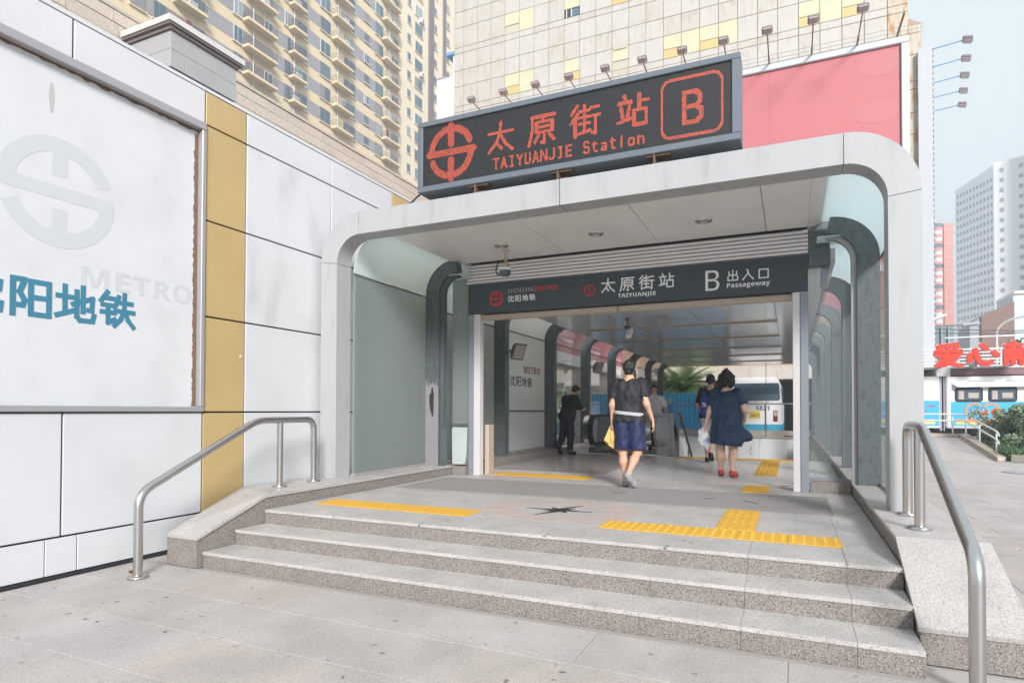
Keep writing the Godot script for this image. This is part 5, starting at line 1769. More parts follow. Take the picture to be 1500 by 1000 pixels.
# ------------------------------------------------------------------ what shows through the passage
func make_frond_tree(called: String, label: String, at: Vector3, count: int, ln: float, tall: float, sd: int) -> void:
	var t := thing(called, label, "tree", at)
	var r := RandomNumberGenerator.new()
	r.seed = sd
	var s := S()
	tube(s, [Vector3.ZERO, Vector3(0.05, tall * 0.5, 0.03), Vector3(0, tall, 0)], 0.07, 8)
	pp(t, "trunk", s, M("bark"), at)
	for i in count:
		s = S()
		var az := TAU * i / count * 2.4 + r.randf() * 0.5
		var el := r.randf_range(-0.15, 1.15)
		var d := Vector3(cos(az) * cos(el), sin(el), sin(az) * cos(el))
		var p := Vector3(r.randf_range(-0.25, 0.25), tall - r.randf() * 0.5, r.randf_range(-0.25, 0.25))
		var l := ln * r.randf_range(0.7, 1.1)
		var n := 24
		for k in n:
			var f := float(k) / n
			var nd := (d + Vector3.DOWN * f * 0.09).normalized()
			var q := p + nd * l / n
			var side := nd.cross(Vector3.UP).normalized()
			var lw := 0.30 * sin(PI * clampf(f * 0.9 + 0.12, 0.0, 1.0)) * l / 1.3
			bx(s, (p + q) / 2, Vector3(0.012, 0.012, l / n), 0, Basis.looking_at(nd, Vector3.UP if absf(nd.y) < 0.95 else Vector3.RIGHT))
			for sg in [-1.0, 1.0]:
				var tip: Vector3 = p + side * sg * lw + nd * lw * 0.5 + Vector3.DOWN * lw * 0.25
				var w := nd * 0.014 * l
				t3(s, p - w * 0.4, tip, p + w)
				var p2 := (p + q) / 2
				t3(s, p2 - w * 0.4, tip + nd * l / n / 2, p2 + w)
			p = q
			d = nd
		pp(t, "frond", s, M("frond" if r.randf() < 0.6 else "frond_b"), at)

func build_far_end() -> void:
	# blue corrugated hoarding
	var h := thing("blue_hoarding", "bright blue corrugated metal hoarding behind the railing", "fence", Vector3(-5.5, 0, -29))
	for k in 8:
		var xa := -8.9 + 0.76 * k
		var pl := PackedVector2Array()
		var n := 4
		for i in n:
			var u := 0.758 * i / n
			var d := 0.758 / n
			pl.append(Vector2(u, 0))
			pl.append(Vector2(u + d * 0.45, 0))
			pl.append(Vector2(u + d * 0.55, 0.035))
			pl.append(Vector2(u + d * 0.9, 0.035))
		pl.append(Vector2(0.758, 0))
		pl.append(Vector2(0.758, -0.02))
		pl.append(Vector2(0, -0.02))
		var s := S()
		prism(s, pl, 0.0, 2.33, Transform3D(Basis(Vector3.RIGHT, Vector3.FORWARD * -1.0, Vector3.UP) if false else Basis(Vector3.RIGHT, Vector3(0, 0, 1), Vector3(0, -1, 0)), Vector3(xa, 2.33, -29.0)))
		wp(h, "sheet", s, M("hoarding"))
	var s := S()
	var ring := []
	for k in 25: ring.append(Vector2(cos(TAU * k / 24) * 0.14, sin(TAU * k / 24) * 0.33))
	ink(s, [ring], 0.018, 0.004, face_z(Vector3(-3.9, 1.5, -28.957)), false)
	wp(h, "scrawled_ring", s, M("bus_blue"))
	make_frond_tree("feathery_tree", "pale feathery leaved tree behind the blue hoarding", Vector3(-5.0, 0, -30.8), 60, 2.2, 2.75, 5)
	make_frond_tree("feathery_tree", "feathery leaved sapling beyond the left glass wall of the passage", Vector3(-8.6, 0, -22.5), 24, 1.3, 1.9, 6)
	# bus
	var b := thing("bus", "white minibus with blue lower stripe seen from behind", "bus", Vector3(-1.5, 0, -33))
	var x0 := -2.62
	var x1 := -0.40
	var zr := -30.0
	var zf := -36.0
	s = S()
	var prof := PackedVector2Array([Vector2(x0, 0.38), Vector2(x1, 0.38), Vector2(x1, 1.75), Vector2(x1 - 0.08, 2.75), Vector2(x1 - 0.16, 2.95), Vector2(x1 - 0.35, 3.05), Vector2(x0 + 0.35, 3.05), Vector2(x0 + 0.16, 2.95), Vector2(x0 + 0.08, 2.75), Vector2(x0, 1.75)])
	prism(s, prof, zf, zr)
	wp(b, "body", s, M("bus_white"))
	s = S()
	prism(s, PackedVector2Array([Vector2(x0 + 0.2, 2.0), Vector2(x1 - 0.16, 2.0), Vector2(x1 - 0.1, 2.06), Vector2(x1 - 0.14, 2.72), Vector2(x1 - 0.2, 2.78), Vector2(x0 + 0.2, 2.78)]), zr, zr + 0.012)
	var rw := wp(b, "rear_window", s, M("window_glass"))
	s = S()
	prism(s, PackedVector2Array([Vector2(x0 + 0.26, 2.05), Vector2(x1 - 0.2, 2.05), Vector2(x1 - 0.2, 2.28), Vector2(x0 + 0.26, 2.28)]), zr + 0.013, zr + 0.015)
	wp(rw, "sunshade", s, M("window_blue"))
	bp(b, "blue_stripe", Vector3(x0 - 0.004, 0.55, zf + 0.1), Vector3(x1 + 0.004, 0.93, zr + 0.006), M("bus_blue"))
	bp(b, "bumper", Vector3(x0 - 0.02, 0.36, zr - 0.1), Vector3(x1 + 0.02, 0.52, zr + 0.1), M("slate"), 0.03)
	wp(b, "fleet_number", words("5821", 0.2, face_z(Vector3(-1.5, 1.55, zr + 0.002)), 0.56, true, 0.004), M("seal"))
	var pt := bp(b, "number_plate", Vector3(-1.78, 1.2, zr + 0.001), Vector3(-1.32, 1.5, zr + 0.02), M("plate_yellow"), 0.004)
	wp(pt, "plate_lettering", words("5821", 0.12, face_z(Vector3(-1.72, 1.26, zr + 0.0205)), 0.34, true, 0.002), M("seal"))
	var tl := bp(b, "tail_light", Vector3(-0.78, 1.06, zr + 0.001), Vector3(-0.6, 1.55, zr + 0.025), M("tail_red"), 0.02)
	bp(tl, "amber_lens", Vector3(-0.76, 1.3, zr + 0.026), Vector3(-0.62, 1.52, zr + 0.03), M("beige_metal"))
	for k in 7:
		bp(b, "side_window", Vector3(x1 - 0.03, 1.85, zr - 0.3 - 0.75 * k - 0.66), Vector3(x1 + 0.006, 2.65, zr - 0.3 - 0.75 * k), M("window_glass"))
	for z in [-31.4, -34.9]:
		for x in [x0 + 0.12, x1 - 0.12]:
			s = S()
			lathe(s, [Vector2(0, -0.12), Vector2(0.36, -0.12), Vector2(0.39, -0.08), Vector2(0.39, 0.08), Vector2(0.36, 0.12), Vector2(0, 0.12)], 20, Transform3D(Basis(Vector3.BACK, PI / 2), Vector3(x, 0.39, z)))
			wp(b, "wheel", s, M("rubber"))
	s = S()
	for i in 6: ink(s, [[Vector2(i * 0.08, 0.04 * sin(i * 2.0)), Vector2(i * 0.08 + 0.06, 0.05 * cos(i * 3.0))]], 0.02, 0.002, face_z(Vector3(-1.55 + 0.05 * i, 1.87, zr + 0.001)))
	wp(b, "script_mark", s, M("seal"))
	# shop row seen through the left glass
	var sh := thing("shop_row", "low shop row with red fascia and cream wall beyond the left glass", "building", Vector3(-13, 0, -30))
	bp(sh, "wall", Vector3(-18, 0, -50), Vector3(-9.6, 5.2, -17), M("facade"))
	bp(sh, "red_fascia", Vector3(-9.7, 4.15, -50), Vector3(-9.4, 6.4, -17), M("billboard_pink"), 0.02)
	bp(sh, "white_band", Vector3(-9.65, 3.6, -50), Vector3(-9.3, 4.13, -17), M("plaster"), 0.02)
	for k in 9:
		var z := -18.2 - 3.2 * k
		var wn := bp(sh, "shop_window", Vector3(-9.62, 0.35, z - 2.7), Vector3(-9.57, 2.5, z), M("window_frame"))
		bp(wn, "pane", Vector3(-9.58, 0.45, z - 2.6), Vector3(-9.55, 2.4, z - 0.1), M("window_blue"))
	var bush := thing("shrub", "loose green shrub beyond the left glass wall", "shrub", Vector3(-8.2, 0, -18.5))
	leaf_cloud(bush, "foliage", Vector3(-8.2, 1.1, -18.5), Vector3(0.7, 1.1, 2.6), 900, 0.13, ["leaf_green", "frond"], 17)
	s = S()
	for i in 7: tube(s, [Vector3(-8.2, 0, -18.5 + 0.6 * (i - 3)), Vector3(-8.2 + 0.2 * sin(i * 2.0), 1.2, -18.5 + 0.65 * (i - 3))], 0.02, 5)
	wp(bush, "stem", s, M("bark"))
	# car seen through the right glass
	var c := thing("parked_car", "grey parked car seen through the right glass panes", "car", Vector3(2.15, 0, -31.5))
	var cx := 2.15
	var body := PackedVector2Array([Vector2(29.4, 0.3), Vector2(33.6, 0.3), Vector2(33.65, 0.75), Vector2(33.3, 0.92), Vector2(29.7, 0.95), Vector2(29.36, 0.75)])
	var BB := Basis(Vector3(0, 0, -1), Vector3.UP, Vector3.RIGHT)
	s = S()
	prism(s, body, -0.86, 0.86)
	pp(c, "body", s, M("car_grey"), Vector3(cx, 0, 0), BB)
	s = S()
	prism(s, PackedVector2Array([Vector2(29.75, 0.94), Vector2(30.25, 1.42), Vector2(31.9, 1.46), Vector2(32.8, 0.93)]), -0.72, 0.72)
	pp(c, "cabin", s, M("window_glass"), Vector3(cx, 0, 0), BB)
	s = S()
	prism(s, PackedVector2Array([Vector2(30.22, 1.42), Vector2(31.9, 1.46), Vector2(31.85, 1.5), Vector2(30.3, 1.47)]), -0.74, 0.74)
	pp(c, "roof", s, M("car_grey"), Vector3(cx, 0, 0), BB)
	for z in [-30.2, -32.8]:
		for x in [-0.8, 0.8]:
			s = S()
			lathe(s, [Vector2(0, -0.1), Vector2(0.3, -0.1), Vector2(0.32, -0.07), Vector2(0.32, 0.07), Vector2(0.3, 0.1), Vector2(0, 0.1)], 18, Transform3D(Basis(Vector3.BACK, PI / 2), Vector3(cx + x, 0.32, z)))
			wp(c, "wheel", s, M("rubber"))
	for x in [-0.62, 0.62]: bp(c, "tail_light", Vector3(cx + x - 0.16, 0.7, -29.42), Vector3(cx + x + 0.16, 0.85, -29.33), M("tail_red"), 0.02)
	bp(c, "number_plate", Vector3(cx - 0.22, 0.55, -29.4), Vector3(cx + 0.22, 0.67, -29.37), M("bus_blue"))
	var nb := thing("notice_board", "lilac notice board with a red heading beyond the right glass", "notice board", Vector3(1.62, 0, -26.5))
	bp(nb, "panel", Vector3(1.3, 0.95, -26.55), Vector3(1.95, 2.1, -26.5), M("sign_purple"), 0.01)
	bp(nb, "heading", Vector3(1.3, 2.11, -26.55), Vector3(1.95, 2.26, -26.49), M("letter_red"), 0.01)
	for x in [1.34, 1.88]: bp(nb, "post", Vector3(x, 0, -26.56), Vector3(x + 0.05, 0.95, -26.51), M("frame_grey"))
	s = S()
	for i in 3:
		for j in 3: ink(s, [[Vector2(0, 0), Vector2(0.08, 0.0)], [Vector2(0.0, 0.06), Vector2(0.08, 0.06)], [Vector2(0.04, -0.04), Vector2(0.04, 0.1)]], 0.018, 0.002, face_z(Vector3(1.38 + 0.19 * i, 1.15 + 0.3 * j, -26.499)))
	wp(nb, "notice_text", s, M("slate"))

func leaf_cloud(parent: Node3D, called: String, c: Vector3, rad: Vector3, count: int, size: float, ms: Array, sd: int) -> void:
	var r := RandomNumberGenerator.new()
	r.seed = sd
	var blobs := []
	for i in 14:
		var v := Vector3(r.randf_range(-1, 1), r.randf_range(-0.9, 0.75), r.randf_range(-1, 1))
		if v.length() > 1.0: v = v.normalized() * 0.9
		blobs.append([v, r.randf_range(0.25, 0.5)])
	for mi in ms.size():
		var s := S()
		for i in count / ms.size():
			var bl: Array = blobs[r.randi() % blobs.size()]
			var d := Vector3(r.randfn(), r.randfn(), r.randfn()).normalized()
			var p: Vector3 = bl[0] + d * float(bl[1]) * pow(r.randf(), 0.35)
			var w := c + p * rad
			if w.y < 0.03: continue
			var n := (d + Vector3(r.randfn(), r.randfn() + 0.8, r.randfn()) * 0.7).normalized()
			var u := n.cross(Vector3(r.randfn(), r.randfn(), r.randfn())).normalized()
			var v := n.cross(u)
			var z := size * r.randf_range(0.6, 1.2)
			t3(s, w - u * z * 0.5, w + v * z * 0.22 + n * z * 0.06, w + u * z * 0.5)
			t3(s, w - u * z * 0.5, w + u * z * 0.5, w - v * z * 0.22 + n * z * 0.06)
		wp(parent, called, s, M(ms[mi]))

# ------------------------------------------------------------------ right-hand street
func build_right_side() -> void:
	# blood donation vehicle
	var b := thing("donation_vehicle", "white and blue donation vehicle with rainbow stripe and heart", "vehicle", Vector3(9, 0.4, -32))
	var zf := -31.0
	var y0 := 0.82
	bp(b, "body", Vector3(5.85, y0, -33.4), Vector3(13.0, 2.98, zf), M("bus_white"), 0.06)
	bp(b, "blue_side", Vector3(6.02, 0.92, zf - 0.02), Vector3(13.0, 1.93, zf + 0.006), M("van_blue"))
	for k in [["stripe_orange", 1.2, 1.1], ["stripe_yellow", 1.1, 1.03], ["stripe_green", 1.03, 0.97]]:
		bp(b, "rainbow_stripe", Vector3(6.2, k[2], zf), Vector3(13.0, k[1], zf + 0.012), M(k[0]))
	for x in [6.17, 7.3, 8.6]:
		var s := S()
		var pl := PackedVector2Array()
		for q in 4:
			var c: Vector2 = [Vector2(x + 0.84, 2.43), Vector2(x + 0.1, 2.43), Vector2(x + 0.1, 2.03), Vector2(x + 0.84, 2.03)][q]
			for k in 4: pl.append(c + Vector2(cos(PI / 2 * q + PI / 6 * k), sin(PI / 2 * q + PI / 6 * k)) * 0.1)
		prism(s, pl, zf, zf + 0.03)
		var w := wp(b, "window", s, M("rubber"))
		s = S()
		b2(s, Vector3(x + 0.06, 2.0, zf + 0.031), Vector3(x + 0.88, 2.46, zf + 0.034))
		wp(w, "pane", s, M("window_glass"))
		s = S()
		b2(s, Vector3(x + 0.12, 2.03, zf + 0.035), Vector3(x + 0.3, 2.38, zf + 0.037))
		b2(s, Vector3(x + 0.45, 2.08, zf + 0.035), Vector3(x + 0.8, 2.3, zf + 0.037))
		wp(w, "curtain", s, M("coping"))
	var s := S()
	hexa(s, [Vector3(6.2, 2.53, zf + 0.25), Vector3(13, 2.53, zf + 0.25), Vector3(13, 2.66, zf), Vector3(6.05, 2.66, zf)], [Vector3(6.2, 2.56, zf + 0.25), Vector3(13, 2.56, zf + 0.25), Vector3(13, 2.7, zf), Vector3(6.05, 2.7, zf)])
	wp(b, "awning", s, M("bus_white"))
	s = S()
	b2(s, Vector3(6.6, 2.77, zf), Vector3(7.5, 2.795, zf + 0.02))
	b2(s, Vector3(7.9, 2.77, zf), Vector3(8.9, 2.795, zf + 0.02))
	wp(b, "slot", s, M("slate"))
	s = S()
	var heart := []
	for k in 30:
		var a := TAU * (k + 2) / 34.0
		heart.append(Vector2(16.0 * pow(sin(a), 3), 13.0 * cos(a) - 5.0 * cos(2 * a) - 2.0 * cos(3 * a) - cos(4 * a)) * 0.036)
	ink(s, [heart], 0.075, 0.003, face_z(Vector3(7.1, 1.42, zf + 0.012)), false)
	wp(b, "heart_outline", s, M("stripe_orange"))
	s = S()
	glyph(s, "yong", 0.22, 0.03, 0.003, face_z(Vector3(6.72, 1.36, zf + 0.007)))
	wp(b, "character", s, M("sign_purple"))
	s = S()
	glyph(s, "ai", 0.28, 0.038, 0.003, face_z(Vector3(7.02, 1.3, zf + 0.007)))
	wp(b, "character", s, M("letter_red"))
	s = S()
	var bl := PackedVector2Array()
	for k in 16: bl.append(Vector2(7.55 + cos(TAU * k / 16) * 0.18, 1.5 + sin(TAU * k / 16) * 0.17))
	prism(s, bl, zf + 0.007, zf + 0.01)
	wp(b, "red_spot", s, M("letter_red"))
	for x in [7.0, 11.6]:
		s = S()
		lathe(s, [Vector2(0, -0.15), Vector2(0.4, -0.15), Vector2(0.43, -0.1), Vector2(0.43, 0.1), Vector2(0.4, 0.15), Vector2(0, 0.15)], 20, Transform3D(Basis(Vector3.RIGHT, PI / 2), Vector3(x, 0.93, zf - 0.25)))
		wp(b, "wheel", s, M("rubber"))
	# second white vehicle at its left
	var c := thing("white_cabin", "white and blue cabin with stripes left of the donation vehicle", "cabin", Vector3(4.6, 0.4, -32))
	bp(c, "body", Vector3(3.4, y0, -33.2), Vector3(5.62, 3.0, zf + 0.1), M("bus_white"), 0.03)
	bp(c, "blue_side", Vector3(3.4, 0.92, zf + 0.09), Vector3(5.6, 1.98, zf + 0.106), M("van_blue"))
	for k in [["stripe_orange", 1.2, 1.1], ["stripe_yellow", 1.1, 1.03], ["stripe_green", 1.03, 0.97]]:
		bp(c, "rainbow_stripe", Vector3(3.4, k[2], zf + 0.1), Vector3(5.45, k[1], zf + 0.112), M(k[0]))
	bp(c, "door_seal", Vector3(5.63, y0 - 0.1, -33.0), Vector3(5.70, 2.95, zf + 0.05), M("slate"))
	bp(c, "door_seal", Vector3(5.76, y0 - 0.1, -33.0), Vector3(5.80, 2.95, zf + 0.05), M("slate"))
	s = S()
	ink(s, [[Vector2(0, 0), Vector2(0.1, 0.02)], [Vector2(-0.1, -0.2), Vector2(-0.05, -0.2)], [Vector2(0.15, 0.0), Vector2(0.22, 0.0)]], 0.05, 0.003, face_z(Vector3(5.2, 1.75, zf + 0.107)))
	wp(c, "red_mark", s, M("ink_red"))
	# flat-roofed building behind with fascia, roof rail and big letters
	var f := thing("flat_roof_building", "low white building with maroon fascia behind the donation vehicle", "building", Vector3(9, 0, -36))
	bp(f, "wall", Vector3(3.0, 0, -40), Vector3(14, 3.0, -33.6), M("plaster"))
	bp(f, "fascia", Vector3(6.06, 3.03, -34.2), Vector3(14, 3.3, -31.2), M("maroon"), 0.02)
	bp(f, "fascia_end", Vector3(5.55, 2.99, -34.2), Vector3(6.05, 3.31, -31.15), M("bus_white"), 0.02)
	bp(f, "roof_slab", Vector3(3.0, 3.32, -40), Vector3(14, 3.42, -31.3), M("plaster"), 0.02)
	var rr := thing("roof_railing", "white tubular railing on the roof behind the red letters", "railing", Vector3(8, 3.42, -32.4))
	for k in 6:
		s = S()
		tube(s, [Vector3(3.0, 3.5 + 0.145 * k, -32.5), Vector3(14, 3.5 + 0.145 * k, -32.5)], 0.028 if k < 5 else 0.045, 6)
		wp(rr, "rail", s, M("white_rail"))
	for k in 7:
		s = S()
		tube(s, [Vector3(3.6 + 1.5 * k, 3.42, -32.5), Vector3(3.6 + 1.5 * k, 4.24, -32.5)], 0.03, 6)
		wp(rr, "post", s, M("white_rail"))
	s = S()
	tube(s, [Vector3(3.0, 4.8, -34.0), Vector3(7.2, 6.5, -38.0)], 0.06, 6)
	wp(rr, "sloping_brace", s, M("white_rail"))
	s = S()
	tube(s, [Vector3(6.4, 4.9, -34.0), Vector3(14, 4.9, -34.0)], 0.03, 6)
	wp(rr, "upper_rail", s, M("white_rail"))
	var lx := [5.3, 6.42, 7.6]
	var nm := ["ai", "xin", "xian"]
	var lw := ["bulky red roof letter, first from the left, above the white cabin edge", "bulky red roof letter, the second, with separate drops", "bulky red roof letter cut by the right picture edge"]
	for i in 3:
		var L := thing("roof_letter", lw[i], "sign letter", Vector3(lx[i] + 0.5, 3.42, -30.2), "red letters on the roof edge")
		s = S()
		var ls := []
		for l in strokes(nm[i]):
			var o := []
			for p in l: o.append(Vector2(p.x * 1.05, 10.0 - p.y) * 0.093)
			ls.append(o)
		ink_round(s, ls, 0.145 if i != 1 else 0.19, 0.12, face_z(Vector3(lx[i], 3.36, -30.2)))
		wp(L, "character", s, M("letter_red"))
		s = S()
		ink_round(s, ls, 0.175 if i != 1 else 0.22, 0.03, face_z(Vector3(lx[i], 3.36, -30.25)))
		wp(L, "pale_edge", s, M("bus_white"))
		bp(L, "stand", Vector3(lx[i] + 0.3, 3.33, -31.3), Vector3(lx[i] + 0.36, 3.9, -30.3), M("frame_grey"))
	# teal block and distant bits
	var tb := thing("teal_block", "dark teal clad block at the foot of the red brick tower", "building", Vector3(13, 0, -72))
	bp(tb, "wall", Vector3(11.6, 0, -76), Vector3(13.9, 9.6, -70), M("teal_wall"))
	for k in 4: bp(tb, "fin", Vector3(11.75 + 0.55 * k, 0, -70), Vector3(11.85 + 0.55 * k, 9.5, -69.8), M("slate"))
	# street lamps
	var l := thing("street_lamp", "grey street lamp with a curved arm in front of the brick block", "street lamp", Vector3(14.7, 0, -60))
	s = S()
	tube(s, rounded([Vector3(14.7, 0, -60), Vector3(14.7, 8.1, -60), Vector3(15.4, 8.7, -59.6), Vector3(17.4, 9.1, -58.6)], 0.8), 0.08, 8)
	wp(l, "pole", s, M("white_rail"))
	s = S()
	bx(s, Vector3(17.6, 9.1, -58.5), Vector3(0.9, 0.14, 0.3), 0.05, Basis(Vector3.UP, 0.4))
	wp(l, "lamp_head", s, M("white_rail"))
	l = thing("street_lamp", "street lamp head reaching in on a dark arm above the red letters", "street lamp", Vector3(6.6, 0, -45.5))
	s = S()
	tube(s, rounded([Vector3(6.6, 0, -46), Vector3(6.6, 6.7, -45.5), Vector3(7.2, 6.8, -45.2), Vector3(9.3, 6.74, -45.0)], 0.5), 0.05, 8)
	wp(l, "pole", s, M("lamp_grey"))
	s = S()
	bx(s, Vector3(9.75, 6.76, -45), Vector3(0.95, 0.22, 0.4), 0.08, Basis(Vector3.BACK, 0.06))
	wp(l, "lamp_head", s, M("frame_grey"))
	var ca := thing("overhead_cable", "pair of thin dark overhead cables crossing above the red letters", "cable", Vector3(10, 7, -50))
	for k in 2:
		s = S()
		var pts := []
		for i in 9: pts.append(Vector3(7.5 + 1.6 * i, 7.3 - 0.35 * k - 0.25 * sin(PI * i / 8.0) + 0.05 * i * k, -50 - 0.6 * i))
		tube(s, pts, 0.035, 5)
		wp(ca, "strand", s, M("iron"))
	# trees far right
	for i in 2:
		var at: Vector3 = [Vector3(15.6, 0, -55), Vector3(18.2, 0, -58)][i]
		var t := thing("street_tree", ["small roadside tree right of the lamp pole", "roadside tree at the far right picture edge"][i], "tree", at, "trees along the far road")
		s = S()
		tube(s, [at, at + Vector3(0.1, 2.5, 0), at + Vector3(0.0, 4.6, 0.1)], 0.12, 8)
		for k in 5: tube(s, [at + Vector3(0.05, 3.0 + 0.3 * k, 0), at + Vector3(sin(k * 2.1) * 1.1, 4.6 + 0.4 * k, cos(k * 2.1) * 1.1)], 0.045, 5)
		wp(t, "trunk", s, M("bark"))
		leaf_cloud(t, "crown", at + Vector3(0, 5.7, 0), Vector3(1.7, 1.6, 1.7), 1600, 0.34, ["leaf_green", "leaf_dark", "frond"], 60 + i)
	# ramp, its curb and rail, hedge
	var r := thing("ramp", "paved ramp climbing towards the donation vehicle", "ramp", Vector3(3.6, 0, -27), "", "structure")
	s = S()
	hexa(s, [Vector3(1.6, -0.01, -23.6), Vector3(5.9, -0.01, -23.6), Vector3(6.2, -0.01, -29.4), Vector3(1.6, -0.01, -29.4)], [Vector3(1.6, 0.004, -23.6), Vector3(5.9, 0.004, -23.6), Vector3(6.2, 0.5, -29.4), Vector3(1.6, 0.5, -29.4)])
	wp(r, "slope", s, M("far_paving"))
	s = S()
	b2(s, Vector3(1.6, -0.01, -34.0), Vector3(14, 0.5, -29.405))
	wp(r, "platform", s, M("far_paving"))
	var cu := thing("ramp_curb", "granite curb with a pointed end along the ramp edge", "curb", Vector3(6, 0, -26.5))
	s = S()
	hexa(s, [Vector3(5.75, 0, -23.5), Vector3(5.98, 0, -23.6), Vector3(6.3, 0, -29.5), Vector3(6.0, 0, -29.5)], [Vector3(5.75, 0.12, -23.5), Vector3(5.98, 0.12, -23.6), Vector3(6.3, 0.64, -29.5), Vector3(6.0, 0.64, -29.5)])
	wp(cu, "sloping_curb", s, M("coping"))
	bp(cu, "level_curb", Vector3(4.9, 0.5, -29.75), Vector3(6.3, 0.65, -29.505), M("coping"), 0.01)
	var c2 := thing("planter_curb", "rough stone curb of the hedge bed at the right", "curb", Vector3(6.6, 0, -22.4))
	s = S()
	hexa(s, [Vector3(6.05, 0, -23.4), Vector3(9.5, 0, -19.9), Vector3(9.8, 0, -20.2), Vector3(6.15, 0, -23.8)], [Vector3(6.08, 0.2, -23.42), Vector3(9.5, 0.2, -19.95), Vector3(9.8, 0.2, -20.2), Vector3(6.15, 0.2, -23.78)])
	wp(c2, "stone", s, M("coping"))
	var hr := thing("ramp_handrail", "double white tube handrail following the ramp curb", "handrail", Vector3(6.1, 0.1, -27))
	var posts := [Vector3(5.99, 0.13, -24.6), Vector3(6.09, 0.35, -27.0), Vector3(6.19, 0.6, -29.4), Vector3(5.8, 0.6, -29.6)]
	for p in posts:
		s = S()
		tube(s, [p, p + Vector3.UP * 0.72], 0.028, 8)
		wp(hr, "post", s, M("white_rail"))
	for hgt in [0.76, 0.5]:
		s = S()
		tube(s, rounded([Vector3(5.99, 0.0 + hgt, -24.3), Vector3(5.995, 0.13 + hgt, -24.6), Vector3(6.19, 0.64 + hgt, -29.4), Vector3(5.8, 0.66 + hgt, -29.6), Vector3(3.0, 0.66 + hgt, -29.6)], 0.12), 0.03, 8)
		wp(hr, "rail", s, M("white_rail"))
	var hd := thing("hedge", "silvery green hedge of small leaves beside the ramp rail", "hedge", Vector3(8.6, 0, -25.5))
	leaf_cloud(hd, "foliage", Vector3(7.4, 0.95, -27.0), Vector3(1.3, 0.95, 2.3), 9500, 0.15, ["leaf_silver", "leaf_pale", "leaf_green"], 33)
	leaf_cloud(hd, "foliage", Vector3(6.95, 0.9, -28.5), Vector3(0.8, 0.75, 0.9), 3000, 0.14, ["leaf_silver", "leaf_pale", "leaf_green"], 35)
	leaf_cloud(hd, "lower_foliage", Vector3(7.2, 0.3, -24.8), Vector3(1.2, 0.42, 1.5), 2600, 0.11, ["leaf_green", "leaf_dark"], 34)
	var soil := S()
	prism(soil, PackedVector2Array([Vector2(6.16, 23.8), Vector2(9.8, 20.2), Vector2(12.0, 22.0), Vector2(12.0, 29.3), Vector2(6.4, 29.3)]), 0.0, 0.06, Transform3D(Basis(Vector3.RIGHT, Vector3.FORWARD, Vector3.UP), Vector3.ZERO))
	wp(hd, "soil", soil, M("leaf_dark"))
	var mh := thing("manhole_cover", "round iron manhole cover in the right pavement", "manhole cover", Vector3(5.2, 0.0, -19.4))
	s = S()
	lathe(s, [Vector2(0.0, 0.008), Vector2(0.3, 0.008), Vector2(0.31, 0.004), Vector2(0.36, 0.006), Vector2(0.37, 0.0)], 32)
	pp(mh, "lid", s, M("slate"), gpos[mh])

# ------------------------------------------------------------------ handrails by the steps
func flange(s: SurfaceTool, p: Vector3) -> void:
	lathe(s, [Vector2(0.0, 0.002), Vector2(0.085, 0.002), Vector2(0.085, 0.016), Vector2(0.08, 0.022), Vector2(0.048, 0.03), Vector2(0.0, 0.03)], 28, Transform3D(Basis.IDENTITY, p))

func build_handrails() -> void:
	var R := 0.039
	var a := thing("stair_handrail", "stainless steel tube handrail on the left cheek wall", "handrail", Vector3(-5.42, 0, -3.68), "stainless handrails of the steps")
	var s := S()
	tube(s, rounded([Vector3(-5.385, 0.02, -3.69), Vector3(-5.4, 0.76, -3.70), Vector3(-5.55, 1.40, -5.2), Vector3(-5.62, 1.40, -6.18), Vector3(-5.63, 0.62, -6.2)], 0.14, 7), R, 20)
	wp(a, "rail", s, M("steel"))
	s = S()
	tube(s, [Vector3(-5.58, 0.61, -5.57), Vector3(-5.58, 1.385, -5.57)], R * 0.92, 18)
	wp(a, "post", s, M("steel"))
	for p in [Vector3(-5.385, 0.0, -3.69), Vector3(-5.58, 0.6, -5.57), Vector3(-5.63, 0.6, -6.2)]:
		s = S()
		flange(s, p)
		wp(a, "base_flange", s, M("steel"))
	var b := thing("stair_handrail", "stainless steel tube handrail on the right cheek wall, nearest the viewer", "handrail", Vector3(0.9, 0, -4), "stainless handrails of the steps")
	s = S()
	tube(s, rounded([Vector3(0.895, 0.02, -4.05), Vector3(0.9, 0.72, -4.07), Vector3(0.925, 1.40, -5.74), Vector3(0.93, 1.40, -6.45), Vector3(0.93, 0.62, -6.46)], 0.14, 7), R, 22)
	wp(b, "rail", s, M("steel"))
	s = S()
	tube(s, [Vector3(0.905, 0.61, -5.73), Vector3(0.905, 1.38, -5.73)], R * 0.97, 20)
	wp(b, "post", s, M("steel"))
	for p in [Vector3(0.895, 0.0, -4.05), Vector3(0.905, 0.6, -5.73), Vector3(0.93, 0.6, -6.46)]:
		s = S()
		flange(s, p)
		wp(b, "base_flange", s, M("steel"))

# ------------------------------------------------------------------ things on the floor
func tactile_tile(w: float, d: float, dots: bool, bars_z := true) -> Mesh:
	var s := S()
	bx(s, Vector3(0, 0.0035, 0), Vector3(w - 0.004, 0.007, d - 0.004), 0.002)
	if dots:
		var n := 5
		for i in n:
			for j in n:
				var c := Vector3((i - 2) * w / n, 0.009, (j - 2) * d / n)
				lathe(s, [Vector2(0.017, -0.002), Vector2(0.011, 0.003), Vector2(0.0, 0.0035)], 6, Transform3D(Basis.IDENTITY, c), false)
	else:
		for i in 4:
			var o := (i - 1.5) * (w if bars_z else d) / 4.4
			if bars_z: bx(s, Vector3(o, 0.009, 0), Vector3(0.03, 0.006, d * 0.88), 0.0025)
			else: bx(s, Vector3(0, 0.009, o), Vector3(w * 0.88, 0.006, 0.03), 0.0025)
	return mesh_of(s)

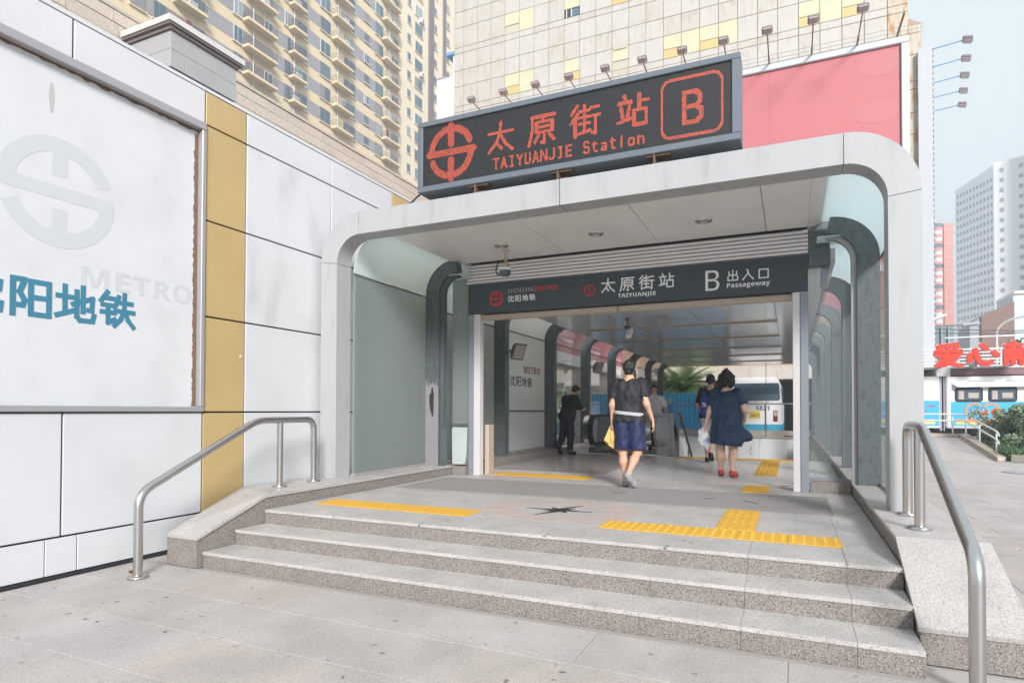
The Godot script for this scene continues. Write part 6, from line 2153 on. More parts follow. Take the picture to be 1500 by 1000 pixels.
func tactile(label: String, x0: float, x1: float, z0: float, z1: float, nx: int, nz: int, dots: bool) -> void:
	var t := thing("tactile_strip", label, "tactile paving", Vector3((x0 + x1) / 2, TOP, (z0 + z1) / 2), "yellow tactile paving")
	var w := (x1 - x0) / nx
	var d := (z1 - z0) / nz
	var m := tactile_tile(w, d, dots)
	for i in nx:
		for j in nz:
			pp(t, "tactile_tile", m, M("tactile"), Vector3(x0 + w * (i + 0.5), TOP + 0.001, z0 + d * (j + 0.5)))

func build_floor_items() -> void:
	tactile("yellow tactile strip along the step edge at the left", -5.0, -3.02, -5.9, -5.51, 5, 1, false)
	tactile("long yellow tactile strip along the step edge at the right", -1.64, 0.36, -5.9, -5.5, 5, 1, true)
	tactile("yellow tactile column leading inward from the right step strip", -0.65, -0.31, -7.12, -5.905, 1, 3, false)
	tactile("lone yellow tactile square just inside the doorway", -0.63, -0.29, -9.55, -8.72, 1, 2, false)
	tactile("yellow tactile column leading up to the stair head", -0.6, -0.24, -14.4, -11.1, 1, 8, false)
	tactile("far yellow tactile strip across the stair head", -2.4, 0.3, -14.86, -14.45, 7, 1, true)
	tactile("yellow tactile strip inside the doorway at the left", -4.6, -2.9, -9.72, -9.22, 4, 1, false)
	# entrance mat
	var m := thing("entrance_mat", "long dark ribbed entrance mat sunk in the landing", "mat", Vector3(-2.3, TOP, -7.9))
	bp(m, "tray", Vector3(-5.03, TOP - 0.001, -8.6), Vector3(0.38, TOP + 0.003, -7.17), M("mat_b"))
	var s := S()
	var z := -8.58
	while z < -7.2:
		b2(s, Vector3(-5.02, TOP + 0.003, z), Vector3(0.37, TOP + 0.009, z + 0.019))
		z += 0.025
	var sl := wp(m, "slats", s, M("mat_a"))
	sl.set_meta("kind", "stuff")
	# star inlay
	var st := thing("star_inlay", "black pointed star inlay in a pink granite ring on the landing", "floor inlay", Vector3(-2.3, TOP, -6.3))
	s = S()
	for k in 12:
		var a0 := TAU * k / 12.0 + 0.02
		var a1 := TAU * (k + 1) / 12.0
		var lo := []
		var hi := []
		for q in [[0.5, a0], [0.86, a0], [0.86, a1], [0.5, a1]]:
			lo.append(Vector3(-2.3 + cos(q[1]) * q[0], TOP, -6.3 + sin(q[1]) * q[0] * 0.82))
			hi.append(lo[lo.size() - 1] + Vector3.UP * 0.0012)
		hexa(s, lo, hi)
	wp(st, "granite_ring", s, M("pink_granite"))
	s = S()
	var pl := PackedVector2Array()
	var rad := [0.37, 0.09, 0.2, 0.09, 0.42, 0.1, 0.2, 0.085, 0.40, 0.09, 0.2, 0.09, 0.42, 0.1, 0.2, 0.085]
	for k in 16:
		var a := TAU * k / 16.0 - (0.35 if k % 8 == 4 else 0.0)
		pl.append(Vector2(cos(a), sin(a)) * rad[k])
	prism(s, pl, 0.0, 0.004, Transform3D(Basis(Vector3.RIGHT, Vector3.FORWARD, Vector3.UP), Vector3(-2.3, TOP, -6.3)))
	wp(st, "star", s, M("star"))
	# small litter
	var lf := thing("dry_leaf", "small curled brown leaf beside the left handrail foot", "leaf", Vector3(-5.5, 0.0, -3.72))
	s = S()
	for k in 6:
		var a := TAU * k / 6.0
		var c := Vector3(-5.5, 0.02, -3.72)
		var p := c + Vector3(cos(a) * 0.05, 0.02 * sin(a * 3.0) + 0.012, sin(a) * 0.03)
		var q := c + Vector3(cos(a + 0.8) * 0.035, 0.035, sin(a + 0.8) * 0.03)
		t3(s, c, p, q)
		t3(s, c, q, p)
	wp(lf, "blade", s, M("leaf_brown"))
	for i in 4:
		var at: Vector3 = [Vector3(-0.45, TOP + 0.01, -7.75), Vector3(-2.05, TOP + 0.01, -7.9), Vector3(-0.93, TOP + 0.01, -7.85), Vector3(-0.1, TOP + 0.003, -9.7)][i]
		var sc := thing("litter_strip", ["short black strip lying across the mat at the right", "short dark scrap on the mat behind the walking man", "thin dark scrap on the middle of the mat", "thin dark strip by the right door jamb"][i], "litter", at)
		s = S()
		bx(s, Vector3.ZERO, Vector3(0.2 - 0.02 * i, 0.004, 0.022), 0, Basis(Vector3.UP, [-0.75, 0.4, 0.8, 0.3][i]))
		pp(sc, "strip", s, M("black"), at)

# ------------------------------------------------------------------ people
class Blob:
	var V := PackedVector3Array()
	var I := PackedInt32Array()

	# prims: [a, b, radius a, radius b, flatness, flat axis]; clips: [normal, offset]
	func add(prims: Array, cell: float, k: float, clips := [], amp := 0.0, fr := 9.0, sd := 1) -> void:
		var lo := Vector3.ONE * 1e6
		var hi := -lo
		var mg := k * 0.5 + cell * 2.0 + amp
		for p in prims:
			var r := maxf(p[2], p[3]) + mg
			lo = lo.min((p[0] as Vector3).min(p[1]) - Vector3.ONE * r)
			hi = hi.max((p[0] as Vector3).max(p[1]) + Vector3.ONE * r)
		var nx := int((hi.x - lo.x) / cell) + 2
		var ny := int((hi.y - lo.y) / cell) + 2
		var nz := int((hi.z - lo.z) / cell) + 2
		var D := PackedFloat32Array()
		D.resize(nx * ny * nz)
		D.fill(9.0)
		for p in prims:
			var a: Vector3 = p[0]
			var b: Vector3 = p[1]
			var ra: float = p[2]
			var rb: float = p[3]
			var flat: float = p[4] if p.size() > 4 else 1.0
			var ax: Vector3 = p[5] if p.size() > 5 else Vector3.FORWARD
			var ab := b - a
			var il := 1.0 / maxf(ab.length_squared(), 1e-9)
			var r := maxf(ra, rb) + mg
			var l0 := ((a.min(b) - Vector3.ONE * r - lo) / cell).floor()
			var h0 := ((a.max(b) + Vector3.ONE * r - lo) / cell).ceil()
			var x0 := maxi(int(l0.x), 0)
			var x1 := mini(int(h0.x), nx - 1)
			for z in range(maxi(int(l0.z), 0), mini(int(h0.z), nz - 1) + 1):
				for y in range(maxi(int(l0.y), 0), mini(int(h0.y), ny - 1) + 1):
					var base := (z * ny + y) * nx
					var pt := lo + Vector3(x0, y, z) * cell
					for x in range(x0, x1 + 1):
						var w := pt - a
						var t := clampf(w.dot(ab) * il, 0.0, 1.0)
						w -= ab * t
						if flat != 1.0: w += ax * (w.dot(ax) * (1.0 / flat - 1.0))
						var d := w.length() - ra - (rb - ra) * t
						var o := D[base + x]
						var h := maxf(k - absf(d - o), 0.0) / k
						D[base + x] = minf(d, o) - h * h * k * 0.25
						pt.x += cell
		var noise: FastNoiseLite = null
		if amp > 0.0:
			noise = FastNoiseLite.new()
			noise.seed = sd
			noise.frequency = fr
			noise.fractal_octaves = 2
		if amp > 0.0 or clips:
			var lim := cell * 4.0 + amp
			for z in nz:
				for y in ny:
					var base := (z * ny + y) * nx
					for x in nx:
						var d := D[base + x]
						if d > lim: continue
						var pt := lo + Vector3(x, y, z) * cell
						if amp > 0.0 and d > -lim: d += amp * noise.get_noise_3d(pt.x, pt.y * 0.45, pt.z)
						for c in clips:
							d = maxf(d, (c[0] as Vector3).dot(pt) - float(c[1]))
						D[base + x] = d
		var at := PackedInt32Array()
		at.resize(nx * ny * nz)
		at.fill(-1)
		var active := PackedInt32Array()
		var sy := nx
		var sz := nx * ny
		var offs := [0, 1, sy, sy + 1, sz, sz + 1, sz + sy, sz + sy + 1]
		var cor := [Vector3(0, 0, 0), Vector3(1, 0, 0), Vector3(0, 1, 0), Vector3(1, 1, 0), Vector3(0, 0, 1), Vector3(1, 0, 1), Vector3(0, 1, 1), Vector3(1, 1, 1)]
		var ed := [[0, 1], [2, 3], [4, 5], [6, 7], [0, 2], [1, 3], [4, 6], [5, 7], [0, 4], [1, 5], [2, 6], [3, 7]]
		var far := cell * 4.0
		for z in nz - 1:
			for y in ny - 1:
				var base := (z * ny + y) * nx
				for x in nx - 1:
					var i := base + x
					var d0 := D[i]
					if d0 > far or d0 < -far: continue
					var m := 0
					for c in 8:
						if D[i + offs[c]] < 0.0: m += 1
					if m == 0 or m == 8: continue
					var s := Vector3.ZERO
					var n := 0
					for e in ed:
						var da := D[i + offs[e[0]]]
						var db := D[i + offs[e[1]]]
						if (da < 0.0) != (db < 0.0):
							s += (cor[e[0]] as Vector3).lerp(cor[e[1]], da / (da - db))
							n += 1
					at[i] = V.size()
					active.append(i)
					V.append(lo + (Vector3(x, y, z) + s / n) * cell)
		var st := [1, sy, sz]
		for i in active:
			for a in 3:
				var ina := D[i] < 0.0
				if ina == (D[i + st[a]] < 0.0): continue
				var u: int = st[(a + 1) % 3]
				var v: int = st[(a + 2) % 3]
				if i - u - v < 0: continue
				var c0 := at[i]
				var c1 := at[i - u]
				var c2 := at[i - u - v]
				var c3 := at[i - v]
				if c0 < 0 or c1 < 0 or c2 < 0 or c3 < 0: continue
				if ina:
					for t in [c2, c0, c3, c2, c1, c0]: I.append(t)
				else:
					for t in [c2, c3, c0, c2, c0, c1]: I.append(t)

	func mesh() -> ArrayMesh:
		var N := PackedVector3Array()
		N.resize(V.size())
		for t in range(0, I.size(), 3):
			var n := (V[I[t + 2]] - V[I[t]]).cross(V[I[t + 1]] - V[I[t]])
			N[I[t]] += n
			N[I[t + 1]] += n
			N[I[t + 2]] += n
		for i in N.size(): N[i] = N[i].normalized()
		var arr := []
		arr.resize(Mesh.ARRAY_MAX)
		arr[Mesh.ARRAY_VERTEX] = V
		arr[Mesh.ARRAY_NORMAL] = N
		arr[Mesh.ARRAY_INDEX] = I
		var am := ArrayMesh.new()
		am.add_surface_from_arrays(Mesh.PRIMITIVE_TRIANGLES, arr)
		return am

func limb(b: Node3D, called: String, bl: Blob, m: String) -> MeshInstance3D:
	var o := MeshInstance3D.new()
	o.name = called
	o.mesh = bl.mesh()
	o.material_override = M(m)
	b.add_child(o, true)
	return o

func hand(bl: Blob, wrist: Vector3, dir: Vector3, palm: Vector3, thumb_side: float, curl: float, cell := 0.0045) -> void:
	dir = dir.normalized()
	palm = (palm - dir * palm.dot(dir)).normalized()
	var side := dir.cross(palm).normalized() * thumb_side
	var pr := []
	pr.append([wrist - dir * 0.02, wrist + dir * 0.02, 0.024, 0.024, 0.8, palm])
	pr.append([wrist + dir * 0.03 + side * 0.014, wrist + dir * 0.082 + side * 0.022, 0.019, 0.014, 0.75, palm])
	pr.append([wrist + dir * 0.03 - side * 0.012, wrist + dir * 0.078 - side * 0.022, 0.019, 0.014, 0.75, palm])
	pr.append([wrist + dir * 0.03, wrist + dir * 0.085, 0.02, 0.015, 0.75, palm])
	bl.add(pr, cell, 0.012)
	var ln := [0.036, 0.042, 0.039, 0.030]
	for f in 4:
		var s := 0.027 - 0.018 * f
		var p := wrist + dir * (0.082 - 0.004 * absf(f - 1.2)) + side * s
		var d := (dir + side * (0.12 - 0.08 * f)).normalized()
		var chain := []
		var r := 0.0088 - 0.0004 * f
		for j in 3:
			d = (d + palm * curl * (0.45 + 0.25 * j)).normalized()
			var q: Vector3 = p + d * float(ln[f]) * [1.0, 0.72, 0.58][j]
			chain.append([p, q, r, r * 0.92])
			p = q
			r *= 0.92
		bl.add(chain, cell, 0.004)
	var p := wrist + dir * 0.028 + side * 0.026
	var d := (dir * 0.75 + side * 0.6 + palm * 0.3).normalized()
	var q := p + d * 0.045
	var q2 := q + (dir * 0.95 + side * 0.1 + palm * 0.35).normalized() * 0.032
	bl.add([[p, q, 0.013, 0.0105], [q, q2, 0.0102, 0.0085]], cell, 0.006)

func head(bl: Blob, c: Vector3, F: Vector3, neck: Vector3, fine: bool) -> void:
	var U := (c - neck).normalized()
	U = (U - F * U.dot(F)).normalized()
	var R := F.cross(U)
	var pr := [
		[c + U * 0.022 - F * 0.018, c + U * 0.018 + F * 0.012, 0.088, 0.086, 0.88, R],
		[c - U * 0.045 + F * 0.03, c - U * 0.085 + F * 0.05, 0.058, 0.034, 0.95, R],
		[c - U * 0.02 + F * 0.092, c - U * 0.036 + F * 0.102, 0.009, 0.013],
		[c + U * 0.018 - R * 0.035 + F * 0.085, c + U * 0.018 + R * 0.035 + F * 0.085, 0.012, 0.012],
		[c - U * 0.066 - R * 0.018 + F * 0.082, c - U * 0.066 + R * 0.018 + F * 0.082, 0.009, 0.009],
		[c - U * 0.012 - R * 0.083 - F * 0.008, c + U * 0.012 - R * 0.088 - F * 0.012, 0.012, 0.016, 0.6, R],
		[c - U * 0.012 + R * 0.083 - F * 0.008, c + U * 0.012 + R * 0.088 - F * 0.012, 0.012, 0.016, 0.6, R],
		[c - U * 0.05 - F * 0.02, neck, 0.056, 0.062],
	]
	bl.add(pr, 0.006 if fine else 0.009, 0.016)

func face_details(b: Node3D, c: Vector3, F: Vector3, neck: Vector3) -> void:
	var U := (c - neck).normalized()
	U = (U - F * U.dot(F)).normalized()
	var R := F.cross(U)
	var e := Blob.new()
	for s in [-1.0, 1.0]:
		e.add([[c + R * (0.034 * s - 0.008) + F * 0.088, c + R * (0.034 * s + 0.008) + F * 0.088, 0.007, 0.007]], 0.003, 0.004)
		e.add([[c + U * 0.024 + R * (0.034 * s - 0.016) + F * 0.09, c + U * 0.024 + R * (0.034 * s + 0.016) + F * 0.09, 0.005, 0.005]], 0.003, 0.004)
	limb(b, "eyes_and_brows", e, "hair")
	e = Blob.new()
	e.add([[c - U * 0.062 - R * 0.02 + F * 0.09, c - U * 0.062 + R * 0.02 + F * 0.09, 0.0055, 0.0055]], 0.003, 0.004)
	limb(b, "mouth", e, "leaf_brown")

func short_hair(b: Node3D, c: Vector3, F: Vector3, neck: Vector3, fine: bool) -> void:
	var U := (c - neck).normalized()
	U = (U - F * U.dot(F)).normalized()
	var R := F.cross(U)
	var h := Blob.new()
	var n := (F * 0.82 - U * 0.57).normalized()
	h.add([[c + U * 0.038 - F * 0.022, c + U * 0.042 + F * 0.02, 0.094, 0.088, 0.94, R], [c - U * 0.01 - F * 0.03, c - U * 0.05 - F * 0.04, 0.086, 0.062, 0.95, R]], 0.007 if fine else 0.01, 0.02, [[n, n.dot(c) + 0.03], [-U, -U.dot(c) + 0.085]], 0.012, 30.0, 3)
	limb(b, "hair", h, "hair")

func shoe(b: Node3D, an: Vector3, toe: Vector3, m: String, up := Vector3.UP) -> void:
	var d := (toe - an)
	var fl := Vector3(d.x, d.y, d.z).normalized()
	var s := Blob.new()
	var heel := an + Vector3(0, -0.045, 0) - fl * 0.035
	s.add([[heel, toe, 0.043, 0.04, 0.95, up], [an + Vector3(0, -0.01, 0), heel + fl * 0.06, 0.046, 0.046], [toe - fl * 0.05, toe, 0.046, 0.041, 0.8, up]], 0.009, 0.03)
	limb(b, "shoe", s, m)
	var so := Blob.new()
	var dn := -up * 0.034
	so.add([[heel + dn, toe + dn, 0.043, 0.043, 0.32, up]], 0.008, 0.02)
	limb(b, "shoe_sole", so, "sole")

func skeleton(J: Dictionary, g: float) -> Array:
	var Z := Vector3.FORWARD
	return [
		[J.hipL, J.hipR, 0.10 * g, 0.10 * g, 0.95, Z],
		[J.pelvis, J.waist, 0.118 * g, 0.108 * g, 0.78, Z],
		[J.waist, J.chest, 0.112 * g, 0.135 * g, 0.72, Z],
		[J.chest, J.neck, 0.125 * g, 0.06, 0.75, Z],
		[J.shL, J.shR, 0.062, 0.062],
		[J.shL * 0.62 + J.chest * 0.38 + Vector3(0, -0.03, 0), J.waist + (J.hipL - J.pelvis) * 0.6, 0.095 * g, 0.09 * g, 0.8, Z], [J.shR * 0.62 + J.chest * 0.38 + Vector3(0, -0.03, 0), J.waist + (J.hipR - J.pelvis) * 0.6, 0.095 * g, 0.09 * g, 0.8, Z],
		[J.shL, J.elL, 0.05 * g, 0.041 * g], [J.elL, J.wrL, 0.042 * g, 0.027],
		[J.shR, J.elR, 0.05 * g, 0.041 * g], [J.elR, J.wrR, 0.042 * g, 0.027],
		[J.hipL, J.knL, 0.086 * g, 0.056 * g], [J.knL, J.knL.lerp(J.anL, 0.35) + (J.calf if J.has("calf") else Vector3(0, 0, 0.012)), 0.054 * g, 0.056 * g], [J.knL.lerp(J.anL, 0.35) + Vector3(0, 0, 0.012), J.anL, 0.055 * g, 0.034],
		[J.hipR, J.knR, 0.086 * g, 0.056 * g], [J.knR, J.knR.lerp(J.anR, 0.35) + Vector3(0, 0, 0.012), 0.054 * g, 0.056 * g], [J.knR.lerp(J.anR, 0.35) + Vector3(0, 0, 0.012), J.anR, 0.055 * g, 0.034],
		[J.anL, J.toL + Vector3(0, 0.0, 0), 0.036, 0.028], [J.anR, J.toR, 0.036, 0.028],
		[J.neck, J.head + Vector3(0, -0.06, 0), 0.062, 0.054],
	]

func torso_cloth(J: Dictionary, g: float, o: float, sleeve: float) -> Array:
	var Z := Vector3.FORWARD
	return [
		[J.pelvis, J.waist, 0.13 * g + o, 0.12 * g + o, 0.8, Z], [J.hipL + Vector3(0, 0.04, 0), J.hipR + Vector3(0, 0.04, 0), 0.115 * g + o, 0.115 * g + o],
		[J.waist, J.chest, 0.12 * g + o, 0.142 * g + o, 0.75, Z],
		[J.chest, J.chest.lerp(J.neck, 0.75), 0.132 * g + o * 0.7, 0.075, 0.75, Z],
		[J.shL, J.shR, 0.068 + o * 0.3, 0.068 + o * 0.3],
		[J.shL * 0.66 + J.chest * 0.34 + Vector3(0, -0.02, 0), J.waist + (J.hipL - J.pelvis) * 0.65, 0.105 * g + o, 0.10 * g + o, 0.85, Z], [J.shR * 0.66 + J.chest * 0.34 + Vector3(0, -0.02, 0), J.waist + (J.hipR - J.pelvis) * 0.65, 0.105 * g + o, 0.10 * g + o, 0.85, Z],
		[J.waist + (J.hipL - J.pelvis) * 0.65, J.hipL + Vector3(0, 0.03, 0), 0.10 * g + o, 0.11 * g + o, 0.9, Z], [J.waist + (J.hipR - J.pelvis) * 0.65, J.hipR + Vector3(0, 0.03, 0), 0.10 * g + o, 0.11 * g + o, 0.9, Z],
		[J.shL, J.shL.lerp(J.elL, sleeve), 0.066 * g, 0.068 * g + o * 0.6],
		[J.shR, J.shR.lerp(J.elR, sleeve), 0.066 * g, 0.068 * g + o * 0.6],
	]

func person(label: String, at: Vector3, yaw: float) -> Node3D:
	var b := thing("person", label, "person", at)
	b.rotation.y = yaw
	return b

func v(x: float, y: float, z: float) -> Vector3:
	return Vector3(x, y, z)

func build_people() -> void:
	var F := Vector3.FORWARD
	# man in black shirt and navy shorts
	var p := person("man in black t-shirt and navy shorts walking in with a yellow bag", v(-2.10, TOP, -8.62), 0.0)
	var J := {"head": v(0, 1.668, -0.015), "neck": v(0, 1.515, 0.0), "chest": v(0, 1.3, 0.0), "waist": v(0, 1.08, 0.0), "pelvis": v(0, 0.95, 0.0),
		"shL": v(-0.175, 1.445, 0.0), "elL": v(-0.235, 1.16, 0.03), "wrL": v(-0.25, 0.915, -0.02), "shR": v(0.175, 1.445, 0.0), "elR": v(0.25, 1.17, 0.02), "wrR": v(0.315, 0.95, -0.06),
		"hipL": v(-0.09, 0.92, 0.0), "knL": v(-0.1, 0.50, -0.02), "anL": v(-0.05, 0.085, 0.0), "toL": v(-0.06, 0.04, -0.15), "hipR": v(0.09, 0.92, 0.0), "knR": v(0.115, 0.50, -0.02), "anR": v(0.045, 0.205, 0.24), "toR": v(0.10, 0.062, 0.15)}
	var b := Blob.new()
	b.add(skeleton(J, 1.0), 0.014, 0.045)
	head(b, J.head, F, J.neck, true)
	hand(b, J.wrL, v(-0.03, -1, -0.1), v(1, 0, 0.1), 1.0, 0.75)
	hand(b, J.wrR, v(0.2, -1, -0.15), v(-1, 0, 0.25), -1.0, 0.5)
	limb(p, "body", b, "skin")
	short_hair(p, J.head, F, J.neck, true)
	b = Blob.new()
	var sl := 0.66
	var tc := torso_cloth(J, 1.0, 0.018, sl)
	b.add(tc.slice(0, 9), 0.012, 0.06, [[v(0, -1, 0), -0.915]], 0.022, 7.0, 2)
	for q in [[J.shL, J.elL], [J.shR, J.elR]]:
		var dd: Vector3 = (q[1] - q[0]).normalized()
		var ce: Vector3 = q[0] + (q[1] - q[0]) * sl
		b.add([[q[0] - dd * 0.02, q[0] + (q[1] - q[0]) * (sl + 0.2), 0.082, 0.083]], 0.011, 0.03, [[dd, dd.dot(ce)]], 0.012, 9.0, 5)
	limb(p, "shirt", b, "cloth_coal")
	b = Blob.new()
	b.add([[v(-0.06, 1.045, 0.003), v(0.06, 1.03, 0.003), 0.158, 0.158, 1.0, F]], 0.01, 0.03, [[v(0.1, 1, 0).normalized(), 1.058], [v(-0.1, -1, 0).normalized(), -1.008]])
	limb(p, "waist_strap", b, "cloth_grey")
	b = Blob.new()
	for s in ["L", "R"]:
		var h: Vector3 = J["hip" + s]
		var kn: Vector3 = J["kn" + s]
		b.add([[v(0, 0.94, 0), h, 0.13, 0.125, 0.9, F], [h, kn + v(0, 0.02, 0), 0.124, 0.126]], 0.012, 0.05, [[v(0, -1, 0), -0.53]], 0.022, 7.0, 8)
	limb(p, "shorts", b, "cloth_navy")
	b = Blob.new()
	b.add([[v(0.165, 1.43, 0.07), v(0.235, 1.25, 0.09), 0.006, 0.006]], 0.004, 0.004)
	limb(p, "shirt_piping", b, "ink_white")
	shoe(p, J.anL, J.toL, "shoe_grey")
	shoe(p, J.anR, J.toR, "shoe_grey", v(0.2, 0.55, 0.8).normalized())
	var bag := thing("cloth_bag", "folded yellow cloth bag hanging from the walking man's left hand", "bag", v(-2.44, 1.2, -8.64))
	var s := S()
	hexa(s, [v(-2.56, 1.05, -8.70), v(-2.34, 0.92, -8.67), v(-2.335, 0.96, -8.62), v(-2.56, 1.1, -8.63)], [v(-2.47, 1.3, -8.675), v(-2.42, 1.3, -8.675), v(-2.42, 1.31, -8.635), v(-2.47, 1.31, -8.635)])
	hexa(s, [v(-2.50, 1.03, -8.635), v(-2.40, 0.97, -8.61), v(-2.36, 1.06, -8.6), v(-2.45, 1.12, -8.61)], [v(-2.46, 1.28, -8.66), v(-2.43, 1.28, -8.66), v(-2.43, 1.27, -8.62), v(-2.46, 1.27, -8.62)])
	wp(bag, "cloth", s, M("bag_yellow"))
	bag.position.x += 0.09
	# woman in navy dress
	p = person("woman in navy dress and red shoes walking away with a plastic bag", v(-0.99, TOP, -10.72), 0.0)
	J = {"head": v(0.0, 1.575, -0.02), "neck": v(0.0, 1.405, 0.0), "chest": v(0, 1.2, 0.0), "waist": v(0, 1.0, 0.0), "pelvis": v(0, 0.86, 0.01),
		"shL": v(-0.18, 1.34, 0.0), "elL": v(-0.255, 1.07, 0.02), "wrL": v(-0.33, 0.85, -0.03), "shR": v(0.18, 1.34, 0.0), "elR": v(0.29, 1.1, 0.03), "wrR": v(0.27, 0.92, -0.16),
		"hipL": v(-0.1, 0.84, 0.0), "knL": v(-0.1, 0.45, -0.03), "anL": v(-0.1, 0.09, -0.12), "toL": v(-0.11, 0.045, -0.26), "hipR": v(0.1, 0.84, 0.0), "knR": v(0.105, 0.45, -0.02), "anR": v(0.1, 0.10, 0.14), "toR": v(0.14, 0.042, 0.0)}
	b = Blob.new()
	b.add(skeleton(J, 1.22), 0.014, 0.045)
	head(b, J.head, F, J.neck, true)
	hand(b, J.wrL, v(-0.25, -1, -0.1), v(1, -0.2, 0.1), 1.0, 0.8)
	hand(b, J.wrR, v(-0.1, -0.6, -0.8), v(-1, 0, 0), -1.0, 0.5)
	limb(p, "body", b, "skin_pale")
	b = Blob.new()
	b.add([[J.head + v(0, 0.03, 0.01), J.head + v(0, 0.03, 0.0), 0.128, 0.128], [J.head + v(-0.03, -0.03, 0.015), J.head + v(0.03, -0.03, 0.015), 0.1, 0.1], [J.head + v(-0.01, 0.15, 0.02), J.head + v(0.0, 0.17, 0.02), 0.05, 0.036]], 0.008, 0.03, [[v(0, 0.2, -1).normalized(), v(0, 0.2, -1).normalized().dot(J.head) + 0.05]], 0.034, 26.0, 9)
	limb(p, "hair", b, "hair")
	b = Blob.new()
	var Z := F
	b.add([[J.waist, J.chest, 0.185, 0.185, 0.8, Z], [J.chest, v(0, 1.27, 0), 0.17, 0.09, 0.8, Z], [J.shL, J.shR, 0.068, 0.068], [v(0, 0.86, 0.02), J.waist, 0.225, 0.19, 0.85, Z], [v(0, 0.6, 0.01), v(0, 0.86, 0.02), 0.25, 0.23, 0.85, Z], [v(0.17, 0.8, 0.0), v(0.33, 0.67, 0.02), 0.08, 0.045, 0.8, Z], [v(0.33, 0.67, 0.02), v(0.385, 0.64, 0.03), 0.045, 0.015], [v(0.14, 0.66, 0), v(0.3, 0.64, 0.02), 0.1, 0.05], [v(-0.105, 1.24, 0.01), v(-0.1, 1.0, 0.01), 0.135, 0.13, 0.95, Z], [v(0.105, 1.24, 0.01), v(0.1, 1.0, 0.01), 0.135, 0.13, 0.95, Z]], 0.013, 0.07, [[v(-0.1, -1, 0).normalized(), -0.515]], 0.028, 6.0, 12)
	for q in [[J.shL, J.elL], [J.shR, J.elR]]:
		var dd: Vector3 = (q[1] - q[0]).normalized()
		var ce: Vector3 = q[0] + (q[1] - q[0]) * 0.68
		b.add([[q[0] - dd * 0.03, q[0] + (q[1] - q[0]) * 0.9, 0.095, 0.10]], 0.012, 0.03, [[dd, dd.dot(ce)]], 0.012, 9.0, 5)
	limb(p, "dress", b, "dress_navy")
	shoe(p, J.anL, J.toL, "shoe_red")
	shoe(p, J.anR, J.toR, "shoe_red", v(0.15, 0.85, 0.5).normalized())
	bag = thing("plastic_bag", "white plastic shopping bag hanging from the woman's left hand", "bag", v(-1.34, 1.2, -10.75))
	b = Blob.new()
	b.add([[v(-1.335, 1.20, -10.77), v(-1.335, 1.15, -10.77), 0.03, 0.05], [v(-1.345, 1.15, -10.77), v(-1.32, 1.02, -10.77), 0.075, 0.11, 0.6, F], [v(-1.40, 1.1, -10.77), v(-1.27, 1.06, -10.77), 0.06, 0.08, 0.6, F], [v(-1.31, 0.98, -10.77), v(-1.29, 0.92, -10.77), 0.08, 0.04, 0.7, F]], 0.009, 0.04, [], 0.05, 14.0, 4)
	var bm := MeshInstance3D.new()
	bm.name = "film"
	bm.mesh = b.mesh()
	bm.material_override = M("plastic_white")
	bm.position = -gpos[bag]
	bag.add_child(bm)
	s = S()
	for i in 3: ink(s, [[Vector2(0.0 + 0.02 * i, -0.02 * i), Vector2(0.05 + 0.01 * i, 0.05 - 0.02 * i)]], 0.012, 0.002, face_z(v(-1.33, 1.03, -10.675)))
	wp(bag, "print", s, M("pack_blue"))
	# youth with blue backpack beyond her
	p = person("youth in black t-shirt with a blue backpack, half hidden by the woman", v(-1.56, TOP, -13.5), 0.0)
	J = {"head": v(0, 1.72, -0.01), "neck": v(0, 1.545, 0.0), "chest": v(0, 1.33, 0.0), "waist": v(0, 1.1, 0.0), "pelvis": v(0, 0.97, 0.0),
		"shL": v(-0.18, 1.475, 0.0), "elL": v(-0.25, 1.2, 0.02), "wrL": v(-0.22, 1.1, -0.2), "shR": v(0.18, 1.475, 0.0), "elR": v(0.25, 1.2, 0.02), "wrR": v(0.26, 0.95, -0.04),
		"hipL": v(-0.09, 0.94, 0.0), "knL": v(-0.1, 0.52, -0.05), "anL": v(-0.09, 0.09, -0.16), "toL": v(-0.09, 0.045, -0.32), "hipR": v(0.09, 0.94, 0.0), "knR": v(0.05, 0.53, 0.0), "anR": v(0.02, 0.2, 0.2), "toR": v(0.03, 0.08, 0.09)}
	b = Blob.new()
	b.add(skeleton(J, 0.97), 0.017, 0.045)
	head(b, J.head, F, J.neck, false)
	hand(b, J.wrL, v(0, -0.2, -1), v(1, 0, 0), 1.0, 0.6, 0.006)
	hand(b, J.wrR, v(0, -1, -0.1), v(-1, 0, 0), -1.0, 0.5, 0.006)
	limb(p, "body", b, "skin")
	short_hair(p, J.head, F, J.neck, false)
	b = Blob.new()
	b.add(torso_cloth(J, 1.05, 0.018, 0.65), 0.016, 0.05, [[v(0, -1, 0), -0.92]], 0.02, 8.0, 2)
	limb(p, "shirt", b, "cloth_black")
	b = Blob.new()
	for q in ["L", "R"]: b.add([[v(0, 0.96, 0), J["hip" + q], 0.13, 0.12, 0.9, F], [J["hip" + q], J["kn" + q], 0.11, 0.105]], 0.016, 0.05, [[v(0, -1, 0), -0.55]], 0.02, 8.0, 3)
	limb(p, "shorts", b, "cloth_grey")
	shoe(p, J.anL, J.toL, "cloth_black")
	shoe(p, J.anR, J.toR, "cloth_black", v(0, 0.6, 0.75).normalized())
	bag = thing("backpack", "blue backpack worn by the youth beside the woman's shoulder", "backpack", v(-1.47, 1.6, -13.32))
	b = Blob.new()
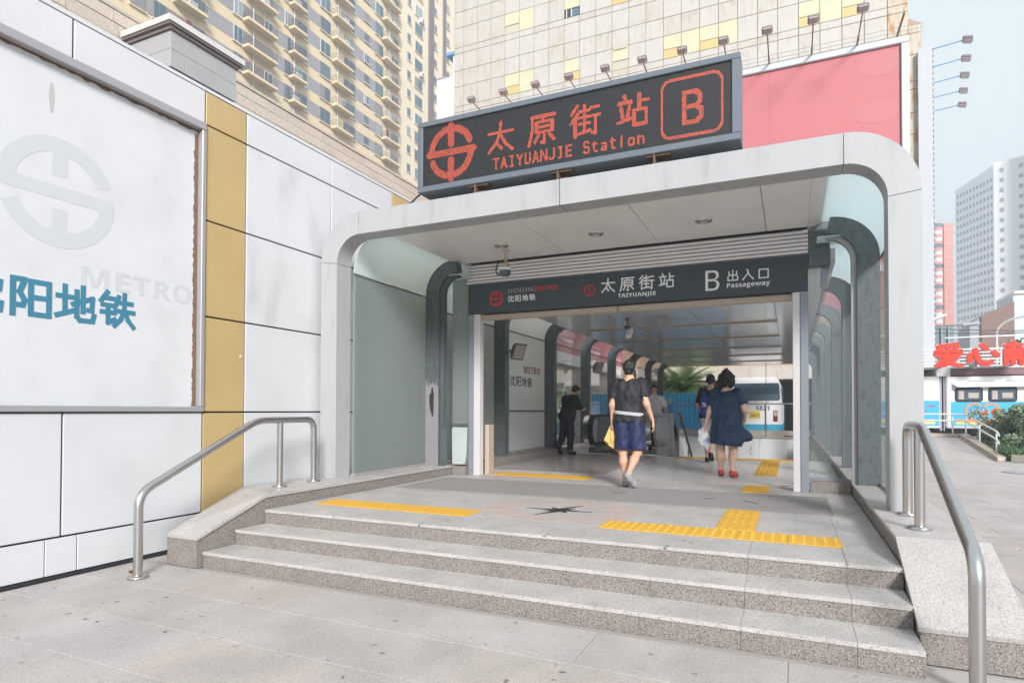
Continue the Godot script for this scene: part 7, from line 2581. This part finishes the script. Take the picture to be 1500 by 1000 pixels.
	b.add([[v(-1.65, 1.55, -13.33), v(-1.47, 1.55, -13.33), 0.1, 0.1, 0.8, F], [v(-1.66, 1.72, -13.34), v(-1.46, 1.72, -13.34), 0.09, 0.09, 0.7, F], [v(-1.65, 1.5, -13.3), v(-1.47, 1.5, -13.3), 0.09, 0.09, 0.8, F]], 0.012, 0.05)
	bm = MeshInstance3D.new()
	bm.name = "pack"
	bm.mesh = b.mesh()
	bm.material_override = M("pack_blue")
	bm.position = -gpos[bag]
	bag.add_child(bm)
	for x in [-1.69, -1.43]:
		s = S()
		tube(s, rounded([v(x + (0.03 if x < -1.6 else -0.03), 1.78, -13.3), v(x, 1.97, -13.43), v(x, 1.95, -13.56)], 0.08), 0.025, 8)
		wp(bag, "strap", s, M("pack_blue"))
	wp(bag, "print", words("70", 0.09, face_z(v(-1.71, 1.6, -13.235)), 0.1, true, 0.004), M("ink_white"))
	# man leaning by the left pane
	p = person("man in black shirt and dark trousers leaning over the escalator end", v(-5.0, TOP, -14.3), -0.45)
	J = {"head": v(0.03, 1.575, -0.23), "neck": v(0.01, 1.45, -0.13), "chest": v(0, 1.26, -0.06), "waist": v(0, 1.05, 0.0), "pelvis": v(0, 0.93, 0.03),
		"shL": v(-0.18, 1.385, -0.09), "elL": v(-0.25, 1.11, -0.16), "wrL": v(-0.1, 1.07, -0.4), "shR": v(0.18, 1.385, -0.09), "elR": v(0.26, 1.11, -0.2), "wrR": v(0.13, 1.1, -0.43),
		"hipL": v(-0.09, 0.9, 0.03), "knL": v(-0.11, 0.49, 0.05), "anL": v(-0.16, 0.14, 0.2), "toL": v(-0.18, 0.05, 0.08), "hipR": v(0.09, 0.9, 0.03), "knR": v(0.09, 0.48, -0.01), "anR": v(0.09, 0.09, 0.02), "toR": v(0.1, 0.045, -0.13)}
	b = Blob.new()
	b.add(skeleton(J, 0.98), 0.016, 0.045)
	var Fd := v(0, -0.55, -0.83).normalized()
	head(b, J.head, Fd, J.neck, false)
	hand(b, J.wrL, v(0.6, 0.1, -0.8), v(0.3, 0.9, 0), 1.0, 0.6, 0.006)
	hand(b, J.wrR, v(-0.6, 0.1, -0.8), v(-0.3, 0.9, 0), -1.0, 0.6, 0.006)
	limb(p, "body", b, "skin")
	short_hair(p, J.head, Fd, J.neck, false)
	b = Blob.new()
	b.add(torso_cloth(J, 1.08, 0.024, 0.8), 0.015, 0.05, [], 0.015, 8.0, 2)
	limb(p, "shirt", b, "cloth_black")
	b = Blob.new()
	for q in ["L", "R"]:
		var h: Vector3 = J["hip" + q]
		b.add([[v(0, 0.93, 0.04), h, 0.125, 0.115, 0.9, F], [h, J["kn" + q], 0.108, 0.086], [J["kn" + q], J["kn" + q].lerp(J["an" + q], 0.84), 0.086, 0.072]], 0.015, 0.05, [], 0.015, 8.0, 3)
	limb(p, "trousers", b, "denim")
	shoe(p, J.anL, J.toL, "cloth_black", v(0, 0.6, 0.8).normalized())
	shoe(p, J.anR, J.toR, "cloth_black")
	# man in a pale polo shirt coming up the escalator
	p = person("man in pale grey polo shirt facing out at the escalator top", v(-3.42, TOP + 0.006, -16.85), PI + 0.1)
	J = {"head": v(0, 1.645, -0.01), "neck": v(0, 1.475, 0.0), "chest": v(0, 1.27, 0.0), "waist": v(0, 1.06, 0.0), "pelvis": v(0, 0.93, 0.0),
		"shL": v(-0.19, 1.40, 0.0), "elL": v(-0.29, 1.14, 0.0), "wrL": v(-0.34, 1.0, -0.2), "shR": v(0.19, 1.40, 0.0), "elR": v(0.26, 1.12, 0.03), "wrR": v(0.25, 0.9, -0.06),
		"hipL": v(-0.09, 0.9, 0.0), "knL": v(-0.1, 0.48, -0.02), "anL": v(-0.1, 0.09, 0.0), "toL": v(-0.1, 0.045, -0.15), "hipR": v(0.09, 0.9, 0.0), "knR": v(0.1, 0.48, -0.02), "anR": v(0.1, 0.09, 0.0), "toR": v(0.1, 0.045, -0.15)}
	b = Blob.new()
	b.add(skeleton(J, 1.0), 0.017, 0.045)
	head(b, J.head, F, J.neck, true)
	hand(b, J.wrL, v(-0.1, -0.3, -1), v(0.3, -1, 0), 1.0, 0.4, 0.006)
	hand(b, J.wrR, v(0, -1, -0.1), v(-1, 0, 0), -1.0, 0.5, 0.006)
	limb(p, "body", b, "skin")
	face_details(p, J.head, F, J.neck)
	short_hair(p, J.head, F, J.neck, false)
	b = Blob.new()
	b.add(torso_cloth(J, 1.05, 0.018, 0.65), 0.015, 0.05, [[v(0, -1, 0), -0.9]], 0.02, 8.0, 2)
	b.add([[v(-0.03, 1.475, -0.01), v(0.03, 1.475, -0.01), 0.075, 0.075, 0.9, F]], 0.01, 0.02, [[v(0, 1, 0), 1.5], [v(0, -1, 0), -1.44]])
	limb(p, "polo_shirt", b, "cloth_pale")
	b = Blob.new()
	for q in ["L", "R"]: b.add([[v(0, 0.93, 0), J["hip" + q], 0.13, 0.115, 0.9, F], [J["hip" + q], J["kn" + q], 0.1, 0.08], [J["kn" + q], J["an" + q], 0.08, 0.062]], 0.017, 0.05, [], 0.02, 8.0, 3)
	limb(p, "trousers", b, "slate")
	shoe(p, J.anL, J.toL, "cloth_black")
	shoe(p, J.anR, J.toR, "cloth_black")
